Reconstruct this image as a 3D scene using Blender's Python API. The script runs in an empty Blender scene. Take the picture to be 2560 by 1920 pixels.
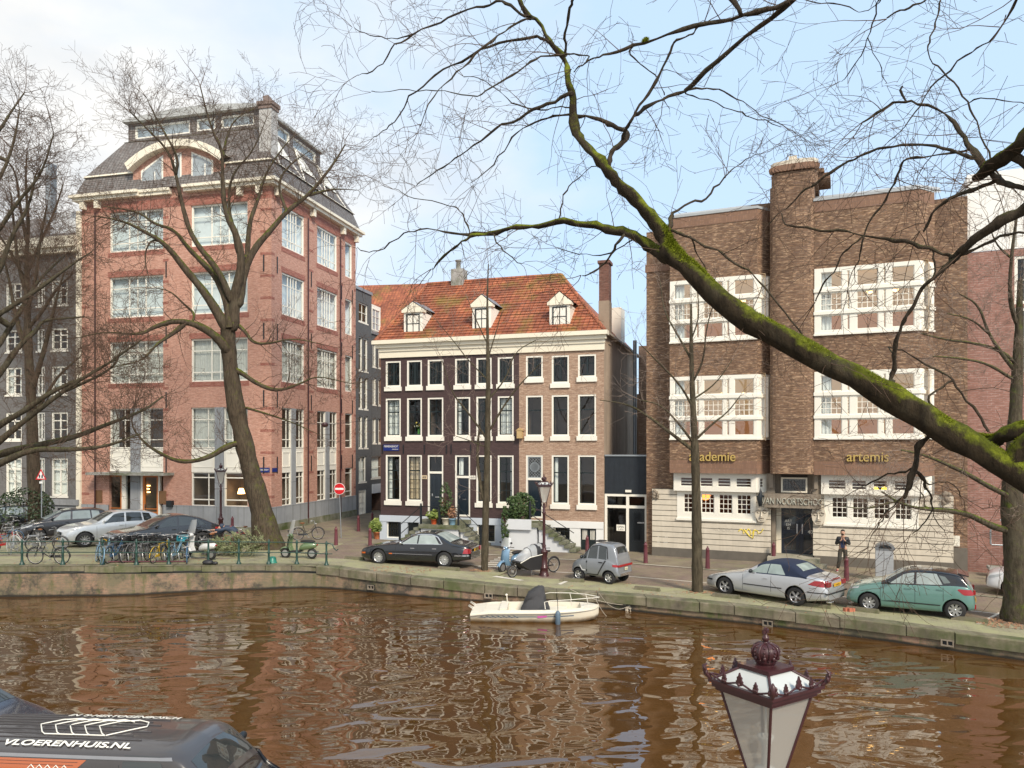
import bpy, bmesh, math, random
from mathutils import Vector, Matrix, noise
from math import sin, cos, pi, radians, sqrt, atan2
F=1904.0; CX=1280.0; CY=1114.0; H=5.4
WATER=-.55; NEARZ=-.45
COL=bpy.context.scene.collection
EDGE=[(-400,29),(-60,29),(-20.1,29.9),(-15.5,30.1),(-12.7,31.0),(-8.5,31.9),(-7.1,31.5),(-4.5,30.2),(-1.5,29.1),(3.9,27.5),(7.9,25.4),(11,23.4),(13.6,21.4),(20,17),(30,10),(50,5),(400,5)]
def lerp(a,b,t): return a+(b-a)*t
def interp(tab,x):
    if x<=tab[0][0]: return tab[0][1]
    for (a,b),(c,d) in zip(tab,tab[1:]):
        if x<=c: return b+(d-b)*(x-a)/(c-a) if c>a else d
    return tab[-1][1]
def yedge(X): return interp(EDGE,X)
def zg(X,Y):
    a=min(.65,max(0,(2-X)*.035))
    t=min(1,max(0,(Y-33)/9)); return a*(1-.65*t)
def P(px,py,Y): return Vector(((px-CX)*Y/F,Y,H-(py-CY)*Y/F))
def G(px,py):
    z=0
    for _ in range(12):
        Y=(H-z)*F/(py-CY); X=(px-CX)*Y/F; z=.5*z+.5*zg(X,Y)
    return Vector((X,Y,zg(X,Y)))
def GN(px,py,z=NEARZ):
    Y=(H-z)*F/(py-CY); return Vector(((px-CX)*Y/F,Y,z))
class Fac:
    def __init__(s,O,ang):
        s.O=Vector(O); s.a=ang; s.u=Vector((cos(ang),sin(ang),0)); s.n=Vector((-sin(ang),cos(ang),0))
    def uz(s,px,py,off=0.):
        d=Vector(((px-CX)/F,1,-(py-CY)/F)); O=s.O+s.n*off; O=Vector((O.x,O.y,0))
        t=(O.dot(s.n))/(d.dot(s.n)); p=d*t+Vector((0,0,H))
        return (p-O).dot(s.u), p.z
    def U(s,px,off=0.): return s.uz(px,1114,off)[0]
    def Z(s,px,py,off=0.): return s.uz(px,py,off)[1]
# crop-to-photo converters (measurements)
def cv(x0,y0,k): return lambda x,y:(x0+k*x,y0+k*y)
c1=cv(0,150,.4069);c2=cv(0,800,.4069);c3=cv(850,620,.3617);c4=cv(850,1080,.3617)
c5=cv(1550,350,.4566);c6=cv(1550,1000,.4566);t1=cv(880,0,.3978);t2=cv(1680,0,.3978)
c8=cv(2060,1080,.226);cr=cv(2220,360,.446);cd=cv(0,0,1.1573);cl=cv(0,550,.452)
# ---------------------------------------------------------------- objects
def tag(o,label=None,cat=None,group=None,kind=None):
    if label: o['label']=label
    if cat: o['category']=cat
    if group: o['group']=group
    if kind: o['kind']=kind
    return o
def thing(name,label,cat,loc=(0,0,0),rz=0,group=None):
    o=bpy.data.objects.new(name,None); COL.objects.link(o); o.location=loc; o.rotation_euler=(0,0,rz)
    o.empty_display_size=.2
    return tag(o,label,cat,group)
KIDS={}
def dup(root,loc=None,rz=None,label=None,group=None,swap=None):
    def cp(o,par):
        c=o.copy(); COL.objects.link(c)
        if par is not None: c.parent=par
        for k in KIDS.get(o.name,[]):
            d=cp(k,c); KIDS.setdefault(c.name,[]).append(d)
        if swap and c.type=='MESH':
            for i,sl in enumerate(c.material_slots):
                if sl.material and sl.material.name in swap:
                    nm=swap[sl.material.name]; sl.link='OBJECT'; sl.material=nm
        return c
    r=cp(root,None)
    if loc is not None: r.location=loc
    if rz is not None: r.rotation_euler=(0,0,rz)
    if label: r['label']=label
    if group: r['group']=group
    return r
def chaikin(p,n=1,closed=False):
    for _ in range(n):
        q=[] if closed else [p[0]]
        m=len(p)
        for i in range(m if closed else m-1):
            a=p[i];b=p[(i+1)%m]
            q.append(tuple(a[k]*.75+b[k]*.25 for k in range(len(a)))); q.append(tuple(a[k]*.25+b[k]*.75 for k in range(len(a))))
        if not closed: q.append(p[-1])
        p=q
    return p
class MB:
    def __init__(s,M=None): s.v=[];s.f=[];s.m=[];s.sm=[];s.M=M;s.uv=None
    def add(s,vs,fs,m=0,smooth=False):
        b=len(s.v)
        for p in vs:
            p=Vector(p); s.v.append(s.M@p if s.M else p)
        for f in fs: s.f.append([b+i for i in f]); s.m.append(m); s.sm.append(smooth)
    def box(s,x0,x1,y0,y1,z0,z1,m=0):
        s.add([(x0,y0,z0),(x1,y0,z0),(x1,y1,z0),(x0,y1,z0),(x0,y0,z1),(x1,y0,z1),(x1,y1,z1),(x0,y1,z1)],
         [(0,3,2,1),(4,5,6,7),(0,1,5,4),(1,2,6,5),(2,3,7,6),(3,0,4,7)],m)
    def quad(s,a,b,c,d,m=0): s.add([a,b,c,d],[(0,1,2,3)],m)
    def poly(s,pts,m=0): s.add(pts,[tuple(range(len(pts)))],m)
    def prism(s,poly,d0,d1,ax='y',m=0,smooth=False):
        n=len(poly)
        def k(p,d): return {'y':(p[0],d,p[1]),'x':(d,p[0],p[1]),'z':(p[0],p[1],d)}[ax]
        vs=[k(p,d0) for p in poly]+[k(p,d1) for p in poly]
        s.add(vs,[tuple(range(n))[::-1],tuple(range(n,2*n))],m)
        s.add(vs,[(i,(i+1)%n,n+(i+1)%n,n+i) for i in range(n)],m,smooth)
    def tube(s,pts,r,n=6,m=0,cap=True,smooth=True,closed=False):
        pts=[Vector(p) for p in pts]; N=len(pts)
        if N<2: return
        R=r if isinstance(r,(list,tuple)) else [r]*N
        t0=(pts[1]-pts[0]).normalized(); up=Vector((0,0,1)) if abs(t0.z)<.9 else Vector((1,0,0))
        a=t0.cross(up).normalized(); vs=[];fs=[]
        for i in range(N):
            if closed: t=(pts[(i+1)%N]-pts[i-1])
            else: t=(pts[min(i+1,N-1)]-pts[max(i-1,0)])
            t=t.normalized() if t.length>1e-9 else t0
            a=(a-t*a.dot(t)); a=a.normalized() if a.length>1e-6 else t.orthogonal().normalized()
            b=t.cross(a)
            for k in range(n):
                w=2*pi*k/n; vs.append(pts[i]+(a*cos(w)+b*sin(w))*R[i])
        for i in range(N if closed else N-1):
            j=(i+1)%N
            for k in range(n):
                l=(k+1)%n; fs.append((i*n+k,i*n+l,j*n+l,j*n+k))
        s.add(vs,fs,m,smooth)
        if cap and not closed and n>3: s.add(vs[:n],[tuple(range(n))[::-1]],m); s.add(vs[-n:],[tuple(range(n))],m)
    def lathe(s,prof,n=12,c=(0,0,0),m=0,axis='z',smooth=True,a0=0.,cap=True):
        vs=[];fs=[]
        for r,h in prof:
            for k in range(n):
                w=2*pi*k/n+a0; x,y=r*cos(w),r*sin(w)
                p={'z':(x,y,h),'y':(x,h,y),'x':(h,x,y)}[axis]
                vs.append((p[0]+c[0],p[1]+c[1],p[2]+c[2]))
        for i in range(len(prof)-1):
            for k in range(n):
                l=(k+1)%n; fs.append((i*n+k,i*n+l,(i+1)*n+l,(i+1)*n+k) if axis!='y' else (i*n+k,(i+1)*n+k,(i+1)*n+l,i*n+l))
        s.add(vs,fs,m,smooth)
        for i,rv in ((0,1),(len(prof)-1,0)):
            if cap and prof[i][0]>1e-5:
                idx=tuple(range(n)); s.add(vs[i*n:(i+1)*n],[idx[::-1] if rv else idx],m)
    def ball(s,c,r,m=0,n=10,sc=(1,1,1)):
        K=max(4,n//2); prof=[(max(1e-4,sin(pi*i/K))*r,-cos(pi*i/K)*r) for i in range(K+1)]
        b=len(s.v); M=s.M; s.M=None; s.lathe(prof,n,(0,0,0),m)
        for i in range(b,len(s.v)):
            v=s.v[i]; v=Vector((v.x*sc[0]+c[0],v.y*sc[1]+c[1],v.z*sc[2]+c[2])); s.v[i]=M@v if M else v
        s.M=M
    def build(s,name,mats,parent=None,label=None):
        me=bpy.data.meshes.new(name)
        me.from_pydata([tuple(v) for v in s.v],[],s.f)
        if not isinstance(mats,(list,tuple)): mats=[mats]
        for m in mats: me.materials.append(m)
        me.polygons.foreach_set('material_index',s.m); me.polygons.foreach_set('use_smooth',s.sm)
        uv=me.uv_layers.new(name='UVMap')
        vv=me.vertices; buf=[0.0]*(2*len(me.loops))
        for p in me.polygons:
            n=p.normal
            if abs(n.z)>.75:
                for li in p.loop_indices:
                    c=vv[me.loops[li].vertex_index].co; buf[2*li]=c.x; buf[2*li+1]=c.y
            else:
                l=sqrt(n.x*n.x+n.y*n.y); tx,ty=-n.y/l,n.x/l
                if abs(tx)>=abs(ty): 
                    if tx<0: tx,ty=-tx,-ty
                elif ty<0: tx,ty=-tx,-ty
                k=1/max(.25,l)
                for li in p.loop_indices:
                    c=vv[me.loops[li].vertex_index].co; buf[2*li]=c.x*tx+c.y*ty; buf[2*li+1]=c.z*k
        uv.data.foreach_set('uv',buf)
        me.update()
        o=bpy.data.objects.new(name,me); COL.objects.link(o)
        if parent is not None:
            o.parent=parent; KIDS.setdefault(parent.name,[]).append(o)
        if label: o['label']=label
        return o
def wall(mb,u0,u1,z0,z1,holes=(),y=0.,depth=.2,m=0,mr=None):
    """vertical wall sheet at local y with rectangular holes and their reveals"""
    us=sorted({u0,u1}|{min(max(h[i],u0),u1) for h in holes for i in (0,1)}); zs=sorted({z0,z1}|{min(max(h[i],z0),z1) for h in holes for i in (2,3)})
    for a,b in zip(us,us[1:]):
        run=None
        for c,d in zip(zs,zs[1:]):
            mu,mz=(a+b)/2,(c+d)/2
            if any(h[0]<mu<h[1] and h[2]<mz<h[3] for h in holes):
                if run: mb.quad((a,y,run[0]),(b,y,run[0]),(b,y,run[1]),(a,y,run[1]),m); run=None
            else: run=(run[0],d) if run else (c,d)
        if run: mb.quad((a,y,run[0]),(b,y,run[0]),(b,y,run[1]),(a,y,run[1]),m)
    mr=m if mr is None else mr
    for h in holes:
        a,b,c,d=h[:4]; Y=y+depth
        mb.quad((a,y,c),(a,Y,c),(a,Y,d),(a,y,d),mr); mb.quad((b,Y,c),(b,y,c),(b,y,d),(b,Y,d),mr)
        mb.quad((a,Y,d),(b,Y,d),(b,y,d),(a,y,d),mr); mb.quad((a,y,c),(b,y,c),(b,Y,c),(a,Y,c),mr)
def text(s,size,M,par,name,mat,ext=.01,align='CENTER',sx=1.,bold=0.):
    cu=bpy.data.curves.new('t','FONT'); cu.body=s; cu.size=size; cu.extrude=ext; cu.align_x=align; cu.offset=bold
    ob=bpy.data.objects.new('t',cu); COL.objects.link(ob)
    me=bpy.data.meshes.new_from_object(ob.evaluated_get(bpy.context.evaluated_depsgraph_get()))
    bpy.data.objects.remove(ob); bpy.data.curves.remove(cu)
    me.transform(M@Matrix.Diagonal((sx,1,1,1))); me.name=name; me.materials.clear(); me.materials.append(mat)
    for p in me.polygons: p.material_index=0
    o=bpy.data.objects.new(name,me); COL.objects.link(o)
    if par is not None: o.parent=par; KIDS.setdefault(par.name,[]).append(o)
    return o
def TM(x,y,z,rz=0,rx=pi/2): return Matrix.Translation((x,y,z))@Matrix.Rotation(rz,4,'Z')@Matrix.Rotation(rx,4,'X')
# ---------------------------------------------------------------- materials
MT={}
class N:
    def __init__(s,name):
        s.mat=bpy.data.materials.new(name); s.mat.use_nodes=True; s.t=s.mat.node_tree
        s.b=s.t.nodes['Principled BSDF']; s.out=s.t.nodes['Material Output']; MT[name]=s.mat
    def n(s,typ,**kw):
        x=s.t.nodes.new(typ)
        for k,v in kw.items():
            if k in x.inputs: x.inputs[k].default_value=v
            else: setattr(x,k,v)
        return x
    def l(s,a,b): s.t.links.new(a,b)
    def tex(s,kind='Object'):
        return s.n('ShaderNodeTexCoord').outputs[kind]
    def mapping(s,src,sc=(1,1,1),rot=(0,0,0),loc=(0,0,0)):
        m=s.n('ShaderNodeMapping'); m.inputs['Scale'].default_value=sc; m.inputs['Rotation'].default_value=rot; m.inputs['Location'].default_value=loc
        s.l(src,m.inputs[0]); return m.outputs[0]
    def noise(s,src,scale,detail=4,rough=.55,dist=0.):
        x=s.n('ShaderNodeTexNoise',Scale=scale,Detail=detail,Roughness=rough,Distortion=dist); s.l(src,x.inputs['Vector']); return x.outputs['Fac']
    def ramp(s,src,stops):
        r=s.n('ShaderNodeValToRGB'); e=r.color_ramp.elements
        while len(e)<len(stops): e.new(.5)
        for i,(p,c) in enumerate(stops):
            e[i].position=p; e[i].color=(c if isinstance(c,(tuple,list)) else (c,c,c))[:3]+(1,) if not isinstance(c,(int,float)) else (c,c,c,1)
        s.l(src,r.inputs[0]); return r.outputs[0]
    def mix(s,f,a,b,mode='MIX'):
        x=s.n('ShaderNodeMix',data_type='RGBA',blend_type=mode)
        for inp,v in ((x.inputs[0],f),(x.inputs[6],a),(x.inputs[7],b)):
            if isinstance(v,(int,float)): inp.default_value=v if inp.type=='VALUE' else (v,v,v,1)
            elif isinstance(v,(tuple,list)): inp.default_value=tuple(v[:3])+(1,)
            else: s.l(v,inp)
        return x.outputs[2]
    def math(s,op,a,b=None):
        x=s.n('ShaderNodeMath',operation=op)
        for i,v in enumerate((a,b)):
            if v is None: continue
            if isinstance(v,(int,float)): x.inputs[i].default_value=v
            else: s.l(v,x.inputs[i])
        return x.outputs[0]
    def bump(s,h,strength=.3,dist=.02):
        b=s.n('ShaderNodeBump',Strength=strength,Distance=dist); s.l(h,b.inputs['Height']); s.l(b.outputs[0],s.b.inputs['Normal'])
    def col(s,c):
        if isinstance(c,(tuple,list)): s.b.inputs['Base Color'].default_value=tuple(c[:3])+(1,)
        else: s.l(c,s.b.inputs['Base Color'])
    def set(s,**kw):
        for k,v in kw.items():
            k=k.replace('_',' ')
            if k in s.b.inputs: s.b.inputs[k].default_value=v
        return s
def C3(r,g,b):
    f=lambda c:((c/255+.055)/1.055)**2.4 if c>10 else c/255/12.92
    return (f(r),f(g),f(b))
def simple(name,c,rough=.6,metal=0.,var=.15,scale=3.,spec=.5,coat=0.,bump=0.,bs=30.):
    if name in MT: return MT[name]
    n=N(name); t=n.tex()
    d=tuple(x*(1-var) for x in c); e=tuple(min(1,x*(1+var)) for x in c)
    n.col(n.mix(n.noise(t,scale,5),d,e)); n.set(Roughness=rough,Metallic=metal); n.b.inputs['Specular IOR Level'].default_value=spec
    if coat: n.b.inputs['Coat Weight'].default_value=coat; n.b.inputs['Coat Roughness'].default_value=.03
    if bump: n.bump(n.noise(t,bs,3),bump,.01)
    return n.mat
def brick(name,c1_,c2_,mortar,bw=.22,bh=.065,ms=.008,blotch=.3,dark=(.3,.7),coord='UV',grime=.35,rough=.85,spk=.66,hi=None):
    n=N(name); uv=n.tex('UV'); ob=n.tex('Object')
    b=n.n('ShaderNodeTexBrick',Scale=1.0); b.inputs['Color1'].default_value=c1_+(1,); b.inputs['Color2'].default_value=c2_+(1,); b.inputs['Mortar'].default_value=mortar+(1,)
    b.inputs['Brick Width'].default_value=bw; b.inputs['Row Height'].default_value=bh; b.inputs['Mortar Size'].default_value=ms; b.inputs['Mortar Smooth'].default_value=.2; b.inputs['Bias'].default_value=0
    n.l(uv,b.inputs['Vector'])
    # brick-sized speckle so rows still read at a distance
    sp=n.noise(n.mapping(uv,(1.6,6.5,1)),1.9,2,.85)
    c=n.mix(n.ramp(sp,[(.38,0.),(.62,1.)]),b.outputs['Color'],tuple(x*spk for x in c1_))
    if hi: c=n.mix(n.ramp(n.noise(n.mapping(uv,(1.5,7.5,1),loc=(5,9,0)),1.7,2,.9),[(.52,0.),(.66,.9)]),c,hi)
    c=n.mix(n.ramp(n.noise(uv,.45,5,.6),[(dark[0],0.),(dark[1],blotch)]),c,n.mix(1.,c,(.55,.52,.52),'MULTIPLY'))
    st=n.noise(n.mapping(uv,(1.6,.12,1)),1.,4,.6)
    c=n.mix(n.ramp(st,[(.5,0.),(.75,grime)]),c,n.mix(1.,c,(.6,.58,.55),'MULTIPLY'))
    n.col(c); n.set(Roughness=rough); n.bump(b.outputs['Fac'],-.4,.008)
    return n.mat
def glass(name,tint=(.9,.95,.95),refl=1.6,base=.05,rough=.01,wavy=.0):
    n=N(name); t=n.t; t.nodes.remove(n.b)
    tr=n.n('ShaderNodeBsdfTransparent'); tr.inputs[0].default_value=tint+(1,)
    g=n.n('ShaderNodeBsdfGlossy',Roughness=rough); g.inputs[0].default_value=(1,1,1,1)
    lw=n.n('ShaderNodeLayerWeight',Blend=.5)
    if wavy:
        bp=n.n('ShaderNodeBump',Strength=wavy,Distance=.02); n.l(n.noise(n.tex(),1.3,1),bp.inputs['Height']); n.l(bp.outputs[0],g.inputs['Normal'])
    f=n.math('MINIMUM',n.math('ADD',n.math('MULTIPLY',n.math('POWER',lw.outputs['Facing'],4.),.5*refl),base+.03*refl),.95)
    mx=n.n('ShaderNodeMixShader'); n.l(f,mx.inputs[0]); n.l(tr.outputs[0],mx.inputs[1]); n.l(g.outputs[0],mx.inputs[2]); n.l(mx.outputs[0],n.out.inputs[0])
    return n.mat
def emis(name,c,s,base=None):
    n=N(name); n.col(base or c); n.b.inputs['Emission Color'].default_value=tuple(c)+(1,); n.b.inputs['Emission Strength'].default_value=s; n.set(Roughness=.7); return n.mat
white=simple('white_paint',(.80,.77,.68),.5,var=.06,scale=2)
white2=simple('stucco_pale',(.62,.64,.66),.7,var=.10,scale=1.2)
cream=simple('cream_cornice',(.78,.72,.58),.55,var=.07,scale=1.5)
blk=simple('black_paint',(.012,.016,.02),.35,var=.3)
dkgreen=simple('dark_sash',(.012,.02,.022),.3,var=.3)
gl=glass('window_glass',refl=1.3,base=.02,wavy=.05)
glr=glass('window_glass_reflective',refl=1.5,base=.10,wavy=.08)
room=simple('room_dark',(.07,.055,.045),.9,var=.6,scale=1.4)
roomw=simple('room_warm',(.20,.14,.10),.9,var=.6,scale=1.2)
lit=emis('room_glow_tan',(.60,.44,.27),.15,(.45,.36,.27))  # room walls glow by themselves, standing in for lamplight inside the school
litor=emis('room_glow_orange',(.45,.20,.09),.12,(.42,.22,.12))  # same built-in glow for the orange lower walls
lampglow=emis('lamp_shade_glow',(1.,.55,.18),3.)
curt=simple('curtain_cloth',(.55,.53,.48),.9,var=.25,scale=6)
curtw=simple('curtain_white',(.75,.74,.70),.9,var=.12,scale=6)
curto=simple('curtain_ochre',(.62,.48,.32),.9,var=.2,scale=6)
blind=simple('pane_backing_white',(.72,.75,.78),.8,var=.06,scale=3)  # white backing; in the side panes it stands in for bright sky reflection
blindg=simple('blind_grey',(.66,.69,.70),.8,var=.3,scale=1.3)
redbrick=brick('red_brick',(.56,.285,.205),(.48,.225,.155),(.56,.44,.37),blotch=.18,grime=.22,spk=.70,hi=(.60,.35,.27))
redband=brick('red_brick_band',(.40,.14,.10),(.33,.115,.085),(.42,.3,.24),blotch=.2)
brownbrick=brick('brown_painted_brick',(.078,.044,.043),(.090,.052,.050),(.045,.026,.026),blotch=.25,grime=.2,rough=.6)
tanbrick=brick('tan_brick',(.42,.27,.185),(.33,.20,.14),(.50,.41,.32),blotch=.12,grime=.1,hi=(.52,.38,.28))
artbrick=brick('dark_mottled_brick',(.31,.175,.10),(.16,.092,.062),(.17,.13,.10),bw=.22,bh=.075,ms=.010,blotch=.6,dark=(.42,.66),grime=.4,spk=.42,hi=(.47,.32,.20))
artsold=brick('soldier_brick',(.33,.19,.12),(.22,.12,.08),(.16,.11,.09),bw=.07,bh=.24,ms=.010,blotch=.3)
greybrick=brick('grey_brick',(.20,.19,.185),(.16,.155,.15),(.13,.125,.12),blotch=.3)
darkgreybrick=brick('dark_grey_brick',(.14,.145,.15),(.11,.115,.12),(.09,.09,.09),blotch=.25)
purbrick=brick('purple_brick',(.38,.195,.15),(.32,.16,.125),(.42,.33,.30),bh=.10,bw=.30,blotch=.2)
chimbrick=brick('chimney_brick',(.20,.09,.065),(.26,.11,.08),(.2,.15,.12))
quaybrick=None
def stone(name,c,var=.25,moss=0.,joint=None,rough=.85,streak=.4):
    n=N(name); uv=n.tex('UV'); o=n.tex()
    base=n.mix(n.ramp(n.noise(o,1.3,7,.65),[(.3,0.),(.7,1.)]),tuple(x*(1-var) for x in c),tuple(min(1,x*(1+var)) for x in c))
    base=n.mix(n.ramp(n.noise(n.mapping(uv,(2.5,.15,1)),1.4,4),[(.5,0.),(.72,streak)]),base,n.mix(1.,base,(.5,.48,.42),'MULTIPLY'))
    if joint:
        b=n.n('ShaderNodeTexBrick',Scale=1.); b.inputs['Color1'].default_value=(1,1,1,1); b.inputs['Color2'].default_value=(.88,.88,.88,1); b.inputs['Mortar'].default_value=(.25,.25,.25,1)
        b.inputs['Brick Width'].default_value=joint[0]; b.inputs['Row Height'].default_value=joint[1]; b.inputs['Mortar Size'].default_value=.01; n.l(uv,b.inputs['Vector'])
        base=n.mix(1.,base,b.outputs['Color'],'MULTIPLY')
    if moss:
        base=n.mix(n.ramp(n.noise(o,.9,7,.7),[(.5-.25*moss,0.),(.72-.15*moss,1.)]),base,(.07,.09,.025))
    n.col(base); n.set(Roughness=rough); n.bump(n.noise(o,18,5),.25,.01)
    return n.mat
slate_pl=stone('bluestone_panels',(.30,.315,.33),.12,joint=(.95,3.1))
bluestone=stone('bluestone',(.26,.27,.28),.2)
travertine=stone('pale_rusticated_stone',(.60,.54,.44),.12,streak=.3)
travdirty=stone('weathered_stone',(.24,.20,.155),.35,streak=.7)
stepstone=stone('mossy_step_stone',(.26,.25,.20),.25,moss=.55)
concrete=stone('concrete',(.36,.35,.33),.15,moss=.2)
zinc=simple('zinc_grey',(.33,.36,.38),.4,metal=.5,var=.15)
def tiles(name,c1_,c2_,bw,bh,moss=.0,dirt=.5):
    n=N(name); uv=n.tex('UV'); o=n.tex()
    b=n.n('ShaderNodeTexBrick',Scale=1.,offset=0.); b.inputs['Color1'].default_value=c1_+(1,); b.inputs['Color2'].default_value=c2_+(1,); b.inputs['Mortar'].default_value=tuple(x*.25 for x in c1_)+(1,)
    b.inputs['Brick Width'].default_value=bw; b.inputs['Row Height'].default_value=bh; b.inputs['Mortar Size'].default_value=.022; b.inputs['Mortar Smooth'].default_value=.6
    n.l(uv,b.inputs['Vector'])
    c=n.mix(n.ramp(n.noise(o,.7,7,.7),[(.42,0.),(.62,dirt)]),b.outputs['Color'],tuple(x*.35 for x in c2_))
    c=n.mix(n.ramp(n.noise(n.mapping(uv,(4,2.6,1)),1.,2,.8),[(.45,0.),(.65,.6)]),c,n.mix(1.,c,(.6,.45,.4),'MULTIPLY'))
    if moss: c=n.mix(n.ramp(n.noise(o,.5,7,.7),[(.52,0.),(.66,moss)]),c,(.20,.19,.03))
    n.col(c); n.set(Roughness=.7); n.bump(b.outputs['Fac'],-.8,.03)
    return n.mat
rooftile=tiles('orange_pantile',(.50,.17,.075),(.33,.10,.05),.27,.33,moss=.55,dirt=.7)
slate=tiles('grey_slate',(.165,.15,.14),(.225,.21,.20),.25,.16,dirt=.3)
# paving
def paving(name,ca,cb,mort,moss,mosscol=(.26,.27,.11),bw=.26,bh=.13,m0=.4,m1=.62):
    n=N(name); uv=n.tex('UV'); o=n.tex()
    b=n.n('ShaderNodeTexBrick',Scale=1.); b.inputs['Color1'].default_value=ca+(1,); b.inputs['Color2'].default_value=cb+(1,); b.inputs['Mortar'].default_value=mort+(1,)
    b.inputs['Brick Width'].default_value=bw; b.inputs['Row Height'].default_value=bh; b.inputs['Mortar Size'].default_value=.014
    n.l(n.mapping(uv,rot=(0,0,.45)),b.inputs['Vector'])
    c=n.mix(n.ramp(n.noise(o,14,3,.8),[(.35,0.),(.65,.55)]),b.outputs['Color'],tuple(x*.6 for x in ca))
    c=n.mix(n.ramp(n.noise(o,.75,8,.75),[(.38,0.),(.62,.8)]),c,n.mix(1.,c,(.62,.60,.58),'MULTIPLY'))
    if moss: c=n.mix(n.math('MULTIPLY',n.ramp(n.noise(o,1.1,9,.72),[(m0,0.),(m1,1.)]),moss),c,mosscol)
    n.col(c); n.set(Roughness=.9); n.bump(b.outputs['Fac'],-.3,.01)
    return n.mat
pave_road=paving('road_clinker',(.29,.205,.165),(.24,.165,.135),(.17,.14,.11),.25)
pave_walk=paving('pavement_clinker',(.30,.235,.18),(.26,.20,.155),(.2,.17,.12),.5,m0=.45,m1=.7)
pave_moss=paving('quayside_mossy_paving',(.37,.33,.24),(.33,.29,.21),(.25,.25,.13),.7,(.34,.34,.17),m0=.38,m1=.62)
coping=stone('mossy_coping_stone',(.175,.15,.105),.5,moss=.32,streak=.9)
kerbstone=stone('kerb_stone',(.50,.46,.38),.15,moss=.15)
lineW=simple('worn_white_line',(.62,.58,.50),.8,var=.3,scale=12)
# quay wall: brick, moss from the top, dark wet foot
def mk_quay():
    n=N('quay_brick'); uv=n.tex('UV'); o=n.tex()
    b=n.n('ShaderNodeTexBrick',Scale=1.); b.inputs['Color1'].default_value=(.30,.165,.11,1); b.inputs['Color2'].default_value=(.22,.14,.10,1); b.inputs['Mortar'].default_value=(.16,.13,.10,1)
    b.inputs['Brick Width'].default_value=.22; b.inputs['Row Height'].default_value=.07; b.inputs['Mortar Size'].default_value=.012; n.l(uv,b.inputs['Vector'])
    c=n.mix(n.ramp(n.noise(n.mapping(uv,(1.5,6,1)),2.,2,.8),[(.4,0.),(.62,.9)]),b.outputs['Color'],(.31,.20,.13)); c=n.mix(n.ramp(n.noise(o,.8,8,.7),[(.4,0.),(.58,.85)]),c,(.13,.12,.07)); c=n.mix(n.ramp(n.noise(n.mapping(o,loc=(4,4,4)),.7,7,.75),[(.5,0.),(.6,.9)]),c,(.05,.045,.035))
    c=n.mix(n.ramp(n.noise(n.mapping(uv,(1.2,.35,1)),1.3,7,.7),[(.5,0.),(.62,.9)]),c,(.075,.09,.025))
    c=n.mix(n.ramp(n.noise(n.mapping(uv,(1.,.6,1),loc=(7,3,0)),1.,5,.7),[(.62,0.),(.7,.7)]),c,(.40,.38,.33))
    s=n.n('ShaderNodeSeparateXYZ'); n.l(n.n('ShaderNodeNewGeometry').outputs['Position'],s.inputs[0])
    h=n.math('ADD',s.outputs[2],n.math('MULTIPLY',n.noise(o,2.5,4),.12))
    c=n.mix(n.ramp(n.math('ADD',h,1.),[(.55,1.),(.62,0.)]),c,(.018,.015,.010))
    n.col(c); n.set(Roughness=.8); n.bump(b.outputs['Fac'],-.5,.02); return n.mat
quaybrick=mk_quay()
def mk_water():
    n=N('canal_water'); o=n.tex()
    n.col(n.mix(n.noise(o,.25,4),(.064,.029,.007),(.098,.045,.011))); n.set(Roughness=.01,IOR=1.6); n.b.inputs['Specular IOR Level'].default_value=1.0
    a=n.noise(n.mapping(o,(.5,1.,1),rot=(0,0,-.15)),1.0,0,.4,1.2)
    b=n.noise(n.mapping(o,(.6,1.1,1),rot=(0,0,.2)),2.3,1,.5,.8)
    w=n.noise(n.mapping(o,(1,1.2,1)),.28,2)
    h=n.math('ADD',n.math('MULTIPLY',a,1.),n.math('MULTIPLY',b,.12))
    bp=n.n('ShaderNodeBump',Strength=1.,Distance=.065); n.l(n.math('MULTIPLY',h,n.math('ADD',n.math('MULTIPLY',w,1.3),.3)),bp.inputs['Height']); n.l(bp.outputs[0],n.b.inputs['Normal'])
    return n.mat
water_m=mk_water()
def mk_bark(name,c,moss,mosscol=(.13,.16,.02),m0=.42,thick=0.):
    n=N(name); o=n.tex(); ge=n.n('ShaderNodeNewGeometry')
    base=n.mix(n.ramp(n.noise(n.mapping(o,(1,1,.18)),14,5,.7),[(.35,0.),(.65,1.)]),tuple(x*.5 for x in c),tuple(x*1.3 for x in c))
    base=n.mix(n.ramp(n.noise(o,2.2,5),[(.5,0.),(.7,.35)]),base,(.13,.12,.08))
    s=n.n('ShaderNodeSeparateXYZ'); n.l(ge.outputs['Normal'],s.inputs[0])
    up=n.math('ADD',n.math('MULTIPLY',s.outputs[2],.38),n.noise(o,3.2,7,.75))
    mc=n.mix(n.ramp(n.noise(o,22,4,.7),[(.3,0.),(.7,1.)]),tuple(x*.30 for x in mosscol),tuple(x*1.4 for x in mosscol)); mc=n.mix(n.ramp(n.noise(o,5,5,.7),[(.42,0.),(.6,.8)]),mc,tuple(x*.28 for x in mosscol))
    base=n.mix(n.math('MULTIPLY',n.ramp(up,[(m0,0.),(m0+.18,1.)]),moss),base,mc)
    n.col(base); n.set(Roughness=.95); n.b.inputs['Specular IOR Level'].default_value=.2; n.bump(n.noise(n.mapping(o,(1,1,.35)),16,6,.75),1.,.05); return n.mat
bark=mk_bark('bark_brown',(.066,.050,.035),.35,m0=.68)
barkm=mk_bark('bark_mossy',(.040,.029,.017),.95,(.19,.22,.016),m0=.54)
barkg=mk_bark('bark_green_grey',(.082,.067,.044),.6,(.12,.14,.03),m0=.66)
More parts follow.
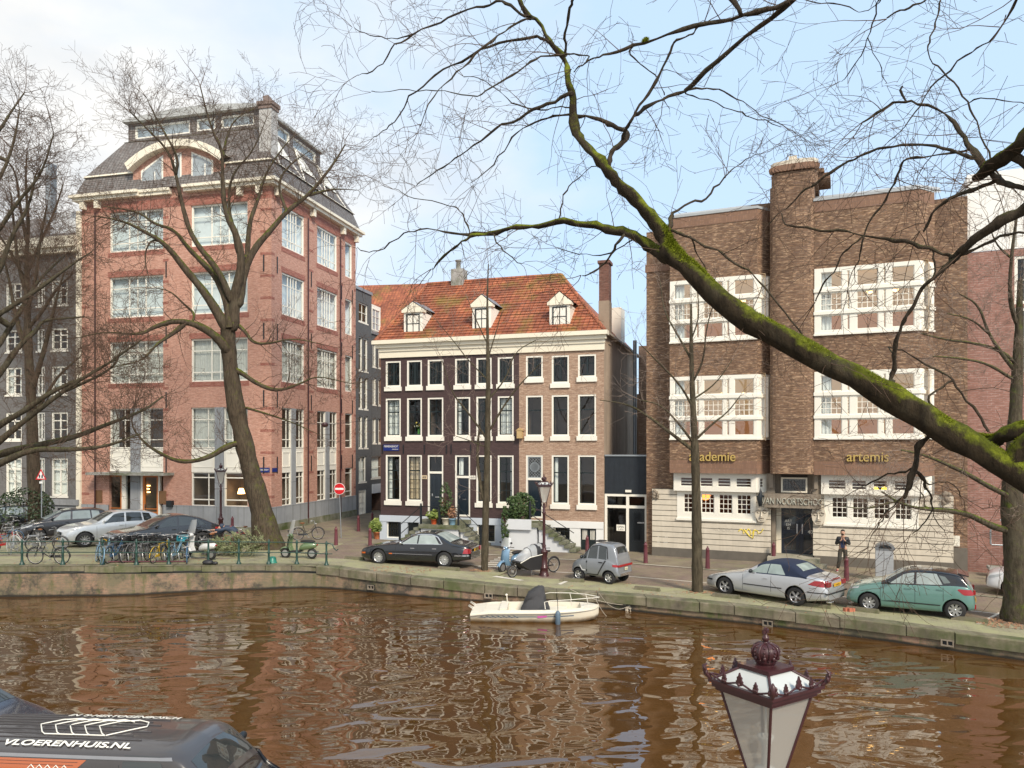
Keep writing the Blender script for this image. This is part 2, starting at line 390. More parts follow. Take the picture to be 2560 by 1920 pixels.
twig=simple('twig_brown',(.105,.070,.050),.9,var=.4,scale=2,spec=.1)
twigp=simple('twig_pale',(.24,.185,.15),.9,var=.4,scale=1.5,spec=.1)
mossblade=simple('moss_blades',(.19,.22,.018),.95,var=.7,scale=5,spec=.1)
def leafmat(name,a,b):
    n=N(name); n.col(n.mix(n.ramp(n.noise(n.tex(),5,3),[(.3,0.),(.7,1.)]),a,b)); n.set(Roughness=.6); return n.mat
leafg=leafmat('leaf_green',(.03,.07,.02),(.12,.19,.05))
leafy=leafmat('leaf_yellow_green',(.10,.16,.03),(.28,.33,.08))
needle=leafmat('dry_needles',(.10,.13,.05),(.30,.32,.16))
deadleaf=leafmat('dead_leaf',(.22,.11,.06),(.42,.23,.13))
chrome=simple('chrome',(.75,.75,.76),.18,metal=1.,var=.05)
rubber=simple('tyre_rubber',(.018,.018,.019),.8,var=.2)
ironred=simple('oxblood_iron_paint',(.050,.014,.016),.42,var=.35,scale=7,coat=.15)
bollm=simple('bollard_paint',(.13,.035,.045),.45,var=.3,scale=5)
railgreen=simple('railing_green_paint',(.018,.055,.042),.4,var=.3,scale=6)
def carpaint(name,c,metal=.3,rough=.3): return simple(name,c,rough,metal=metal,var=.04,scale=1,coat=1.)
def carglass(name,c,rough=.03):
    m=simple(name,c,rough,var=.5,scale=2.2,spec=1.); return m
redlens=simple('red_lens',(.30,.012,.014),.15,var=.1,coat=.5)
yplate=simple('yellow_plate',(.75,.42,.02),.4,var=.05)
plastic=simple('black_plastic',(.02,.02,.022),.5,var=.2)
# ------------------------------------------------ ground, water, quays
def resample_x():
    xs=[-400,-200,-100,-60]+[x*1.0 for x in range(-40,31)]+[40,50,60,100,200,400]
    return sorted(set(float(x) for x in xs))
XS=resample_x()
def sheet(name,s0,s1,dz,m,ns=None,xr=None,yfun=yedge,kind='structure'):
    mb=MB(); xs=[x for x in XS if xr is None or xr[0]<=x<=xr[1]]
    ss=[s0+(s1-s0)*i/(ns or 1) for i in range((ns or 1)+1)] if not isinstance(ns,list) else ns
    vs=[];
    for x in xs:
        for s in ss:
            Y=yfun(x)+s; vs.append((x,Y,zg(x,Y)+dz))
    n=len(ss); fs=[((i)*n+j,(i+1)*n+j,(i+1)*n+j+1,i*n+j+1) for i in range(len(xs)-1) for j in range(n-1)]
    mb.add(vs,fs); return tag(mb.build(name,m),kind=kind)
sheet('ground',0,0,0,pave_walk,ns=[.0,.5,1,2,3,4,5,6,7,8,9,10,12,14,18,24,40,80,300,1500])
sheet('quayside_paving',.55,2.6,.004,pave_moss,2)
sheet('road',2.6,8.0,.006,pave_road,5,xr=(-9,400))
sheet('parking_surface',2.6,9.0,.006,pave_moss,5,xr=(-60,-9))
def strip(s,w,x0,x1,dz,m,name):
    mb=MB(); 
    n=max(2,int((x1-x0)/1)); P0=[x0+(x1-x0)*i/n for i in range(n+1)]
    for a,b in zip(P0,P0[1:]):
        q=[]
        for x,ss in ((a,s),(b,s),(b,s+w),(a,s+w)):
            Y=yedge(x)+ss; q.append((x,Y,zg(x,Y)+dz))
        mb.quad(*q)
    return tag(mb.build(name,m),kind='structure')
strip(8.0,.16,-7.5,60,.03,kerbstone,'pavement_kerb')
strip(4.35,.09,-6,60,.010,lineW,'road_marking')
for q in ([(1300,1452),(1230,1442),(1242,1440),(1310,1451)],[(2120,1508),(2152,1494),(2158,1496),(2128,1510)],[(2440,1560),(2496,1532),(2502,1534),(2450,1561)],[(1395,1460),(1440,1442),(1446,1443),(1402,1462)]):
    mb=MB(); mb.poly([G(*p)+Vector((0,0,.012)) for p in q]); tag(mb.build('road_marking',lineW),kind='structure')
for i in range(9):     # hatched loading bay beside the thin tree
    y=1379+i*4.7; x0=1275-i*10; x1=1342-i*3
    mb=MB(); mb.poly([G(x0,y)+Vector((0,0,.012)),G(x1,y-3)+Vector((0,0,.012)),G(x1,y-1.2)+Vector((0,0,.012)),G(x0,y+1.8)+Vector((0,0,.012))]); tag(mb.build('road_marking',lineW),kind='structure')
# water
mb=MB(); mb.box(-420,420,-20,40,-3,WATER); tag(mb.build('water',water_m),kind='structure')
# far quay wall
qw=thing('quay_wall','mossy brick canal wall with worn stone coping, far bank','wall',(0,0,0))
mb=MB(); rnd=random.Random(4)
for a,b in zip(XS,XS[1:]):
    if b<-60 or a>60: continue
    ya,yb=yedge(a),yedge(b); za,zb=zg(a,ya)-.3,zg(b,yb)-.3
    mb.quad((a,ya+.04,-3),(b,yb+.04,-3),(b,yb+.04,zb),(a,ya+.04,za))
mb.build('brickwork',quaybrick,qw)
mb=MB(); x=-60.
while x<60:
    L=rnd.uniform(1.0,1.7) if x>-9 else rnd.uniform(.9,1.4); x2=x+L
    j=rnd.uniform(-.012,.012); dr=(.30 if x>-9 else .22)+rnd.uniform(-.02,.03)
    e=.012
    pj=.05 if x>-9 else -.02
    A=[(x+e,yedge(x+e)-pj+j),(x2-e,yedge(x2-e)-pj+j),(x2-e,yedge(x2-e)+.55+j),(x+e,yedge(x+e)+.55+j)]
    top=[(p[0],p[1],zg(p[0],p[1])+.015+j) for p in A]; bot=[(p[0],p[1],zg(p[0],p[1])-dr) for p in A]
    c=[(p[0],p[1]+(.03 if i<2 else 0),p[2]) for i,p in enumerate(top)]; mid=[(p[0],p[1],p[2]-.03) for p in top]
    mb.add(bot+mid+c,[(8,9,10,11),(4,5,9,8),(0,1,5,4),(1,2,6,5),(5,6,10,9),(3,0,4,7),(7,4,8,11),(0,3,2,1)])
    x=x2
mb.build('coping',coping,qw)
for px,py in ((928,1468),(1222,1489),(1919,1558),(2365,1607)):  # outlet boxes in the wall
    Y=yedge((px-CX)/F*28); 
    for _ in range(6):
        X=(px-CX)/F*Y; Y=yedge(X)
    z=H-(py-CY)*Y/F; mb=MB(Matrix.Translation((X,Y-.02,z))@Matrix.Rotation(atan2(yedge(X+.5)-yedge(X-.5),1),4,'Z'))
    wall(mb,-.17,.17,-.10,.10,[(-.13,-.015,-.06,.06),(.015,.13,-.06,.06)],y=-.03,depth=.08); mb.quad((-.17,.04,-.1),(.17,.04,-.1),(.17,.04,.1),(-.17,.04,.1),1)
    mb.build('drain_grille',[travdirty,blk],qw)
# near bank (mostly below the frame)
NE=[(-400,30),(-40,24.5),(-14,16.3),(-4.5,13.1),(3,10.5),(12,7.4),(40,-2),(400,-100)]
ny=lambda x:interp(NE,x)
mb=MB(); xs=[-400,-100,-40,-20,-14,-10,-4.5,0,3,8,12,20,40]
for a,b in zip(xs,xs[1:]):
    mb.quad((a,-25,NEARZ),(b,-25,NEARZ),(b,ny(b),NEARZ),(a,ny(a),NEARZ))
tag(mb.build('street',pave_walk),kind='structure')
nq=thing('quay_wall','near canal wall below the lantern','wall')
mb=MB()
for a,b in zip(xs,xs[1:]): mb.quad((a,ny(a)+.01,-3),(b,ny(b)+.01,-3),(b,ny(b)+.01,NEARZ),(a,ny(a)+.01,NEARZ)); mb.quad((a,ny(a)-.4,NEARZ+.02),(b,ny(b)-.4,NEARZ+.02),(b,ny(b)+.03,NEARZ+.02),(a,ny(a)+.03,NEARZ+.02))
mb.build('brickwork',quaybrick,nq)
# ------------------------------------------------ facade helpers
def interior(mb,u0,u1,z0,z1,y,m=0,d=1.0):
    a,b,c,e=u0-.05,u1+.05,z0-.05,z1+.05; Y=y+d
    mb.quad((a,Y,c),(b,Y,c),(b,Y,e),(a,Y,e),m); mb.quad((a,y,c),(a,Y,c),(a,Y,e),(a,y,e),m); mb.quad((b,Y,c),(b,y,c),(b,y,e),(b,Y,e),m)
    mb.quad((a,y,c),(b,y,c),(b,Y,c),(a,Y,c),m); mb.quad((a,Y,e),(b,Y,e),(b,y,e),(a,y,e),m)
def curtain(mb,u0,u1,z0,z1,y,m=0,amp=.03,per=.16):
    n=max(4,int((u1-u0)/per*4)); pts=[(u0+(u1-u0)*i/n,y+amp*sin(i*pi/2+.7*sin(i))) for i in range(n+1)]
    for (a,ya),(b,yb) in zip(pts,pts[1:]): mb.add([(a,ya,z0),(b,yb,z0),(b,yb,z1),(a,ya,z1)],[(0,1,2,3)],m,True)
def frame(mb,u0,u1,z0,z1,y,w,d,vs=(),hs=(),mw=.035,m=0,mm=None,sash=0.,ms=None):
    mm=m if mm is None else mm
    if w>0:
        mb.box(u0,u0+w,y,y+d,z0,z1,m); mb.box(u1-w,u1,y,y+d,z0,z1,m)
        mb.box(u0+w,u1-w,y+.002,y+d,z0,z0+w,m); mb.box(u0+w,u1-w,y+.002,y+d,z1-w,z1,m)
    a,b,c,e=u0+w,u1-w,z0+w,z1-w
    if sash:
        ms=mm if ms is None else ms; y2=y+d*.45
        mb.box(a,a+sash,y2,y2+.05,c,e,ms); mb.box(b-sash,b,y2,y2+.05,c,e,ms); mb.box(a+sash,b-sash,y2+.002,y2+.05,c,c+sash,ms); mb.box(a+sash,b-sash,y2+.002,y2+.05,e-sash,e,ms)
        a+=sash;b-=sash;c+=sash;e-=sash
    for i,v in enumerate(vs):
        f,ww=(v if isinstance(v,tuple) else (v,mw)); x=a+(b-a)*f; mb.box(x-ww/2,x+ww/2,y+d*.45,y+d*.45+.045,c,e,mm)
    for v in hs:
        f,ww=(v if isinstance(v,tuple) else (v,mw)); z=c+(e-c)*f; mb.box(a,b,y+d*.45-.004,y+d*.45+.04,z-ww/2,z+ww/2,mm)
    return a,b,c,e
def window(par,u0,u1,z0,z1,y,w=.07,d=.12,vs=(),hs=(),mw=.04,mats=(None,None),sash=0.,sill=0.,cur=None,gm=None,M=None,name='window',curm=None,silly=.1):
    mb=MB(M); frame(mb,u0,u1,z0,z1,y,w,d,vs,hs,mw,0,1,sash)
    o=mb.build(name,[mats[0] or white,mats[1] or mats[0] or white],par)
    mb=MB(M); g=y+d*.75; mb.quad((u0+w*.5,g,z0+w*.5),(u1-w*.5,g,z0+w*.5),(u1-w*.5,g,z1-w*.5),(u0+w*.5,g,z1-w*.5)); mb.build('pane',gm or gl,o)
    if sill:
        mb=MB(M); mb.box(u0-.06,u1+.06,y-silly,y+.03,z0-sill,z0-.003); mb.build('sill',white,o)
    if cur:
        mb=MB(M); W=u1-u0
        for k in cur:
            a,b={'L':(0,.32),'R':(.68,1),'F':(0,1),'l':(0,.2),'r':(.8,1),'T':(0,1),'h':(.1,.95)}[k[0]]
            zz0=z0 if k[0]!='T' else z0+(z1-z0)*.55
            curtain(mb,u0+W*a+.02,u0+W*b-.02,zz0,z1,y+d+.12)
        mb.build('curtain',curm or curtw,o)
    return o
def ladder(par,u0,u1,z0,z1,cols,rows,y,w=.10,mats=(None,),sub=None,M=None,d=.12,ledges=(),name='window',gm=None):
    """white slab with openings: cols/rows are lists of (a,b) in metres; sub(ci,ri)->(nv,nh) glazing bars"""
    holes=[(a,b,c,e) for (a,b) in cols for (c,e) in rows]
    mb=MB(M); wall(mb,u0,u1,z0,z1,holes,y=y,depth=d); 
    mb.quad((u0,y+.2,z0),(u0,y,z0),(u0,y,z1),(u0,y+.2,z1)); mb.quad((u1,y,z0),(u1,y+.2,z0),(u1,y+.2,z1),(u1,y,z1)); mb.quad((u0,y,z1),(u1,y,z1),(u1,y+.2,z1),(u0,y+.2,z1)); mb.quad((u0,y+.2,z0),(u1,y+.2,z0),(u1,y,z0),(u0,y,z0))
    for (a,b,h) in ledges: mb.box(u0-.03,u1+.03,y-h,y-.003,a,b)
    for i,(a,b) in enumerate(cols):
        for j,(c,e) in enumerate(rows):
            mb.box(a,a+.035,y+.03,y+.07,c,e);mb.box(b-.035,b,y+.03,y+.07,c,e);mb.box(a+.035,b-.035,y+.032,y+.07,c,c+.035);mb.box(a+.035,b-.035,y+.032,y+.07,e-.035,e)
            nv,nh=sub(i,j) if sub else (0,0)
            for k in range(nv): x=a+(b-a)*(k+1)/(nv+1); mb.box(x-.014,x+.014,y+.05,y+.08,c,e)
            for k in range(nh): z=c+(e-c)*(k+1)/(nh+1); mb.box(a,b,y+.046,y+.076,z-.014,z+.014)
    o=mb.build(name,mats[0] or white,par)
    mb=MB(M)
    for h in holes: mb.quad((h[0],y+.085,h[2]),(h[1],y+.085,h[2]),(h[1],y+.085,h[3]),(h[0],y+.085,h[3]))
    mb.build('pane',gm or gl,o); return o
# ------------------------------------------------ red brick office block on the corner
A1=radians(-14.); W1=13.7; D1=11.5
OC=Vector((-14.5,45.9,0)); u1_=Vector((cos(A1),sin(A1),0)); O1=OC-u1_*W1
ff=Fac(O1,A1); fs_=Fac(OC,A1+pi/2)
red=thing('office_building','tall red brick corner block with grey slate mansard roof and white framed windows','building',O1,A1)
MS=Matrix.Translation((W1,0,0))@Matrix.Rotation(pi/2,4,'Z')
zr=lambda y,x=550:ff.Z(x,y)
R=[(zr(612),zr(508)),(zr(783),zr(677)),(zr(953),zr(845)),(zr(1121),zr(1018))]
GZ=(zr(1267),zr(1180)); ZP=zr(1268); PAN=(zr(1181),zr(1122))
TOP=zr(452,690)
uA=(ff.U(273),ff.U(408)); uB=(ff.U(477),ff.U(619))
sC=(fs_.U(705),fs_.U(761)); sD=(fs_.U(793),fs_.U(843)); sE=(fs_.U(863),fs_.U(880.5))
if 1:
    mb=MB()
    hol=[(a,b,z0,z1) for (a,b) in (uA,uB) for (z0,z1) in R[:3]]
    hol+=[(uA[0],uA[1],-.5,R[3][1]),(uB[0],uB[1],GZ[0],R[3][1])]
    # arched gable breaks the eaves: simple wall up to TOP
    wall(mb,0,W1,ZP,TOP,hol,depth=.22); mb.quad((0,0,ZP),(0,D1,ZP),(0,D1,TOP),(0,0,TOP))
    m2=MB(MS); hs=[(a,b,z0,z1) for (a,b) in (sC,sD,sE) for (z0,z1) in R[:3]]+[(a,b,GZ[0],R[3][1]) for (a,b) in (sC,sD)]+[(sE[0],sE[1],GZ[0],GZ[1]),(sE[0],sE[1],R[3][0],R[3][1])]
    wall(m2,0,D1,ZP,TOP,hs,depth=.22); mb.v+=[];
    b=len(mb.v); mb.v+=m2.v; mb.f+=[[i+b for i in f] for f in m2.f]; mb.m+=m2.m; mb.sm+=m2.sm
    mb.quad((W1,D1,-.5),(0,D1,-.5),(0,D1,TOP),(W1,D1,TOP))
    mb.build('wall',redbrick,red)
    # darker brick bands and soldier courses
    mb=MB()
    for (z0,z1) in R[:3]:
        for (a,b) in (uA,uB):
            mb.box(a-.1,b+.1,-.012,.05,z0-.32,z0-.02); mb.box(a-.1,b+.1,-.012,.05,z1+.02,z1+.36)
    for k in range(14):
        z=ZP+.6+k*(TOP-ZP-1)/14
        for (a,b) in ((0,.55),(W1-.75,W1-.004),(6.1,6.5)): mb.box(a,b,-.010,.05,z,z+.16)
    mb.M=MS
    for k in range(14):
        z=ZP+.6+k*(TOP-ZP-1)/14
        for (a,b) in ((0,.35),((sC[1]+sD[0])/2-.35,(sC[1]+sD[0])/2+.35),((sD[1]+sE[0])/2-.3,(sD[1]+sE[0])/2+.3),(D1-.3,D1)): mb.box(a+.01,b-.01,-.010,.05,z,z+.16)
    for (z0,z1) in R[:3]:
        for (a,b) in (sC,sD): mb.box(a-.1,b+.1,-.014,.05,z0-.32,z0-.02); mb.box(a-.1,b+.1,-.014,.05,z1+.02,z1+.36)
    mb.box(.02,D1-.02,-.016,.05,TOP-1.0,TOP-.45)
    mb.M=None; mb.box(.02,W1-.01,-.016,.05,TOP-1.0,TOP-.45)
    mb.build('brick_band',redband,red)
    mb=MB(); 
    wall(mb,uA[1],W1+.05,-.5,ZP,[],y=-.06); mb.box(uA[1],W1+.06,-.075,.0,ZP-.003,ZP+.07); wall(mb,-.0,uA[0],-.5,ZP,[],y=-.06)
    mb.M=MS; wall(mb,-.06,D1,-.5,ZP,[],y=-.06); mb.box(-.055,D1,-.075,.0,ZP-.003,ZP+.06)
    mb.build('plinth',slate_pl,red)
    mb=MB(MS); mb.box(0,D1,-.12,-.061,-.5,.62); mb.M=None; mb.box(uA[1]+.3,W1+.12,-.12,-.061,-.5,.45); mb.build('base_course',stepstone,red)
    mi=MB()
    for (a,b) in (uA,uB):
        for k,(z0,z1) in enumerate(R[:3]):
            window(red,a,b,z0,z1,.10,w=.09,vs=((.34,.07),(.5,.05),(.66,.07)),hs=((.2,.06),(.74,.05)),mw=.05,cur=('F',) if k==2 else None,curm=curt,gm=gl)
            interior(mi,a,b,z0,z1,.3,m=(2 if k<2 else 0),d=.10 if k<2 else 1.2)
        g=(b-a)
        if a==uA[0]: ws=((a,a+g*.40),(a+g*.575,b))
        else: ws=((a,a+g*.43),(a+g*.58,b))
        for (c,e) in ws:
            window(red,c,e,R[3][0],R[3][1],.10,w=.07,vs=((.68,.05),) if c==a else ((.3,.05),),hs=((.2,.06),(.72,.05)),cur=('F',) if a==uB[0] else ('L',),curm=curt); interior(mi,c,e,R[3][0],R[3][1],.3)
            mb=MB(); mb.box(c,e,.06,.16,PAN[0],PAN[1]); frame(mb,c+.15,e-.15,PAN[0]+.3,PAN[1]-.2,.03,.05,.06,m=0); mb.build('panel',white,red)
            if a==uB[0]:
                window(red,c,e,GZ[0],GZ[1],.10,w=.08,vs=((.70,.06),) if c==a else (),hs=((.17,.07),(.86,.07)),gm=gl); interior(mi,c,e,GZ[0],GZ[1],.3,m=1,d=1.5)
        mb=MB(); mb.box(ws[0][1],ws[1][0],-.02,.2,(GZ[0] if a==uB[0] else -.5),R[3][1]); mb.build('stone_pier',slate_pl,red)
    # wall lamps and shades glowing inside the ground floor
    for (px,py,r,s) in ((487,1222,.07,1),(570,1228,.20,0),(603,1227,.26,0)):
        u,z=ff.uz(px,py,.8); mb=MB(); 
        if s: mb.box(u-.12,u+.12,.75,.83,z-.03,z+.03); mb.box(u-.03,u+.03,.75,.80,z-.2,z+.2)
        else: mb.lathe([(r*.9,z-r*.7),(r*.5,z+r*.6)],14,(u,.8,0))
        mb.build('wall_light' if s else 'lamp_shade',lampglow,red)
    # entrance: canopy, two orange framed glass doors
    zc=zr(1187,340); mb=MB(); mb.box(uA[0]-.9,uA[1]+.8,-1.0,.1,zc,zc+.16); mb.build('canopy',concrete,red)
    op=simple('orange_door_frame',(.50,.16,.035),.45,var=.15)
    for (x0,x1,s) in ((264,303,0),(355,394,1)):
        a,b=ff.U(x0),ff.U(x1); mb=MB(); frame(mb,a,b,.1,zc-.02,.08,.13,.1,hs=((.30,.07),(.37,.05))); d=mb.build('door',op,red)
        mb=MB(); mb.quad((a+.05,.15,.1),(b-.05,.15,.1),(b-.05,.15,zc),(a+.05,.15,zc)); mb.build('pane',gl,d)
        mb=MB(); mb.box(a+.16,a+.19,.02,.08,.9,1.7); mb.build('handle',chrome,d)
        interior(mi,a,b,0,zc,.3,m=1,d=1.2)
    u,z=ff.uz(371,1222,.6); mb=MB(); mb.box(u-.05,u+.16,.50,.58,z-.24,z-.17); mb.box(u-.05,u+.16,.50,.58,z+.17,z+.24); mb.box(u-.12,u-.05,.50,.58,z-.24,z+.24); mb.box(u-.05,u+.10,.50,.58,z-.035,z+.035); mb.build('wall_light',lampglow,red)
    mb=MB()
    for (x0,x1) in ((259,264),(303,313),(339,345),(349,355),(394,399)):
        a,b=ff.U(x0),ff.U(x1); mb.box(a,b,.04,.2,-.3,zc)
    mb.build('door_post',white,red)
    a,b=ff.U(313),ff.U(319); 
    for (x0,x1) in ((313,320),(345,349)): 
        a,b=ff.U(x0),ff.U(x1); mb=MB(); mb.quad((a,.12,-.2),(b,.12,-.2),(b,.12,zc),(a,.12,zc)); mb.build('side_light',gl,red); interior(mi,a,b,-.2,zc,.3)
    plq=simple('bronze_plaque',(.22,.12,.06),.5,metal=.4,var=.3)
    for (x0,x1,y0,y1) in ((238,256,1225,1256),(398,416,1227,1259)):
        mb=MB(); mb.box(ff.U(x0),ff.U(x1),-.05,-.001,ff.Z(x0,y1),ff.Z(x0,y0)); mb.build('plaque',plq,red)
    mb=MB(); mb.box(ff.U(422),ff.U(435),-.25,-.001,ff.Z(422,1267),ff.Z(422,1251)); mb.build('letter_box',blk,red)
    # side windows
    for ci,(a,b) in enumerate((sC,sD,sE)):
        for k,(z0,z1) in enumerate(R[:3]):
            window(red,a,b,z0,z1,.05,w=.09,vs=((.3,.06),(.44,.05),(.56,.05),(.7,.06)) if ci<2 else (),hs=((.2,.07),(.74,.05)) if ci<2 else ((.2,.06),),M=MS,gm=gl,cur=('F',) if k==2 else None,curm=curt)
            mi.M=MS; interior(mi,a,b,z0,z1,.26,m=(3 if k<2 else 0),d=.25 if k<2 else 1.); mi.M=None
        g=b-a
        for (c,e) in (((a,a+g*.42),(a+g*.60,b)) if ci<2 else ((a,b),)):
            for (z0,z1,h) in ((R[3][0],R[3][1],((.2,.06),(.7,.05))),(GZ[0],GZ[1],((.17,.06),(.84,.06)))):
                window(red,c,e,z0,z1,.05,w=.07,vs=((.6,.05),) if ci<2 else (),hs=h,M=MS,cur=('L',),curm=curt); mi.M=MS; interior(mi,c,e,z0,z1,.26,m=1 if z0<5 else 0); mi.M=None
            if ci<2:
                mb=MB(MS); mb.box(c,e,.06,.16,PAN[0],PAN[1]); frame(mb,c+.15,e-.15,PAN[0]+.3,PAN[1]-.2,.03,.05,.06); mb.build('panel',white,red)
        if ci<2: mb=MB(MS); mb.box(a+g*.42,a+g*.60,-.02,.2,GZ[0],R[3][1]); mb.build('stone_pier',slate_pl,red)
    mi.build('interior',[room,roomw,blindg,blind],red)
    # wall anchors + downpipes
    mb=MB()
    for u in (6.35,W1-.5):
        for z in (R[0][0]-1.3,R[1][0]-1.2,R[2][0]-1.1,R[3][0]-1.): mb.box(u-.03,u+.03,-.06,-.01,z-.5,z+.5)
    mb.M=MS
    for u in (.6,(sC[1]+sD[0])/2,(sD[1]+sE[0])/2,D1-.6):
        for z in (R[0][0]-1.3,R[1][0]-1.2,R[2][0]-1.1,R[3][0]-1.): mb.box(u-.03,u+.03,-.06,-.02,z-.5,z+.5)
    mb.build('wall_anchor',blk,red)
    mb=MB(MS)
    for u in (sC[1]+.35,sD[1]+.35): mb.tube([(u,-.1,.3),(u,-.1,TOP-1.0)],.05,6)
    mb.M=None; mb.tube([(1.1,-.1,.3),(1.1,-.1,TOP-1)],.05,6)
    mb.build('downpipe',ironred,red)
    mb=MB(); 
    for x in (-.35,): mb.box(x,-.003,-.12,.5,-.3,TOP-.8)
    mb.build('corner_pilaster',cream,red)
    # cornice
    def ring(mb,o0,o1,z0,z1,m=0):
        mb.box(-o1,W1+o1,-o1,-o0+.0,z0,z1,m); mb.box(W1+o0,W1+o1,-o0,D1+o1,z0,z1,m); mb.box(-o1,-o0,-o0,D1+o1,z0,z1,m); mb.box(-o0,W1+o0,D1+o0,D1+o1,z0,z1,m)
    mb=MB(); g0,g1=ff.U(325),ff.U(570)  # gable gap in the cornice
    def frontcut(o,z0,z1):
        mb.box(-o,g0+.9,-o,.0,z0,z1); mb.box(g0+.9+.001,g0+3.1,-o*.6,.0,z0,z1); mb.box(g1-2.9,W1+o,-o,.0,z0,z1)
    frontcut(.55,TOP-.05,TOP+.12); frontcut(.38,TOP-.25,TOP-.053)
    for o,z0,z1 in ((.55,TOP-.05,TOP+.12),(.38,TOP-.25,TOP-.053)): mb.box(W1+.001,W1+o,.001,D1+o,z0,z1); mb.box(-o,-.001,.001,D1+o,z0,z1)
    for (u,v) in ((.1,0),(1.2,0),(W1-.9,0),(W1-2.2,0)): mb.box(u,u+.3,-.32,-.001,TOP-.75,TOP-.26)
    mb.M=MS
    for u in ((sC[1]+sD[0])/2-.15,(sD[1]+sE[0])/2-.15,D1-.3,.3): mb.box(u,u+.3,-.32,-.001,TOP-.75,TOP-.26)
    mb.build('cornice',cream,red)
    # mansard
    zt=TOP+.12; z2=zt+1.25; z3=zt+4.0; rf=thing
    def frust(mb,i0,i1,z0,z1,m=0,sides='flrb'):
        a=[(-i0 if 0 else i0,i0),(W1-i0,i0),(W1-i0,D1-i0),(i0,D1-i0)]; b=[(i1,i1),(W1-i1,i1),(W1-i1,D1-i1),(i1,D1-i1)]
        for k in range(4):
            l=(k+1)%4; mb.quad((a[k][0],a[k][1],z0),(a[l][0],a[l][1],z0),(b[l][0],b[l][1],z1),(b[k][0],b[k][1],z1),m)
    mb=MB(); frust(mb,-.3,.15,zt,z2); frust(mb,.15,1.75,z2+.12,z3); roof=mb.build('roof',slate,red)
    mb=MB(); frust(mb,.02,.15,z2-.003,z2+.12); mb.poly([(1.7,1.7,z3+.02),(W1-1.7,1.7,z3+.02),(W1-1.7,D1-1.7,z3+.02),(1.7,D1-1.7,z3+.02)]); mb.box(.1,W1-.1,.1,.2,z2+.0,z2+.115); mb.build('gutter_strip',cream,roof)
    # glazed top storey with bow roof
    z4=z3+1.3; mb=MB(); gq=MB()
    u=2.75
    segs=[(2.9,7.2),(7.5,8.0),(8.8,11.0),(11.0,11.4)]
    mb2=MB(); wall(mb2,1.9,W1-1.9,z3,z4,[(2.4,6.6,z3+.25,z4-.2),(7.1,8.5,z3+.3,z4-.2),(8.9,11.3,z3+.3,z4-.2)],y=1.9,depth=.15)
    mb2.M=Matrix.Translation((W1,0,0))@Matrix.Rotation(pi/2,4,'Z'); wall(mb2,1.9,D1-1.9,z3,z4,[(2.4,5.4,z3+.3,z4-.2),(5.8,9.0,z3+.3,z4-.2)],y=1.9,depth=.15); mb2.M=None
    mb2.quad((1.9,1.9,z3),(1.9,D1-1.9,z3),(1.9,D1-1.9,z4),(1.9,1.9,z4)); up=mb2.build('penthouse_wall',slate,red)
    for i,(a,b) in enumerate(((2.4,6.6),(7.1,8.5),(8.9,11.3))):
        window(red,a,b,z3+.25 if i==0 else z3+.3,z4-.2,1.95,w=.1,vs=() ,gm=glr); mi2=MB(); interior(mi2,a,b,z3+.25,z4-.2,2.15,d=.2); mi2.build('interior',blind,red)
    for (a,b) in ((2.4,5.4),(5.8,9.0)):
        window(red,a,b,z3+.3,z4-.2,1.95,w=.1,M=MS,gm=glr); mi2=MB(MS); interior(mi2,a,b,z3+.3,z4-.2,2.15,d=.2); mi2.build('interior',blind,red)
    mb=MB(); n=10
    arc=[(1.7+(W1-3.4)*i/n, z4+.05+.45*sin(pi*(i+.8)/(n+1.6))) for i in range(n+1)]
    mb.prism([(1.7,z4-.02)]+arc+[(W1-1.7,z4-.02)],1.55,D1-1.7,'y'); mb.build('roof',simple('roof_felt_pale',(.40,.41,.40),.7,var=.15),red)
    # conservatory struts on the side slope
    mb=MB(MS)
    for i in range(3):
        a=1.2+i*3.1; mb.tube([(a,.2,z2+.15),(a+1.4,1.70,z3+.1)],.07,4); mb.tube([(a+2.8,.2,z2+.15),(a+1.4,1.70,z3+.1)],.07,4)
        mb.quad((a+.5,.62,z2+1.05),(a+2.3,.62,z2+1.05),(a+1.8,1.27,z2+2.2),(a+1.0,1.27,z2+2.2))
    mb.build('roof_light',white,roof)
    # arched gable
    a,b=g0,g1; c=(a+b)/2; za=ff.Z(460,354); hw=(b-a)/2; zs=ff.Z(330,415); rise=za-zs
    def arch(k,n=18,w=hw,h=rise): return [(c+w*(-1+2*i/n), zs+h*(1-abs(-1+2*i/n)**2.2)) for i in range(n+1)]
    ar=arch(0)
    inner=[(c+(p[0]-c)*.93,p[1]-.42) for p in ar]
    mb=MB(); mb.prism([(inner[0][0],TOP-.1)]+inner+[(inner[-1][0],TOP-.1)],-.02,2.5,'y'); gb=mb.build('gable',redbrick,red)
    mb=MB()
    for (p,q),(p2,q2) in zip(zip(ar,ar[1:]),zip(inner,inner[1:])):
        mb.add([(p[0],-.5,p[1]),(q[0],-.5,q[1]),(q2[0],-.5,q2[1]),(p2[0],-.5,p2[1]),(p[0],3.6,p[1]),(q[0],3.6,q[1]),(q2[0],0,q2[1]),(p2[0],0,p2[1])],[(0,1,2,3),(4,5,1,0),(3,2,6,7)],0)
    mb.build('arch_cornice',cream,gb)
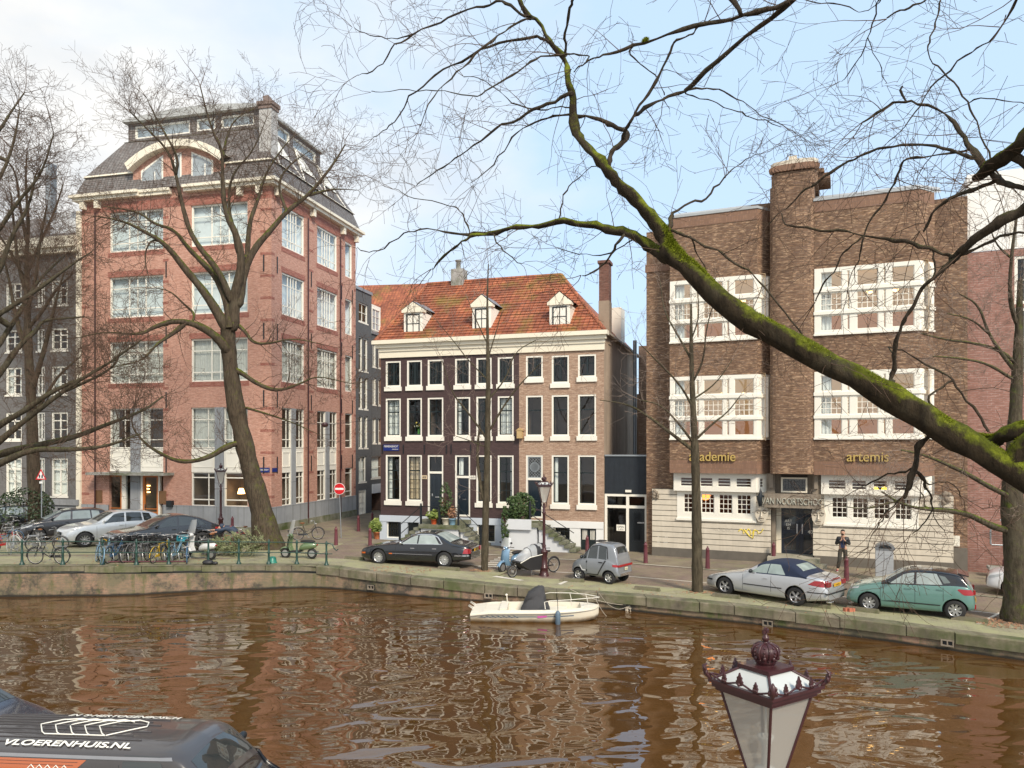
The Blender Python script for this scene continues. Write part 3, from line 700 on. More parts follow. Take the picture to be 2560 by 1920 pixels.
    for (xa,xb,ya,yb,yc) in ((354,409,450,428,388),(437,455,452,384,382),(480,534,440,380,402)):
        ua,ub=ff.U(xa),ff.U(xb); z0=TOP+.2; mb=MB(); za_,zb_=ff.Z(xa,yb),ff.Z(xb,yc)
        mb.prism([(ua,z0),(ub,z0),(ub,zb_),(ua,za_)],-.06,-.025,'y'); w=mb.build('window',white,gb)
        mb=MB(); k=.10; mb.prism([(ua+k,z0+k),(ub-k,z0+k),(ub-k,zb_-k*1.4),(ua+k,za_-k*1.4)],-.075,-.062,'y'); mb.build('pane',carglass('gable_pane',(.30,.34,.36)),w)
        mb=MB(); 
        if ub-ua>1: mb.box(lerp(ua,ub,.62),lerp(ua,ub,.62)+.07,-.09,-.076,z0+.1,min(za_,zb_)-.15); mb.build('glazing_bar',white,w)
    # chimney
    cu=ff.U(672); mb=MB(); cx0,cx1=W1-1.15,W1-.32
    zc0,zc1,zc2=z2,ff.Z(672,276,.8),ff.Z(672,245,.8)
    mb.box(cx0,cx1,.5,1.25,zc0,zc1); ch=mb.build('chimney',simple('chimney_render_grey',(.42,.41,.39),.85,var=.2),red)
    mb=MB(); mb.box(cx0-.06,cx1+.06,.44,1.31,zc1+.01,zc1+.2); mb.box(cx0-.12,cx1+.12,.38,1.37,zc1+.21,zc1+.45); mb.box(cx0+.2,cx0+.55,.6,1.0,zc1+.46,zc1+.85); mb.build('chimney_cap',simple('cap_brown_grey',(.20,.15,.13),.9,var=.25),ch)
# street name plates on the corner
sgn=simple('street_sign_blue',(.01,.025,.16),.3,var=.05)
for (px,M_,fc) in ((667,None,ff),(677,MS,fs_)):
    pass
u,z=ff.uz(662,1175); mb=MB(); mb.box(u-.35,u+.35,-.05,-.02,z-.14,z+.14); o=mb.build('street_sign',sgn,red)
text('LEIDSEGRACHT',.13,TM(u,-.055,z-.03),o,'lettering',white,.002,sx=.62)
u=fs_.U(683); mb=MB(MS); mb.box(.05,.65,-.05,-.02,z-.12,z+.12); mb.build('street_sign',sgn,red)
# ------------------------------------------------ grey house at the left
OL=O1-u1_*9.2; fl=Fac(OL,A1); gh=thing('canal_house','dark grey brick house left of the red block with white sash windows','building',OL,A1)
mb=MB(); mi=MB(); hol=[]; zt=fl.Z(150,600)
cols=[(fl.U(60+dx),fl.U(60+dx+38)) for dx in (-155,-65,-25+0,80-0)]
cols=[(fl.U(x0),fl.U(x1)) for x0,x1 in ((-40,-6),(14,54),(92,112),(128,169))]
rows=[(fl.Z(150,820),fl.Z(150,695)),(fl.Z(150,985),fl.Z(150,915)),(fl.Z(150,1088),fl.Z(150,1030)),(fl.Z(150,1240),fl.Z(150,1148))]
rows=[(fl.Z(150,762),fl.Z(150,700)),(fl.Z(150,875),fl.Z(150,820)),(fl.Z(150,985),fl.Z(150,915)),(fl.Z(150,1100),fl.Z(150,1030)),(fl.Z(150,1240),fl.Z(150,1145))]
hol=[(a,b,c,d) for a,b in cols for c,d in rows]
wall(mb,0,9.15,-.5,zt,hol,depth=.18); mb.quad((0,0,-.5),(0,9,-.5),(0,9,zt),(0,0,zt)); mb.build('wall',greybrick,gh)
for i,(a,b) in enumerate(cols):
    for j,(c,d) in enumerate(rows):
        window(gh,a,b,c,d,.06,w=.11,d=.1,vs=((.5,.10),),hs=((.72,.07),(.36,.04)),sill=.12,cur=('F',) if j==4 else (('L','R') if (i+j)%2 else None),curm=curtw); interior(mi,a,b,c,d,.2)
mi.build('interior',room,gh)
mb=MB(); mb.box(-.1,9.1,-.35,-.002,zt-.9,zt-.6); mb.box(-.1,9.1,-.55,-.003,zt-.59,zt+.1); mb.build('cornice',cream,gh)
mb=MB(); mb.box(0,9.1,-.08,-.004,-.5,fl.Z(150,1262)); mb.box(0,9.1,-.2,-.005,fl.Z(150,1262)+.003,fl.Z(150,1248)); mb.build('plinth',bluestone,gh)
mb=MB(); mb.add([(0,-.2,zt+.1),(9.1,-.2,zt+.1),(9.1,3.,zt+2.6),(0,3.,zt+2.6),(0,9,zt+2.4),(9.1,9,zt+2.4)],[(0,1,2,3),(3,2,5,4)]); rr=mb.build('roof',slate,gh)
mb=MB(); mb.box(4.3,4.75,2,2.5,zt+2,zt+6); mb.build('chimney_pipe',zinc,rr)
mb=MB(); mb.box(6.3,8.5,.4,2,zt+.3,zt+1.9); mb.build('dormer',white2,rr)
mb=MB(); mb.box(fl.U(147),fl.U(166),-.1,-.083,fl.Z(150,1290),fl.Z(150,1262)-.2); mb.build('basement_window',blk,gh)
# ------------------------------------------------ dark grey house in the side street
O3=OC+Vector((-sin(A1),cos(A1),0))*(D1+.02); A3=A1+pi/2; f3=Fac(O3,A3)
sh=thing('town_house','narrow dark grey brick house in the side street beside the red block','building',O3,A3)
zt=f3.Z(893,718); w3=max(2.2,f3.U(929))
mb=MB(); mi=MB(); rows=[(f3.Z(905,1290-40),f3.Z(905,1150)),(f3.Z(905,1120),f3.Z(905,1040)),(f3.Z(905,1022),f3.Z(905,943)),(f3.Z(905,927),f3.Z(905,843)),(f3.Z(905,805),f3.Z(905,757))]
cols=[(f3.U(897),f3.U(907)),(f3.U(911),f3.U(920))]
hol=[(a,b,c,d) for a,b in cols for c,d in rows[1:4]]+[(cols[0][0],cols[1][1],rows[4][0],rows[4][1]),(cols[0][0],cols[1][1]-.3,f3.Z(905,1205),f3.Z(905,1140)),(cols[0][0],cols[1][1]-.3,.1,f3.Z(905,1225))]
wall(mb,0,w3,-.5,zt,hol,depth=.2); mb.quad((0,0,zt),(w3,0,zt),(w3,8,zt),(0,8,zt)); mb.quad((0,8,-.5),(0,0,-.5),(0,0,zt),(0,8,zt)); mb.quad((w3,0,-.5),(w3,8,-.5),(w3,8,zt),(w3,0,zt))
mb.build('wall',darkgreybrick,sh)
for h in hol[:-1]:
    window(sh,*h,.08,w=.08,d=.1,vs=((.5,.05),) if h[1]-h[0]>1 else (),hs=((.5,.04),),sill=.1,cur=('F',) if h[2]<7 else None); interior(mi,*h,.2)
mi.build('interior',room,sh)
h=hol[-1]; mb=MB(); frame(mb,*h,.05,.12,.1,vs=((.5,.08),),hs=(.25,.5,.75)); mb.quad((h[0],.14,h[2]),(h[1],.14,h[2]),(h[1],.14,h[3]),(h[0],.14,h[3])); mb.build('door',white,sh)
mb=MB(); mb.box(-.05,w3+.05,-.08,-.002,zt-.15,zt+.08); mb.build('cornice',zinc,sh)
O3b=O3+f3.u*(w3+.02); f3b=Fac(O3b,A3); sh2=thing('town_house','lower grey house behind with white dormer and gateway','building',O3b,A3)
zb=f3b.Z(945,838); mb=MB(); cols=[(f3b.U(932),f3b.U(941)),(f3b.U(946),f3b.U(955))]
hol=[(a,b,f3b.Z(940,y1),f3b.Z(940,y0)) for a,b in cols for y0,y1 in ((860,918),(945,1012),(1045,1108))]+[(cols[0][0]-.3,cols[1][1]+2,f3b.Z(940,1195),f3b.Z(940,1140))]
hol.append((cols[0][0]-.3,cols[1][1]+4,-.2,f3b.Z(940,1232)))
wall(mb,0,9,-.5,zb,hol,depth=.2); mb.quad((0,0,zb),(9,0,zb),(9,8,zb),(0,8,zb)); mb.build('wall',darkgreybrick,sh2)
mi=MB()
for h in hol[:-1]: window(sh2,*h,.08,w=.08,d=.1,vs=((.5,.05),),hs=((.5,.04),),sill=.1,cur=('F',)); interior(mi,*h,.2)
interior(mi,*hol[-1],.2,d=5)
mi.build('interior',room,sh2)
mb=MB(); mb.box(0,9,-.12,-.002,f3b.Z(940,1232),f3b.Z(940,1232)+.7); mb.build('balcony_band',white2,sh2)
a,b=f3b.U(930),f3b.U(957); mb=MB(); z0,z1=zb+.02,f3b.Z(945,768,.3); mb.box(a,b,.2,2.5,z0,z1); dm=mb.build('dormer',white,sh2)
mb=MB(); frame(mb,a+.3,b-.3,z0+.3,z1-.3,.12,.08,.08,vs=((.5,.06),),hs=(.33,.66)); w=mb.build('window',white,dm); mb=MB(); mb.quad((a+.3,.19,z0+.3),(b-.3,.19,z0+.3),(b-.3,.19,z1-.3),(a+.3,.19,z1-.3)); mb.build('pane',carglass('dormer_pane',(.35,.40,.42)),w)
mb=MB(); mb.box(-.1,9,-.1,.3,zb-.05,zb+.15); mb.build('cornice',zinc,sh2)
# tiled house further back
bh=thing('rear_house','orange tiled house roof rising behind the side street','building',(-13,62,0),radians(-8))
mb=MB(); fb=Fac((-13,62,0),radians(-8)); ze=fb.Z(960,835); zr_=fb.Z(960,712,5.)
mb.box(-1,14,0,10,-.5,ze); mb.build('wall',brick('rear_brick',(.24,.13,.09),(.2,.11,.08),(.2,.17,.14)),bh)
mb=MB(); mb.add([(-1.3,-.4,ze),(14.3,-.4,ze),(14.3,5,zr_),(-1.3,5,zr_),(14.3,10.4,ze),(-1.3,10.4,ze)],[(0,1,2,3),(2,4,5,3),(0,3,5),(1,4,2)]); mb.build('roof',rooftile,bh)
# ------------------------------------------------ canal houses: brown and tan, one hipped roof each
A2=radians(-17.8); O2=Vector((-7.41,43.0,0)); W2=12.74; f2=Fac(O2,A2)
def X3(x,y): return f2.uz(*c3(x,y))
def X4(x,y): return f2.uz(*c4(x,y))
usplit=X3(1238,1000)[0]
ztopw=X3(1000,735)[1]; zcor=X3(1000,612)[1]
bro=thing('canal_house','dark brown painted brick house with orange tiled roof, pale blue plinth and white window frames','building',O2,A2)
tan=thing('canal_house','light tan brick house under the orange tiled roof with white plinth and side steps','building',O2,A2)
cx=[(316,420),(463,566),(606,714),(795,900),(942,1048),(1090,1200),(1285,1402),(1463,1583),(1645,1770)]
U=[(X3(a,1000)[0],X3(b,1000)[0]) for a,b in cx]
zr1=[(X3(370,960)[1],X3(370,782)[1])]*6+[(X3(1345,900)[1],X3(1345,745)[1]),(X3(1523,935)[1],X3(1523,742)[1]),(X3(1705,893)[1],X3(1705,735)[1])]
zr2=[(X3(370,1304)[1],X3(370,1040)[1])]*6+[(X3(1523,1300)[1],X3(1523,1016)[1])]*3
zr3=[(X4(370,475)[1],X4(370,158)[1])]*6+[(X4(1523,500)[1],X4(1523,160)[1])]*3
zpl=X4(600,583)[1]; zpt=X4(1600,615)[1]
hol=[[],[]]
jobs=[]
for i,(a,b) in enumerate(U):
    k=0 if i<6 else 1; par=(bro,tan)[k]
    for r,zz in enumerate((zr1[i],zr2[i],zr3[i])):
        z0,z1=zz
        if r==2 and i in (2,3,6): z0=X4(660,578)[1] if i<6 else X4(1345,595)[1]
        hol[k].append((a,b,z0,z1)); jobs.append((i,k,r,a,b,z0,z1))
for k,(par,ua,ub,mt,zp) in enumerate(((bro,0,usplit,brownbrick,zpl),(tan,usplit,W2,tanbrick,zpt))):
    mb=MB(); wall(mb,ua,ub,zp,ztopw+.3,hol[k],depth=.12)
    if k==0: mb.quad((0,11.3,-.5),(0,0,-.5),(0,0,ztopw+.3),(0,11.3,ztopw+.3))
    mb.build('wall',mt,par)
for (i,k,r,a,b,z0,z1) in jobs:
    par=(bro,tan)[k]; W=b-a
    if r==2 and i in (2,3,6):
        zt=z1-(X4(0,158)[1]-X4(0,275)[1] if i<6 else X4(1345,158)[1]-X4(1345,325)[1])
        if i==3: zt=X4(850,312)[1]
        mb=MB(); frame(mb,a,b,z0,z1,.02,.09,.14,hs=()); mb.box(a+.09,b-.09,.018,.12,zt-.05,zt+.07)
        dr=mb.build('door',white,par)
        mb=MB(); mb.box(a+.1,b-.1,.10,.15,z0,zt-.05)
        for (x0,x1,q0,q1) in ((.2,.8,.08,.40),(.2,.8,.48,.92)) if i!=2 else ((.15,.47,.35,.92),(.53,.85,.35,.92),(.15,.85,.06,.3)):
            fm=lambda f:a+.1+(W-.2)*f; zz=lambda f:z0+(zt-z0)*f
            frame(mb,fm(x0),fm(x1),zz(q0),zz(q1),.085,.03,.03)
        mb.build('door_leaf',simple('door_blue_black',(.012,.02,.03),.3,var=.2,coat=.4),dr)
        mb=MB(); mb.box(a+.22,a+.28,.06,.1,lerp(z0,zt,.45),lerp(z0,zt,.45)+.15); mb.build('handle',chrome,dr)
        mb=MB(); mb.box(a+.45*W,a+.7*W,.075,.095,lerp(z0,zt,.42),lerp(z0,zt,.42)+.05); mb.build('letter_slot',chrome,dr)
        mb=MB(); frame(mb,a+.09,b-.09,zt+.07,z1-.09,.05,.05,.06); 
        if i==6:
            c=((a+b)/2,(zt+z1)/2); ww=W-.3; hh=(z1-zt)-.25
            mb.lathe([(.26,.05),(.26,.085),(.22,.085),(.22,.05)],18,(c[0],0,c[1]),0,'y')
            for q in range(-7,8):
                for sgn_ in (1,-1):
                    x0_=c[0]+q*.16-sgn_*hh/2; x1_=c[0]+q*.16+sgn_*hh/2; A_=Vector((x0_,.065,c[1]-hh/2)); B_=Vector((x1_,.065,c[1]+hh/2)); L_=a+.15;R_=b-.15
                    def clip(A_,B_):
                        d=B_-A_; t0,t1_=0,1
                        for lim,s in ((L_,1),(R_,-1)):
                            pa=(A_.x-lim)*s; pb=(B_.x-lim)*s
                            if pa<0 and pb<0: return None
                            if pa<0: t0=max(t0,pa/(pa-pb))
                            if pb<0: t1_=min(t1_,pa/(pa-pb))
                        return (A_+d*t0,A_+d*t1_) if t0<t1_ else None
                    cc=clip(A_,B_)
                    if cc: mb.tube(cc,.010,3)
        fo=mb.build('transom',blk if i<6 else zinc,dr); mb=MB(); mb.quad((a+.12,.11,zt+.07),(b-.12,.11,zt+.07),(b-.12,.11,z1-.1),(a+.12,.11,z1-.1)); mb.build('pane',gl,fo)
        if i==3: mb=MB(); curtain(mb,a+.15,a+.45*W,zt+.1,z1-.1,.25); mb.build('curtain',curtw,fo)
        continue
    if r==0: vs,hs=((.5,.16),(.25,.03),(.75,.03)),((.33,.03),(.66,.03))
    elif k==0: vs,hs=((.5,.03),),((.66,.07),(.33,.03),(.83,.03)) if r==1 else ((.68,.07),(.24,.03),(.46,.03),(.86,.03))
    else: vs,hs=(),((.66,.06),)
    if i in (7,8) and r==0: vs,hs=((.5,.10),),((.66,.05),)
    cur={(0,1):'F',(3,1):'L',(5,1):'R',(0,2):'L',(1,2):'F',(5,2):'R',(7,2):'L',(8,1):'r',(6,1):'r'}.get((i,r))
    if (i,r)==(5,1): cur='h'
    o=window(par,a,b,z0,z1,.012,w=.085,d=.16,vs=vs,hs=hs,mats=(white,dkgreen),sash=.07 if r==0 else .05,sill=.24,cur=(cur,) if cur else None,curm=curto if (i,r)==(1,2) else curtw,gm=gl)
for k,par in ((0,bro),(1,tan)):
    mi=MB()
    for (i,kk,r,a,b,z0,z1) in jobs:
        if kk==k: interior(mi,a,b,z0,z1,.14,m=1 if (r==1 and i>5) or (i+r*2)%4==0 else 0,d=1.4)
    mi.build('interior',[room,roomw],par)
# things seen in windows
a,b=U[1]; z0=zr2[1][0]; vase=thing('flower_vase','bright green vase of yellow tulips on a first floor window sill','vase',f2.O+f2.u*((a+b)/2+.1)+f2.n*.45+Vector((0,0,z0+.05)),A2)
mb=MB(); mb.lathe([(.07,0),(.12,.1),(.10,.3),(.12,.36)],10); mb.build('vase',simple('vase_green',(.12,.5,.03),.3),vase)
mb=MB(); r_=random.Random(3)
for q in range(16): mb.ball((r_.uniform(-.3,.3),r_.uniform(-.12,.12),.45+r_.uniform(0,.28)),.055,m=r_.choice((0,0,1)),n=6)
for q in range(14): x=r_.uniform(-.3,.3); mb.tube([(0,0,.3),(x*.6,0,.5),(x,r_.uniform(-.1,.1),.55+r_.uniform(-.05,.1))],.012,3,m=2)
mb.build('flowers',[simple('tulip_yellow',(.7,.5,.05),.6),simple('tulip_cream',(.75,.7,.5),.6),leafg],vase)
# party details
mb=MB(); mb.box(0-.03,usplit,-.10,-.002,-.5,zpl-.0); 
def plinth(par,ua,ub,zp,holes,mt):
    mb=MB(); wall(mb,ua,ub,-.5,zp-.003,holes,y=-.07,depth=.25); mb.quad((ua,-.07,zp-.003),(ub,-.07,zp-.003),(ub,0,zp-.003),(ua,0,zp-.003)); mb.box(ua,ub,-.10,-.072,zp-.35,zp-.012); return mb.build('plinth',mt,par)
def HB(x0,x1,y0,y1): a,b=X4(x0,y0)[0],X4(x1,y0)[0]; return (a,b,X4((x0+x1)/2,y1)[1],X4((x0+x1)/2,y0)[1])
hb=[HB(325,425,612,732),HB(470,548,612,700),HB(948,1075,622,762)]; hb[1]=(hb[1][0],hb[1][1],-.2,hb[1][3])
plinth(bro,-.03,usplit,zpl,hb,simple('pale_blue_stucco',(.52,.57,.63),.7,var=.1,scale=1.2))
ht=[HB(1473,1590,642,795),HB(1663,1772,657,830)]; ht[1]=(ht[1][0],ht[1][1],-.1,ht[1][3])
plinth(tan,usplit,W2,zpt,ht,simple('white_stucco',(.74,.74,.72),.7,var=.08,scale=1.2))
for par,hh in ((bro,(hb[0],hb[2])),(tan,(ht[0],))):
    mi=MB()
    for h in hh:
        window(par,*h,.02,w=.06,d=.1,mats=(white if par is bro else blk,blk),vs=(.2,.4,.6,.8) if h is hb[0] else (.33,.66),hs=(.5,) if h is hb[0] else (.25,.5,.75),sash=.05); interior(mi,*h,.2,d=.6)
    mi.build('interior',room,par)
h=ht[1]; mb=MB(); mb.box(h[0],h[1],.05,.1,-.1,h[3]); dr=mb.build('door',dkgreen,tan); mb=MB()
for q in (.12,.2,.28,.36,.62,.70,.78,.86): mb.box(h[0]+(h[1]-h[0])*q,h[0]+(h[1]-h[0])*q+.035,.03,.049,lerp(0,h[3],.45),h[3]-.15)
mb.build('door_bars',white,dr)
h=hb[1]; mb=MB(); mb.box(h[0],h[1],.05,.1,-.2,h[3]); mb.build('door',blk,bro)
# cornice over both
for k,(par,ua,ub) in enumerate(((bro,-.35,usplit-.002),(tan,usplit,W2+.25))):
    mb=MB(); zA=ztopw
    mb.box(ua+.3 if k==0 else ua,ub-.2 if k else ub,-.10,-.001,zA,zA+.34); mb.box(ua+.28 if k==0 else ua,ub-.18 if k else ub,-.16,-.002,zA+.345,zcor-.42)
    mb.box(ua+.15 if k==0 else ua,ub-.1 if k else ub,-.28,-.003,zcor-.415,zcor-.22); mb.box(ua,ub,-.45,.1,zcor-.215,zcor); mb.build('cornice',cream,par)
# roof
e=zcor-.02; rz=f2.Z(1230,697,4.6); D2=11.3; ru0=f2.U(1062,4.6); ru1=f2.U(1400,4.6); ym=4.9
def roofpart(par,q,tri):
    mb=MB(); 
    for f in q: mb.poly(f)
    o=mb.build('roof',rooftile,par); return o
pL,pR=(0-.2,-.3,e),(W2+.1,-.3,e); kL,kR=(ru0,ym,rz),(ru1,ym,rz); bL,bR=(-.2,D2,e),(W2+.1,D2,e)
tS=(usplit-ru0)/(ru1-ru0); kS=(usplit,ym,rz); pS=(usplit,-.3,e)
rb=roofpart(bro,[[pL,pS,kS,kL],[bL,pL,kL]],0); rt=roofpart(tan,[[pS,pR,kR,kS],[pR,bR,kR],[bR,bL,kL,kR]],0)
mb=MB(); mb.tube([kL,kS],.13,6); mb.tube([pL,kL],.12,6); mb.build('ridge_tiles',rooftile,rb)
mb=MB(); mb.tube([kS,kR],.13,6); mb.tube([pR,kR],.12,6); mb.build('ridge_tiles',rooftile,rt)
# real tile relief on the visible slope: rows of half-round pantile courses
def relief(par,poly_u0,poly_u1,f0,f1):
    mb=MB(); n=22; sl=Vector((0,ym+.3,rz-e)); L=sl.length; nrm=Vector((0,-(rz-e),ym+.3)).normalized()
    for k in range(n):
        t=(k+.0)/n; ua=lerp(poly_u0[0],poly_u0[1],t); ub=lerp(poly_u1[0],poly_u1[1],t)
        o=Vector((0,-.3,e))+sl*t; p=o+nrm*.055; q=o+sl*(1./n)+nrm*.012
        mb.quad((ua,p.y,p.z),(ub,p.y,p.z),(ub,q.y,q.z),(ua,q.y,q.z)); mb.quad((ua,o.y,o.z),(ub,o.y,o.z),(ub,p.y,p.z),(ua,p.y,p.z))
    return mb.build('tile_courses',rooftile,par)
relief(rb,(-.2,ru0),(usplit,usplit),0,0); relief(rt,(usplit,usplit),(W2+.1,ru1),0,0)
# dormers
for par,(x0,x1,y0,y1,yp) in ((rb,(442,570,450,620,378)),(rb,(915,1045,412,590,328)),(rt,(1448,1590,398,575,308))):
    off=.35; a,b=f2.U(c3(x0,0)[0],off),f2.U(c3(x1,0)[0],off); z0,z1,zp=[f2.Z(*c3(x0,y),off) for y in (y1,y0,yp)]
    a,b=min(a,b),max(a,b)
    c=(a+b)/2; dp=1.0+(zp-e)/(rz-e)*(ym)
    mb=MB(); mb.prism([(a,z0),(b,z0),(b,z1),(a,z1)],off,dp,'y'); dm=mb.build('dormer',white,par)
    mb=MB(); mb.prism([(a-.1,z1+.002),(b+.1,z1+.002),(b+.1,z1+.16),(a-.1,z1+.16)],off-.1,off+.3,'y'); mb.prism([(a-.08,z1+.163),(b+.08,z1+.163),(c,zp)],off-.08,off+.12,'y'); mb.build('pediment',cream,dm)
    mb=MB(); mb.add([(a-.14,off-.05,z1+.17),(c,off-.05,zp+.06),(b+.14,off-.05,z1+.17),(a-.14,dp,z1+.17),(c,dp,zp+.06),(b+.14,dp,z1+.17)],[(0,1,4,3),(1,2,5,4)]); mb.build('dormer_roof',zinc,dm)
    window(dm,a+.17,b-.17,z0+.22,z1-.08,off-.05,w=.03,d=.08,vs=(.5,),hs=(.5,),mats=(dkgreen,dkgreen),sash=.03,gm=carglass('dormer_glass',(.03,.04,.045)))
mb=MB(); a=f2.U(1148,4.9); mb.box(a-.38,a+.38,4.5,5.3,rz-.4,f2.Z(1148,675,4.9)); ch=mb.build('chimney',concrete,rb); mb=MB(); mb.lathe([(.16,0),(.14,.5),(.2,.52),(.2,.6)],10,(a-.05,4.9,f2.Z(1148,675,4.9))); mb.build('chimney_pot',concrete,ch)
a0,a1=f2.U(1500,1.6),f2.U(1526,1.6); mb=MB(); mb.box(a0,a1,1.2,2.0,e-.5,f2.Z(1512,755,1.6)); ch=mb.build('chimney',simple('render_brown',(.30,.23,.17),.9,var=.25),rt)
mb=MB(); mb.box(a0+.02,a1-.02,1.22,1.98,f2.Z(1512,755,1.6),f2.Z(1512,662,1.6)); mb.box(a0-.05,a1+.05,1.15,2.05,f2.Z(1512,662,1.6)+.002,f2.Z(1512,655,1.6)); mb.build('chimney_stack',chimbrick,ch)
# rendered flank wall, side eaves, downpipe
def mk_flank():
    n=N('flank_render'); o=n.tex(); uv=n.tex('UV')
    c=n.mix(n.ramp(n.noise(o,.5,7,.7),[(.35,0.),(.65,1.)]),(.46,.36,.27),(.32,.25,.19))
    c=n.mix(n.ramp(n.noise(n.mapping(uv,(1.5,.1,1)),1.2,4),[(.5,0.),(.7,.7)]),c,(.20,.15,.11)); n.col(c); n.set(Roughness=.95); return n.mat
flank=mk_flank()
mb=MB(); mb.add([(W2,0,-.5),(W2,D2,-.5),(W2,D2,zcor),(W2,0,zcor)],[(0,1,2,3)]); mb.quad((W2,D2,-.5),(0,D2,-.5),(0,D2,e),(W2,D2,e)); mb.build('flank_wall',flank,tan)
mb=MB(); mb.box(W2+.003,W2+.25,.1,D2,e-.12,e-.01); mb.build('eaves_board',simple('eaves_wood',(.34,.28,.22),.7,var=.3),tan)
mb=MB(); mb.tube([(W2+.45,7.5,e+.5),(W2+.45,7.5,4.2),(W2+.15,7.2,3.9)],.12,8); mb.build('flue_pipe',zinc,tan)
a=f2.U(1550,3.4); mb=MB(); mb.box(W2-1.2,W2-.05,5.5,6.8,e,e+2.2); dm=mb.build('dormer',white,rt)
# street plate, house numbers, lamp
u,z=X3(355,1380); mb=MB(); mb.box(u-.48,u+.48,-.03,-.004,z-.17,z+.17); o=mb.build('street_sign',sgn,bro)
text('PRINSENGRACHT',.155,TM(u,-.036,z+.02),o,'lettering',white,.002,sx=.72); text('CENTRUM',.08,TM(u+.25,-.036,z-.12),o,'lettering',white,.002)
for (x,y,s,m) in ((585,312,'408',curto),(918,314,'410',white)):
    u,z=X4(x,y); mb=MB(); mb.box(u-.16,u+.16,-.03,-.004,z-.10,z+.10); o=mb.build('number_plate',m,bro); text(s,.16,TM(u,-.036,z-.055),o,'lettering',blk,.002)
mb=MB()
for x in (295,440,585,737,770,905): u,z=X3(x,1390); mb.box(u-.02,u+.02,-.05,-.003,z-.25,z+.25)
mb.build('wall_anchor',blk,bro)
u,z=X4(1250,18); mb=MB(); mb.box(u-.14,u+.14,-.3,-.02,z-.2,z+.2); mb.prism([(u-.2,z+.21),(u+.2,z+.21),(u,z+.36)],-.32,-.02,'y'); mb.build('wall_lantern',simple('lantern_brass',(.6,.42,.2),.4,metal=.4),tan)
# ------------------------------------------------ stoops
def stoop(name,label,par_f,ua,ub,ztop,plat,flights,stone_m,wall_m,dep=1.35,rails=()):
    t=thing(name,label,'steps',f2.O,A2)
    mb=MB(); mb.box(plat[0],plat[1],-dep,-.11,ztop-.22,ztop); mb.build('landing',stone_m,t)
    mb=MB(); mb.box(plat[0]+.1,plat[1]-.1,-dep+.1,-.11,-.4,ztop-.223); mb.build('stoop_wall',wall_m,t)
    for (u0,dir_,n,run) in flights:
        for k in range(n):
            zt=ztop-(k+1)*ztop/(n+1); x0=u0+dir_*k*run; x1=u0+dir_*(k+1.25)*run
            mb=MB(); mb.box(min(x0,x1),max(x0,x1),-dep+.02+.004*k,-.11,zt-.14,zt); mb.box(min(x0,x0+dir_*run),max(x0,x0+dir_*run),-dep+.15,-.11,-.4,zt-.142,1); mb.build('step',[stone_m,wall_m],t)
    for pts,posts in rails:
        mb=MB()
        for zz in (.95,.45): mb.tube([(u,-dep+.1,z+zz) for u,z in pts],.022,5)
        for (u,z) in posts: mb.box(u-.045,u+.045,-dep+.055,-dep+.145,z,z+1.02); mb.ball((u,-dep+.1,z+1.06),.06,n=8)
        mb.build('railing',blk,t)
    return t
za=X4(650,580)[1]-.2
p0,p1=X4(540,630)[0],X4(828,630)[0]; z_s=X4(650,632)[1]
fo=Fac(O2-f2.n*1.3,A2); z_s=fo.Z(*c4(650,640)); p0,p1=fo.U(c4(545,0)[0]),fo.U(c4(828,0)[0])
st1=stoop('front_steps','double stone stoop with black railings before the brown house','x',0,0,z_s,(p0,p1),((p0,-1,5,.25),(p1,1,5,.25)),stepstone,white2,rails=(([(p0-1.2,.1),(p0+.1,z_s),(p1-.1,z_s),(p1+1.2,.1)],[(p0-1.15,.15),(p0+.1,z_s),((p0+p1)/2,z_s),(p1-.1,z_s),(p1+1.15,.15)]),))
z_t=fo.Z(*c4(1250,640)); q0,q1=fo.U(c4(1150,0)[0]),fo.U(c4(1325,0)[0])
mb=MB(); 
st2=stoop('front_steps','mossy stone steps with white parapet and iron handrail before the tan house','x',0,0,z_t+.1,(q0,q1+.35),((q1+.35,1,7,.27),),stepstone,white2,rails=(([(q1-.1,z_t+.1),(q1+2.2,.05)],[(q1-.1,z_t+.1)]),))
for (par,x0,x1,zz) in ((st1,U[2][0]-.1,U[3][1]+.1,z_s),): 
    mb=MB(); mb.box(x0,x1,-.55,-.11,zz+.003,zz+.2); mb.build('threshold_step',stepstone,par)
mb=MB(); mb.box(q0,q1,-1.42,-1.33,z_t-.25,z_t+.28); mb.build('parapet',white2,st2)
# ------------------------------------------------ black boarded shop between the houses
ua=W2+.02; ub=f2.U(1617); f4=f2
shop=thing('shopfront','black boarded infill shop with white framed glazed door between tan house and brick school','shop',f2.O,A2)
zb=X4(1960,430)[1]; zt=X4(1960,168)[1]; yo=.12
mb=MB(); n=34
for k in range(n):
    a=lerp(ua,ub,k/n); b=lerp(ua,ub,(k+1)/n); mb.box(a+.006,b-.006,yo,yo+.1+.0,zb,zt)
mb.box(ua,ub,yo+.03,yo+.2,zb+.01,zt-.01); mb.build('boarding',simple('black_boards',(.018,.024,.032),.5,var=.35,scale=4),shop)
mb=MB(); mb.box(ua,ub,yo-.06,yo+.3,zt+.002,zt+.08); mb.build('coping',zinc,shop)
um=X4(1985,600)[0]; zm=X4(1960,518)[1]
mb=MB(); mb.box(ua,ua+.12,yo-.02,yo+.12,-.1,zb-.002); mb.box(ub-.12,ub,yo-.02,yo+.12,-.1,zb-.002); mb.box(um-.07,um+.07,yo-.02,yo+.12,-.1,zb-.002); mb.box(ua+.12,ub-.12,yo-.018,yo+.12,zb-.12,zb-.003); mb.box(ua+.12,ub-.12,yo-.016,yo+.12,zm-.07,zm+.07)
fr=mb.build('shop_frame',white,shop)
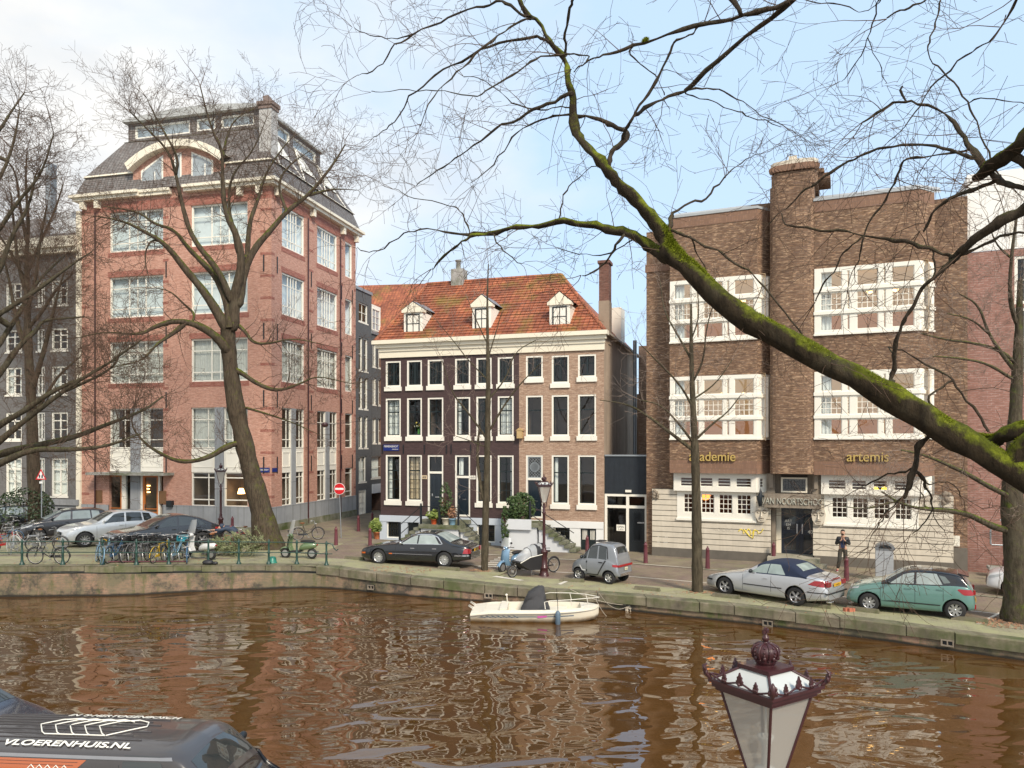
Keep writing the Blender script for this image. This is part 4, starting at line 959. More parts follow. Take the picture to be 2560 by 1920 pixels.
mb=MB(); mb.quad((ua+.1,yo+.08,.35),(um,yo+.08,.35),(um,yo+.08,zb),(ua+.1,yo+.08,zb)); mb.quad((um,yo+.08,zm),(ub,yo+.08,zm),(ub,yo+.08,zb),(um,yo+.08,zb)); mb.build('pane',gl,fr)
mb=MB(); mb.box(um+.08,ub-.13,yo+.02,yo+.08,0,zm-.08); frame(mb,um+.2,ub-.25,.5,zm-.2,yo,.04,.03)
for i in range(5):
    for j in range(12): cx_,cz_=lerp(um+.3,ub-.35,i/4),lerp(.65,zm-.35,j/11); mb.lathe([(.09,yo-.0),(.09,yo+.015),(.07,yo+.015)],8,(cx_,0,cz_),0,'y')
dr=mb.build('door',blk,shop); mb=MB(); mb.box(um+.5,um+.85,yo-.02,yo,1.45,1.52); mb.build('letter_slot',chrome,dr)
mb=MB(); mb.box(ua,um,yo+.0,yo+.1,-.1,.35); mb.build('stall_riser',blk,shop)
u,z=X4(1937,664); mb=MB(); mb.box(u-.22,u+.22,yo+.02,yo+.035,z-.16,z+.16); o=mb.build('notice',white,shop); text('OPEN',.13,TM(u,yo+.015,z+.0),o,'lettering',blk,.001); text('9-18 U',.1,TM(u,yo+.015,z-.11),o,'lettering',blk,.001)
mi=MB(); interior(mi,ua+.1,ub,0,zb,yo+.2,d=2); mi.build('interior',room,shop)
mb=MB(); mb.box(um-.1,um+.2,yo-.12,yo-.01,zb+.1,zb+.22); mb.build('entrance_lamp',white,shop)
# yard walls behind the infill
yard=thing('rear_building','rendered rear wing and white block behind the infill shop','building',f2.O,A2)
mb=MB(); mb.box(W2-.5,ub+3,D2+1.5,D2+5,-.5,f2.Z(1600,985,D2+1.5)); mb.build('wall',flank,yard)
mb=MB(); mb.box(W2-.5,ub+3,D2+4.8,D2+9,0,f2.Z(1600,870,D2+4.8)); mb.build('upper_wall',white2,yard)
mb=MB(); mb.box(W2+.1,W2+.7,D2+.1,D2+1.4,-.5,f2.Z(1585,865,D2)); mb.build('brick_pier',tanbrick,yard)
SQ0,SZT,SZS=q0,z_t,z_s
# ------------------------------------------------ mottled brick school
A5=radians(-23.7); O5=Vector((6.9,37.5,0)); f5=Fac(O5,A5); W5=f5.U(2421)
BR=Vector((0,.25,0))
sc=thing('school_building','mottled brown brick expressionist school with white ribbon windows and central pier','building',O5,A5)
def V(fn,x,y,off=0): return f5.uz(*fn(x,y),off)
OFF=.25; BAY=-.55
uL=f5.U(1616,OFF)
ztop=V(c5,1500,290,BAY)[1]; ztop=f5.Z(2235,480,BAY)
zbb=V(c6,500,398,BAY)[1]                 # underside of the bays
# bay u-extents on the bay plane
La,Lb,Lc=f5.U(c5(272,0)[0],BAY),f5.U(c5(750,0)[0],BAY),f5.U(c5(832,0)[0],OFF)
Ra,Rb,Rc=f5.U(c5(1062,0)[0],BAY),f5.U(c5(1640,0)[0],BAY),f5.U(c5(1722,0)[0],OFF)
ta,tb=f5.U(c5(835,0)[0],-.5),f5.U(c5(1058,0)[0],-.5)
rowT=lambda fn,x,ys:[V(fn,x,y,BAY)[1] for y in ys]
# measured z for window bands
zT_L=(V(c5,300,1115,BAY)[1],V(c5,300,780,BAY)[1]); zM=(V(c6,500,218,BAY)[1],V(c5,300,1298,BAY)[1])
zT=(V(c5,1300,1062,BAY)[1],V(c5,1300,682,BAY)[1])
zTt=((zT_L[0]+zT[0])/2,(zT_L[1]+zT[1])/2)
mb=MB()
# recessed back wall pieces
wall(mb,uL,La,-.5,ztop-.3,[],y=OFF); wall(mb,Rc,W5,-.5,ztop-.3,[],y=OFF); mb.quad((uL,9,-.5),(uL,OFF,-.5),(uL,OFF,ztop-.3),(uL,9,ztop-.3)); mb.quad((W5,OFF,-.5),(W5,9,-.5),(W5,9,ztop-.3),(W5,OFF,ztop-.3))
wall(mb,Lc,Ra,V(c6,950,400)[1],ztop-.3,[],y=OFF)
for (a,b,c) in ((La,Lb,Lc),(Ra,Rb,Rc)):
    mb.quad((a,OFF,zbb),(a,BAY,zbb),(a,BAY,ztop),(a,OFF,ztop))
    ht=[(a+.02,b-.02,z0,z1) for z0,z1 in (zTt,zM)]
    wall(mb,a,b,zbb+.55,ztop,ht,y=BAY,depth=.15)
    d=Vector((c-b,OFF-BAY,0)); L=d.length; M=Matrix.Translation((b,BAY,0))@Matrix.Rotation(atan2(d.y,d.x),4,'Z')
    m2=MB(M); wall(m2,0,L,zbb+.55,ztop,[(.0,L-.02,z0,z1) for z0,z1 in (zTt,zM)],depth=.15); k=len(mb.v); mb.v+=m2.v; mb.f+=[[i+k for i in f] for f in m2.f]; mb.m+=m2.m; mb.sm+=m2.sm
    mb.poly([(a,OFF,zbb),(a,BAY,zbb),(b,BAY,zbb),(c,OFF,zbb)])
mb.quad((uL,OFF+.5,ztop-.32),(W5,OFF+.5,ztop-.32),(W5,9,ztop-.32),(uL,9,ztop-.32))
wl=mb.build('wall',artbrick,sc)
mb=MB()
for (a,b,c) in ((La,Lb,Lc),(Ra,Rb,Rc)):
    mb.quad((a,BAY-.02,zbb-.03),(b,BAY-.02,zbb-.03),(b,BAY-.02,zbb+.55),(a,BAY-.02,zbb+.55)); mb.quad((b,BAY-.02,zbb-.03),(c,OFF,zbb-.03),(c,OFF,zbb+.55),(b,BAY-.02,zbb+.55)); mb.quad((a,BAY-.02,zbb+.55),(b,BAY-.02,zbb+.55),(b,BAY,zbb+.56),(a,BAY,zbb+.56))
    mb.quad((a,OFF,zbb-.03),(a,BAY-.02,zbb-.03),(a,BAY-.02,zbb+.55),(a,OFF,zbb+.55))
    mb.poly([(a,OFF,zbb-.03),(a,BAY-.02,zbb-.03),(b,BAY-.02,zbb-.03),(c,OFF,zbb-.03)])
    mb.quad((a,BAY-.02,ztop-.5),(b,BAY-.02,ztop-.5),(b,BAY-.02,ztop),(a,BAY-.02,ztop)); mb.quad((b,BAY-.02,ztop-.5),(c,OFF,ztop-.5),(c,OFF,ztop),(b,BAY-.02,ztop))
mb.build('soldier_course',artsold,sc)
mb=MB()
for (a,b,c) in ((La,Lb,Lc),(Ra,Rb,Rc)):
    mb.poly([(a-.02,OFF,ztop+.12),(a-.02,BAY-.06,ztop+.12),(b+.02,BAY-.06,ztop+.12),(c,OFF,ztop+.12)]); mb.quad((a-.02,BAY-.06,ztop+.002),(b+.02,BAY-.06,ztop+.002),(b+.02,BAY-.06,ztop+.12),(a-.02,BAY-.06,ztop+.12)); mb.quad((b+.02,BAY-.06,ztop+.002),(c,OFF,ztop+.002),(c,OFF,ztop+.12),(b+.02,BAY-.06,ztop+.12))
    mb.quad((a-.02,OFF,ztop+.002),(a-.02,BAY-.06,ztop+.002),(a-.02,BAY-.06,ztop+.12),(a-.02,OFF,ztop+.12))
    mb.add([(a,OFF+.1,ztop+.12),(b,OFF+.1,ztop+.12),(b,OFF+.5,ztop+.6),(a,OFF+.5,ztop+.6)],[(0,1,2,3)]); mb.add([(b,OFF+.1,ztop+.12),(c+.3,OFF+.5,ztop+.12),(c+.3,OFF+1,ztop+.5),(b,OFF+.5,ztop+.6)],[(0,1,2,3)])
mb.build('parapet_coping',simple('lead_coping',(.36,.38,.39),.6,var=.12),sc)
# small dark turret cap at the left end
mb=MB(); mb.box(uL-.05,La,OFF-.06,OFF+1.2,ztop-2.3,ztop-2.0); mb.box(uL-.05,La,OFF-.06,OFF+.4,ztop-1.98,ztop-1.92); mb.build('ledge',artsold,sc)
# bay ribbon windows
mi=MB()
for bi,(a,b,c) in enumerate(((La,Lb,Lc),(Ra,Rb,Rc))):
    for ri,(z0,z1) in enumerate((zTt,zM)):
        if bi==0: wc=[(c5(x0,0)[0],c5(x1,0)[0]) for x0,x1 in ((297,388),(418,434),(458,563),(584,599),(626,734))]
        else: wc=[(c5(x0,0)[0],c5(x1,0)[0]) for x0,x1 in ((1098,1216),(1242,1258),(1296,1414),(1441,1456),(1488,1612))]
        cols=[(f5.U(p,BAY),f5.U(q,BAY)) for p,q in wc]; h=z1-z0
        rows=[(z0+h*.07,z0+h*.30),(z0+h*.37,z0+h*.63),(z0+h*.71,z0+h*.94)]
        led=[(z0+h*.31,z0+h*.355,.06),(z0+h*.645,z0+h*.695,.06),(z0-.0,z0+.08,.05)]
        ladder(sc,a+.02,b-.001,z0,z1,cols,rows,BAY-.04,sub=lambda i,j:((3,2) if j==1 else (0,0)) if i%2==0 else ((0,5) if j==1 else (0,0)),ledges=led,d=.1,gm=glr)
        d=Vector((c-b,OFF-BAY,0)); L=d.length; M=Matrix.Translation((b,BAY-.04,0))@Matrix.Rotation(atan2(d.y,d.x),4,'Z')
        ladder(sc,0.0,L-.03,z0,z1,[(L*.30,L*.78)],rows,0,sub=lambda i,j:(1,2) if j==1 else (0,0),M=M,ledges=led,d=.1,gm=glr)
        mt=(1 if (bi==0 and ri==1) else 0)
        interior(mi,a+.1,b+.3,z0,z1,BAY+.12,m=0,d=3.0)
        # rooms: orange lower wall, ceiling, curtains
        mb=MB()
        for q in ((cols[0][0]-.05,cols[0][0]+.45),) : curtain(mb,q[0],q[1],z0+.1,z1-.1,BAY+.2)
        curtain(mb,cols[4][1]+.15,cols[4][1]+.6,z0+.1,z1-.1,BAY+.3)
        mb.build('curtain',curtw,sc)
        mb=MB(); mb.box(a+.3,b,BAY+2.6,BAY+2.7,z0+.1,z0+h*.42); mb.build('interior_wall',litor,sc)
        mb=MB(); 
        for q in range(3): mb.ball((lerp(a,b,.3+.25*q),BAY+1.6,z0+h*.72),.14,n=8)
        mb.build('ceiling_lamp',lampglow,sc)
mi.build('interior',lit,sc)
# central pier with rounded face and turret
mb=MB(); n=14; cu=(ta+tb)/2; hw=(tb-ta)/2
ta,tb=Lc-.02,Ra+.01; cu=(ta+tb)/2; hw=(tb-ta)/2
prof=[(cu+hw*(-1+2*i/n), -.52-.34*(1-(-1+2*i/n)**4)**.5) for i in range(n+1)]
zt2=f5.Z(1985,440,-.4); zb2=zbb
mb.prism([(tb,OFF+1.5)]+prof[::-1]+[(ta,OFF+1.5)],zb2,zt2-.5,'z',0,False)
mb.build('central_pier',artbrick,sc)
tur=[]; hwT=hw*1.04
pr2=[(cu+.1+hwT*(-1+2*i/n), -.48-.36*(1-(-1+2*i/n)**4)**.5) for i in range(n+1)]
mb=MB(); zc0=f5.Z(1985,437,-.4); zc1=f5.Z(1985,408,-.4)
mb.prism([(cu+.1+hwT,OFF+2.2)]+pr2[::-1]+[(cu+.1-hwT,OFF+2.2)],zt2-.51,zc0+.02,'z'); mb.build('turret',artbrick,sc)
sc2=[(cu+.1+(p[0]-cu-.1)*1.03,p[1]-.05) for p in pr2]
mb=MB(); mb.prism([(cu+.1+hwT*1.03,OFF+2.25)]+sc2[::-1]+[(cu+.1-hwT*1.03,OFF+2.25)],zc0+.25,zc1+.0,'z')
top=[(cu+.1+(p[0]-cu-.1)*.6,p[1]*.6+.3) for p in sc2]; mb.prism([(cu+.1+hwT*.6,OFF+1.8)]+top[::-1]+[(cu+.1-hwT*.6,OFF+1.8)],zc1+.002,zc1+.25,'z')
mb.box(cu-.2,cu+.15,OFF+.2,OFF+.6,zc1+.2,zc1+.65)
mb.build('turret_cap',travertine,sc)
mb=MB()
for i in range(n):
    x=(sc2[i][0]+sc2[i+1][0])/2; y=(sc2[i][1]+sc2[i+1][1])/2; mb.lathe([(.15,y-.06),(.15,y+.1)],12,(x,0,zc0+.2),0,'y')
mb.build('scallop_tile',artsold,sc)
mb=MB(); mb.box(tb-.1,tb+.65,OFF-.2,OFF+1.4,zt2-.15,zt2+.12); mb.box(tb-.1,tb+.4,OFF-.35,OFF+1.2,zt2+.13,zt2+.3); mb.box(ta-.9,ta+.1,OFF-.2,OFF+1.4,zt2-1.2,zt2-.95); mb.build('eaves_brackets',artbrick,sc)
# emblem on the pier
u,z=V(c6,928,338,-.55); mb=MB()
for dx in (-.28,.10): 
    for w_ in (.18,.09): frame(mb,u+dx+.09-w_/2,u+dx+.09+w_/2,z-.42+(.18-w_),z+.42-(.18-w_),-.72,.035,.06)
mb.box(u-.42,u+.42,-.70,-.66,z+.43,z+.48); mb.box(u-.25,u+.25,-.70,-.66,z-.52,z-.47); mb.build('iron_emblem',blk,sc)
# ground floor: rusticated stone
ea,eb=f5.U(c6(826,0)[0]),f5.U(c6(1057,0)[0]); pR=f5.U(c6(1826,0)[0]); zpb=f5.Z(*c6(500,860)); zst=f5.Z(*c6(240,485))
gL=(f5.U(c6(313,0)[0]),f5.U(c6(745,0)[0]),f5.Z(*c6(530,663)),f5.Z(*c6(530,497))); gR=(f5.U(c6(1118,0)[0]),f5.U(c6(1635,0)[0]),f5.Z(*c6(1370,698)),f5.Z(*c6(1370,522)))
gz0=(gL[2]+gR[2])/2; gz1=(gL[3]+gR[3])/2; gzt=zbb-.04
mb=MB(); nr=11; zb_=.42; hr=(zst-zb_)/nr
for (a,b,hw_) in ((0,ea,gL),(eb,pR,gR)):
    for k in range(nr):
        z0=zb_+k*hr; z1=z0+hr-.035; hs=[(hw_[0],hw_[1],gz0,9)]
        wall(mb,a,b,z0,z1,hs,y=0,depth=.35) if z1>gz0 else wall(mb,a,b,z0,z1,[],y=0)
        for (p,q) in (((a,hw_[0]),(hw_[1],b)) if z1>gz0 else ((a,b),)): mb.quad((p,0,z1),(q,0,z1),(q,.05,z1+.004),(p,.05,z1+.004)); 
    mb.quad((a,.3,zb_),(a,0,zb_),(a,0,zst),(a,.3,zst))
mb.quad((pR,0,zb_),(pR,.3,zb_),(pR,.3,zst),(pR,0,zst))
mb.build('stone_base',travertine,sc)
mb=MB()
for (a,b,hw_) in ((0,ea,gL),(eb,pR,gR)): wall(mb,a+.003,b-.003,zb_,zst,[(hw_[0],hw_[1],gz0-.0,9)],y=.05,depth=.3); mb.quad((a,0,zst),(b,0,zst),(b,.4,zst),(a,.4,zst))
for q in (ea,eb): pass
mb.build('joint_shadow_gap',travdirty,sc)
mb=MB(); mb.box(-.0,ea-.05,-.06,.3,-.5,zb_-.004); mb.box(eb+.05,pR,-.06,.3,-.5,zb_-.004); mb.box(pR+.01,W5,OFF-.05,OFF+.2,-.5,1.05); mb.build('plinth',simple('dark_plinth',(.13,.115,.095),.8,var=.3),sc)
mi=MB()
for (g,n_) in ((gL,5),(gR,5)):
    xs=((1,1),) 
    if g is gL: px=((349,422),(445,517),(542,616),(641,718)); pt=((330,402),(438,508),(534,606),(634,719))
    else: px=((1160,1246),(1273,1358),(1390,1478),(1506,1597)); pt=((1140,1236),(1268,1350),(1386,1465),(1500,1585))
    cols=[(f5.U(c6(a,0)[0]),f5.U(c6(b,0)[0])) for a,b in px]
    ladder(sc,g[0],g[1],gz0,gz1-.003,cols,[(gz0+.38,gz1-.14)],-.02,sub=lambda i,j:(2,3),ledges=[(gz0+.0,gz0+.10,.06)])
    cols=[(f5.U(c6(a,0)[0],-.25),f5.U(c6(b,0)[0],-.25)) for a,b in pt]
    ladder(sc,g[0]-.12,g[1]+.02,gz1,gzt,cols,[(gz1+.22,gzt-.2)],-.25,sub=lambda i,j:(0,2),d=.15)
    M=Matrix.Translation((g[1]+.02,-.25,0))@Matrix.Rotation(radians(35),4,'Z'); ladder(sc,.003,.6,gz1,gzt,[(.2,.42)],[(gz1+.22,gzt-.2)],0,sub=lambda i,j:(0,2),M=M)
    interior(mi,g[0],g[1],gz0,gzt,.14,m=0,d=2.2)
mi.build('interior',[simple('room_brown',(.22,.10,.05),.9,var=.4)],sc)
for (x,y) in ((468,520),):
    u,z=V(c6,x,y,.7); mb=MB(); mb.ball((u,.7,z),.26,n=12); mb.build('pendant_lamp',emis('lamp_orange',(1,.28,.05),1.2),sc)
for x in (1398,1450):
    u,z=V(c6,x,490,-.1); mb=MB(); mb.ball((u,.1,z-.0),.13,n=8); mb.build('pendant_lamp',emis('lamp_yellow',(1,.62,.05),1.5),sc)
# entrance: lintel, side piers, door
zl0,zl1=f5.Z(*c6(950,592),-.35),f5.Z(*c6(950,515),-.35); la,lb=f5.U(c6(790,0)[0],-.35),f5.U(c6(1100,0)[0],-.35)
mb=MB(); mb.box(la,lb,-.35,.4,zl0,zl1); mb.build('lintel',travdirty,sc)
text('J.VAN NOORTSCHOOL',.42,TM((la+lb)/2,-.37,zl0+.16),sc,'lettering',simple('verdigris_letters',(.45,.45,.38),.6,var=.3),.03,sx=.66,bold=-.002)
mb=MB(); 
for (p,q) in ((804,850),(1055,1100)): mb.box(f5.U(c6(p,0)[0]),f5.U(c6(q,0)[0]),-.15,.3,zl1+.002,zbb-.02)
for (p,q) in ((820,842),(1065,1085)): mb.box(f5.U(c6(p,0)[0]),f5.U(c6(q,0)[0]),-.28,-.152,zl1+.25,zbb-.03)
mb.box(f5.U(c6(850,0)[0])-.001,f5.U(c6(1055,0)[0])+.001,.1,.35,zl1+.004,zbb-.01); mb.build('entrance_stone',travdirty,sc)
a,b=f5.U(c6(882,0)[0]),f5.U(c6(1026,0)[0]); window(sc,a,b,zl1+.05,f5.Z(*c6(955,424)),-.05,w=.07,d=.12,vs=tuple(i/8 for i in range(1,8)),hs=(.25,.5,.75),mw=.02,mats=(cream,blk)); 
mb=MB(); mb.quad((a,.085,zl1),(b,.085,zl1),(b,.085,zbb),(a,.085,zbb)); mb.build('interior',room,sc)
zd=.35; mb=MB(); mb.box(ea+.02,ea+.18,.3,.9,-.3,zl0); mb.quad((ea,0,-.3),(ea,1.,-.3),(ea,1.,zl0),(ea,0,zl0)); mb.quad((eb,1,-.3),(eb,0,-.3),(eb,0,zl0),(eb,1,zl0)); mb.build('entrance_side',travdirty,sc)
da,db=f5.U(c6(878,0)[0],.8),eb+.25; mb=MB(); mb.box(ea+.18,ea+.4,.75,.85,zd,zl0-.02); mb.build('door_frame',cream,sc)
mid=(da+db)/2; mb=MB()
for (p,q) in ((da,mid-.01),(mid+.01,db)):
    frame(mb,p,q,zd,zl0-.02,.8,.16,.08); mb.box(p+.16,q-.16,.803,.86,lerp(zd,zl0,.40),lerp(zd,zl0,.50))
dr=mb.build('door',simple('door_navy',(.010,.016,.03),.3,var=.2,coat=.4),sc)
mb=MB(); mb.quad((da,.87,zd),(db,.87,zd),(db,.87,zl0),(da,.87,zl0)); mb.build('pane',carglass('door_pane',(.045,.05,.055)),dr)
mb=MB(); 
for x in (mid-.14,mid+.09): mb.box(x,x+.05,.72,.79,zd+.95,zd+1.4)
mb.build('handle',chrome,dr)
for k,s in enumerate(('ART','EM','IS')): text(s,.17,TM(lerp(da,mid,.42),.79,zl0-.75-.17*k),dr,'lettering',white,.002,bold=.003)
text('400',.22,TM(lerp(mid,db,.6),.79,lerp(zd,zl0,.44)),dr,'lettering',white,.002,bold=.004)
mb=MB(); u=lerp(da,mid,.5); mb.lathe([(.28,.80),(.28,.83)],20,(u,0,zd+.7),0,'y'); mb.build('round_notice',blk,dr)
mb=MB(); mb.box(ea-.1,eb+.3,-.7,.95,-.3,.33); mb.box(ea+.3,eb+.6,-1.0,-.702,-.3,.17); mb.build('doorstep',stone('door_step',(.38,.35,.28),.15,moss=.2),sc)
# carved masks either side of the door
for (x,y,s) in ((776,625,1),(1087,640,1)):
    u,z=V(c6,x,y,-.1); mb=MB()
    R_=.30
    pts=[(u+R_*a_,z+R_*b_) for a_,b_ in ((-.85,1.15),(.85,1.15),(1.0,.3),(.85,-.5),(.45,-1.15),(-.45,-1.15),(-.85,-.5),(-1.0,.3))]
    mb.prism(pts,-.16,.02,'y'); 
    for sx in (-1,1):
        mb.ball((u+sx*.13,-.16,z+.08),.075,m=1,sc=(1.2,.35,.55),n=10); mb.ball((u+sx*.13,-.18,z+.085),.05,m=0,sc=(1.1,.35,.5),n=8); mb.tube([(u+sx*.03,-.18,z+.16),(u+sx*.13,-.19,z+.21),(u+sx*.25,-.17,z+.15)],.018,5,m=1)
    mb.tube([(u,-.17,z+.14),(u,-.22,z+.0),(u,-.25,z-.10)],[.02,.03,.05],6); mb.tube([(u-.1,-.17,z-.2),(u,-.185,z-.185),(u+.1,-.17,z-.2)],.022,5,m=1); mb.tube([(u-.09,-.17,z-.235),(u,-.185,z-.25),(u+.09,-.17,z-.235)],.02,5)
    mb.build('carved_mask',[travertine,travdirty],sc)
for (x,y) in ((200,515),(1790,540)):
    u,z=V(c6,x,y,-.05); mb=MB(); r_=random.Random(x)
    for q in range(9): mb.ball((u+r_.uniform(-.15,.15),-.05,z+r_.uniform(-.22,.22)),r_.uniform(.07,.12),n=8)
    mb.build('corner_carving',travdirty,sc)
u,z=V(c6,768,540,-.4); mb=MB(); r_=random.Random(1)
mb.tube([(u,-.38,z-.35),(u-.03,-.42,z),(u+.02,-.4,z+.25),(u,-.4,z+.5)],[.07,.13,.08,.01],7); mb.tube([(u-.16,-.4,z+.1),(u,-.42,z+.05),(u+.16,-.4,z+.14)],.05,6); mb.build('iron_figure',blk,sc)
# gold lettering on the bays
gold=simple('gilt_letters',(.62,.44,.14),.35,metal=.5,var=.1)
u0,z0=V(c6,380,332,BAY); u1_2,_=V(c6,632,332,BAY)
def fit(s,x0,x1,y):
    a,z=V(c6,x0,y,BAY); b,_=V(c6,x1,y,BAY); o=text(s,.62,Matrix(),None,'lettering',gold,.04,align='LEFT',bold=.004)
    wv=max(v.co.x for v in o.data.vertices)-min(v.co.x for v in o.data.vertices); k=(b-a)/wv
    hx=max(v.co.y for v in o.data.vertices if v.co.x<.3); o.data.transform(TM(a,BAY-.08,z)@Matrix.Diagonal((k,1.,1,1))); o.parent=sc; KIDS.setdefault(sc.name,[]).append(o)
fit('academie',380,632,332); fit('artemis',1240,1470,335)
# graffiti on the stone
gy=simple('graffiti_yellow',(.75,.60,.08),.6); gp=simple('graffiti_grey',(.40,.37,.32),.8)
u,z=V(c6,715,722); mb=MB()
pts=[Vector((u-.55+.11*i,-.012-.001*(i%2),z+.14*sin(i*2.1)+.02*i*(-1)**i*.3)) for i in range(11)]; mb.tube([p for a,b in zip(pts,pts[1:]) for p in (a,(a+b)/2+Vector((.05,0,.05)))]+[pts[-1]],.022,4); mb.tube([(u-.3,-.012,z+.1),(u-.05,-.012,z-.2),(u+.1,-.012,z-.3),(u+.15,-.013,z+.05)],.03,4); mb.build('graffiti',gy,sc)
text('NOOBO',.26,TM(u-1.25,-.006,z-.05),sc,'graffiti',gp,.001,bold=-.008)
u,z=f5.uz(2388,1355); mb=MB(); mb.box(f5.U(2385),f5.U(2401),OFF-.06,OFF-.002,f5.Z(2393,1367),f5.Z(2393,1341)); 
for k in range(6): zz=f5.Z(2393,1367)+.06+k*.07; mb.box(f5.U(2386),f5.U(2400),OFF-.08,OFF-.061,zz,zz+.02)
mb.build('vent_grille',white,sc)
# ------------------------------------------------ purple brick building at the right edge
O6=O5+f5.u*(W5+.02)+f5.n*.6; f6=Fac(O6,A5); pb=thing('purple_brick_building','flat purple red brick building with white upper storey at the right edge','building',O6,A5)
zt6=f6.Z(2500,625); zt7=f6.Z(2480,430)
mb=MB(); wh=[(f6.U(2536),f6.U(2590),f6.Z(2545,760),f6.Z(2545,640)),(f6.U(2536),f6.U(2590),f6.Z(2545,930),f6.Z(2545,770))]
wall(mb,0,14,-.5,zt6,wh,depth=.15); mb.quad((0,8,-.5),(0,0,-.5),(0,0,zt6),(0,8,zt6)); mb.build('wall',purbrick,pb)
mb=MB(); wall(mb,0,14,zt6+.002,zt7,[(f6.U(2525),f6.U(2542),f6.Z(2535,618),f6.Z(2535,545))],y=-.02,depth=.15); mb.quad((0,8,zt6),(0,-.02,zt6),(0,-.02,zt7),(0,8,zt7)); mb.quad((0,-.02,zt7),(14,-.02,zt7),(14,8,zt7),(0,8,zt7)); mb.build('upper_storey',simple('white_render',(.80,.79,.75),.7,var=.05),pb)
mi=MB()
for h in wh+[(f6.U(2525),f6.U(2542),f6.Z(2535,618),f6.Z(2535,545))]: window(pb,*h,.03,w=.12,d=.1,vs=(.5,),hs=(.5,)); interior(mi,*h,.16)
mi.build('interior',room,pb)
# ------------------------------------------------ vehicles
def new_eval(ob):
    dg=bpy.context.evaluated_depsgraph_get(); dg.update()
    return bpy.data.meshes.new_from_object(ob.evaluated_get(dg))
class CarShape:
    def __init__(s,L,hw,top,belt,bot,tum=.30,crown=0.):
        s.crown=crown; s.L=L; s.top=chaikin(top,2); s.belt=chaikin(belt,2); s.bot=bot; s.hwt=chaikin(hw,2); s.tum=tum; s.cache={}
    def sec(s,x):
        k=round(x,4)
        if k in s.cache: return s.cache[k]
        W=interp(s.hwt,x); T=interp(s.top,x); B=min(interp(s.belt,x),T-.03); zb=interp(s.bot,x); g=T-B; h=B-zb
        wr=W*.95-s.tum*max(0,g-.1); e=min(1,g/.25)
        p=[(0,zb),(W*.82,zb),(W*.95,zb+.05*h/.6),(W*.995,zb+.28*h),(W,zb+.55*h),(W*.985,zb+.8*h),(W*.955,B)]
        p+=[(W*.945-.02*e,B+.03*e+.2*(1-e)*g),(wr+.015,T-.10*e-.25*(1-e)*g-s.crown),(wr-.07,T-.03*e-.1*(1-e)*g-s.crown*.8),(wr*.6,T-.006-s.crown*.34),(0,T)]
        q=chaikin(p,2); s.cache[k]=q; return q
    def hwq(s,x,z):
        q=s.sec(x); best=0
        for (y0,z0),(y1,z1) in zip(q,q[1:]):
            if (z0-z)*(z1-z)<=0 and abs(z1-z0)>1e-7: best=max(best,y0+(y1-y0)*(z-z0)/(z1-z0))
        return best
    def topq(s,x,y):
        q=s.sec(x); y=abs(y)
        for (y0,z0),(y1,z1) in reversed(list(zip(q,q[1:]))):
            if y1<=y<=y0 and y0>y1: return z1+(z0-z1)*(y-y1)/(y0-y1)
        return q[-1][1]
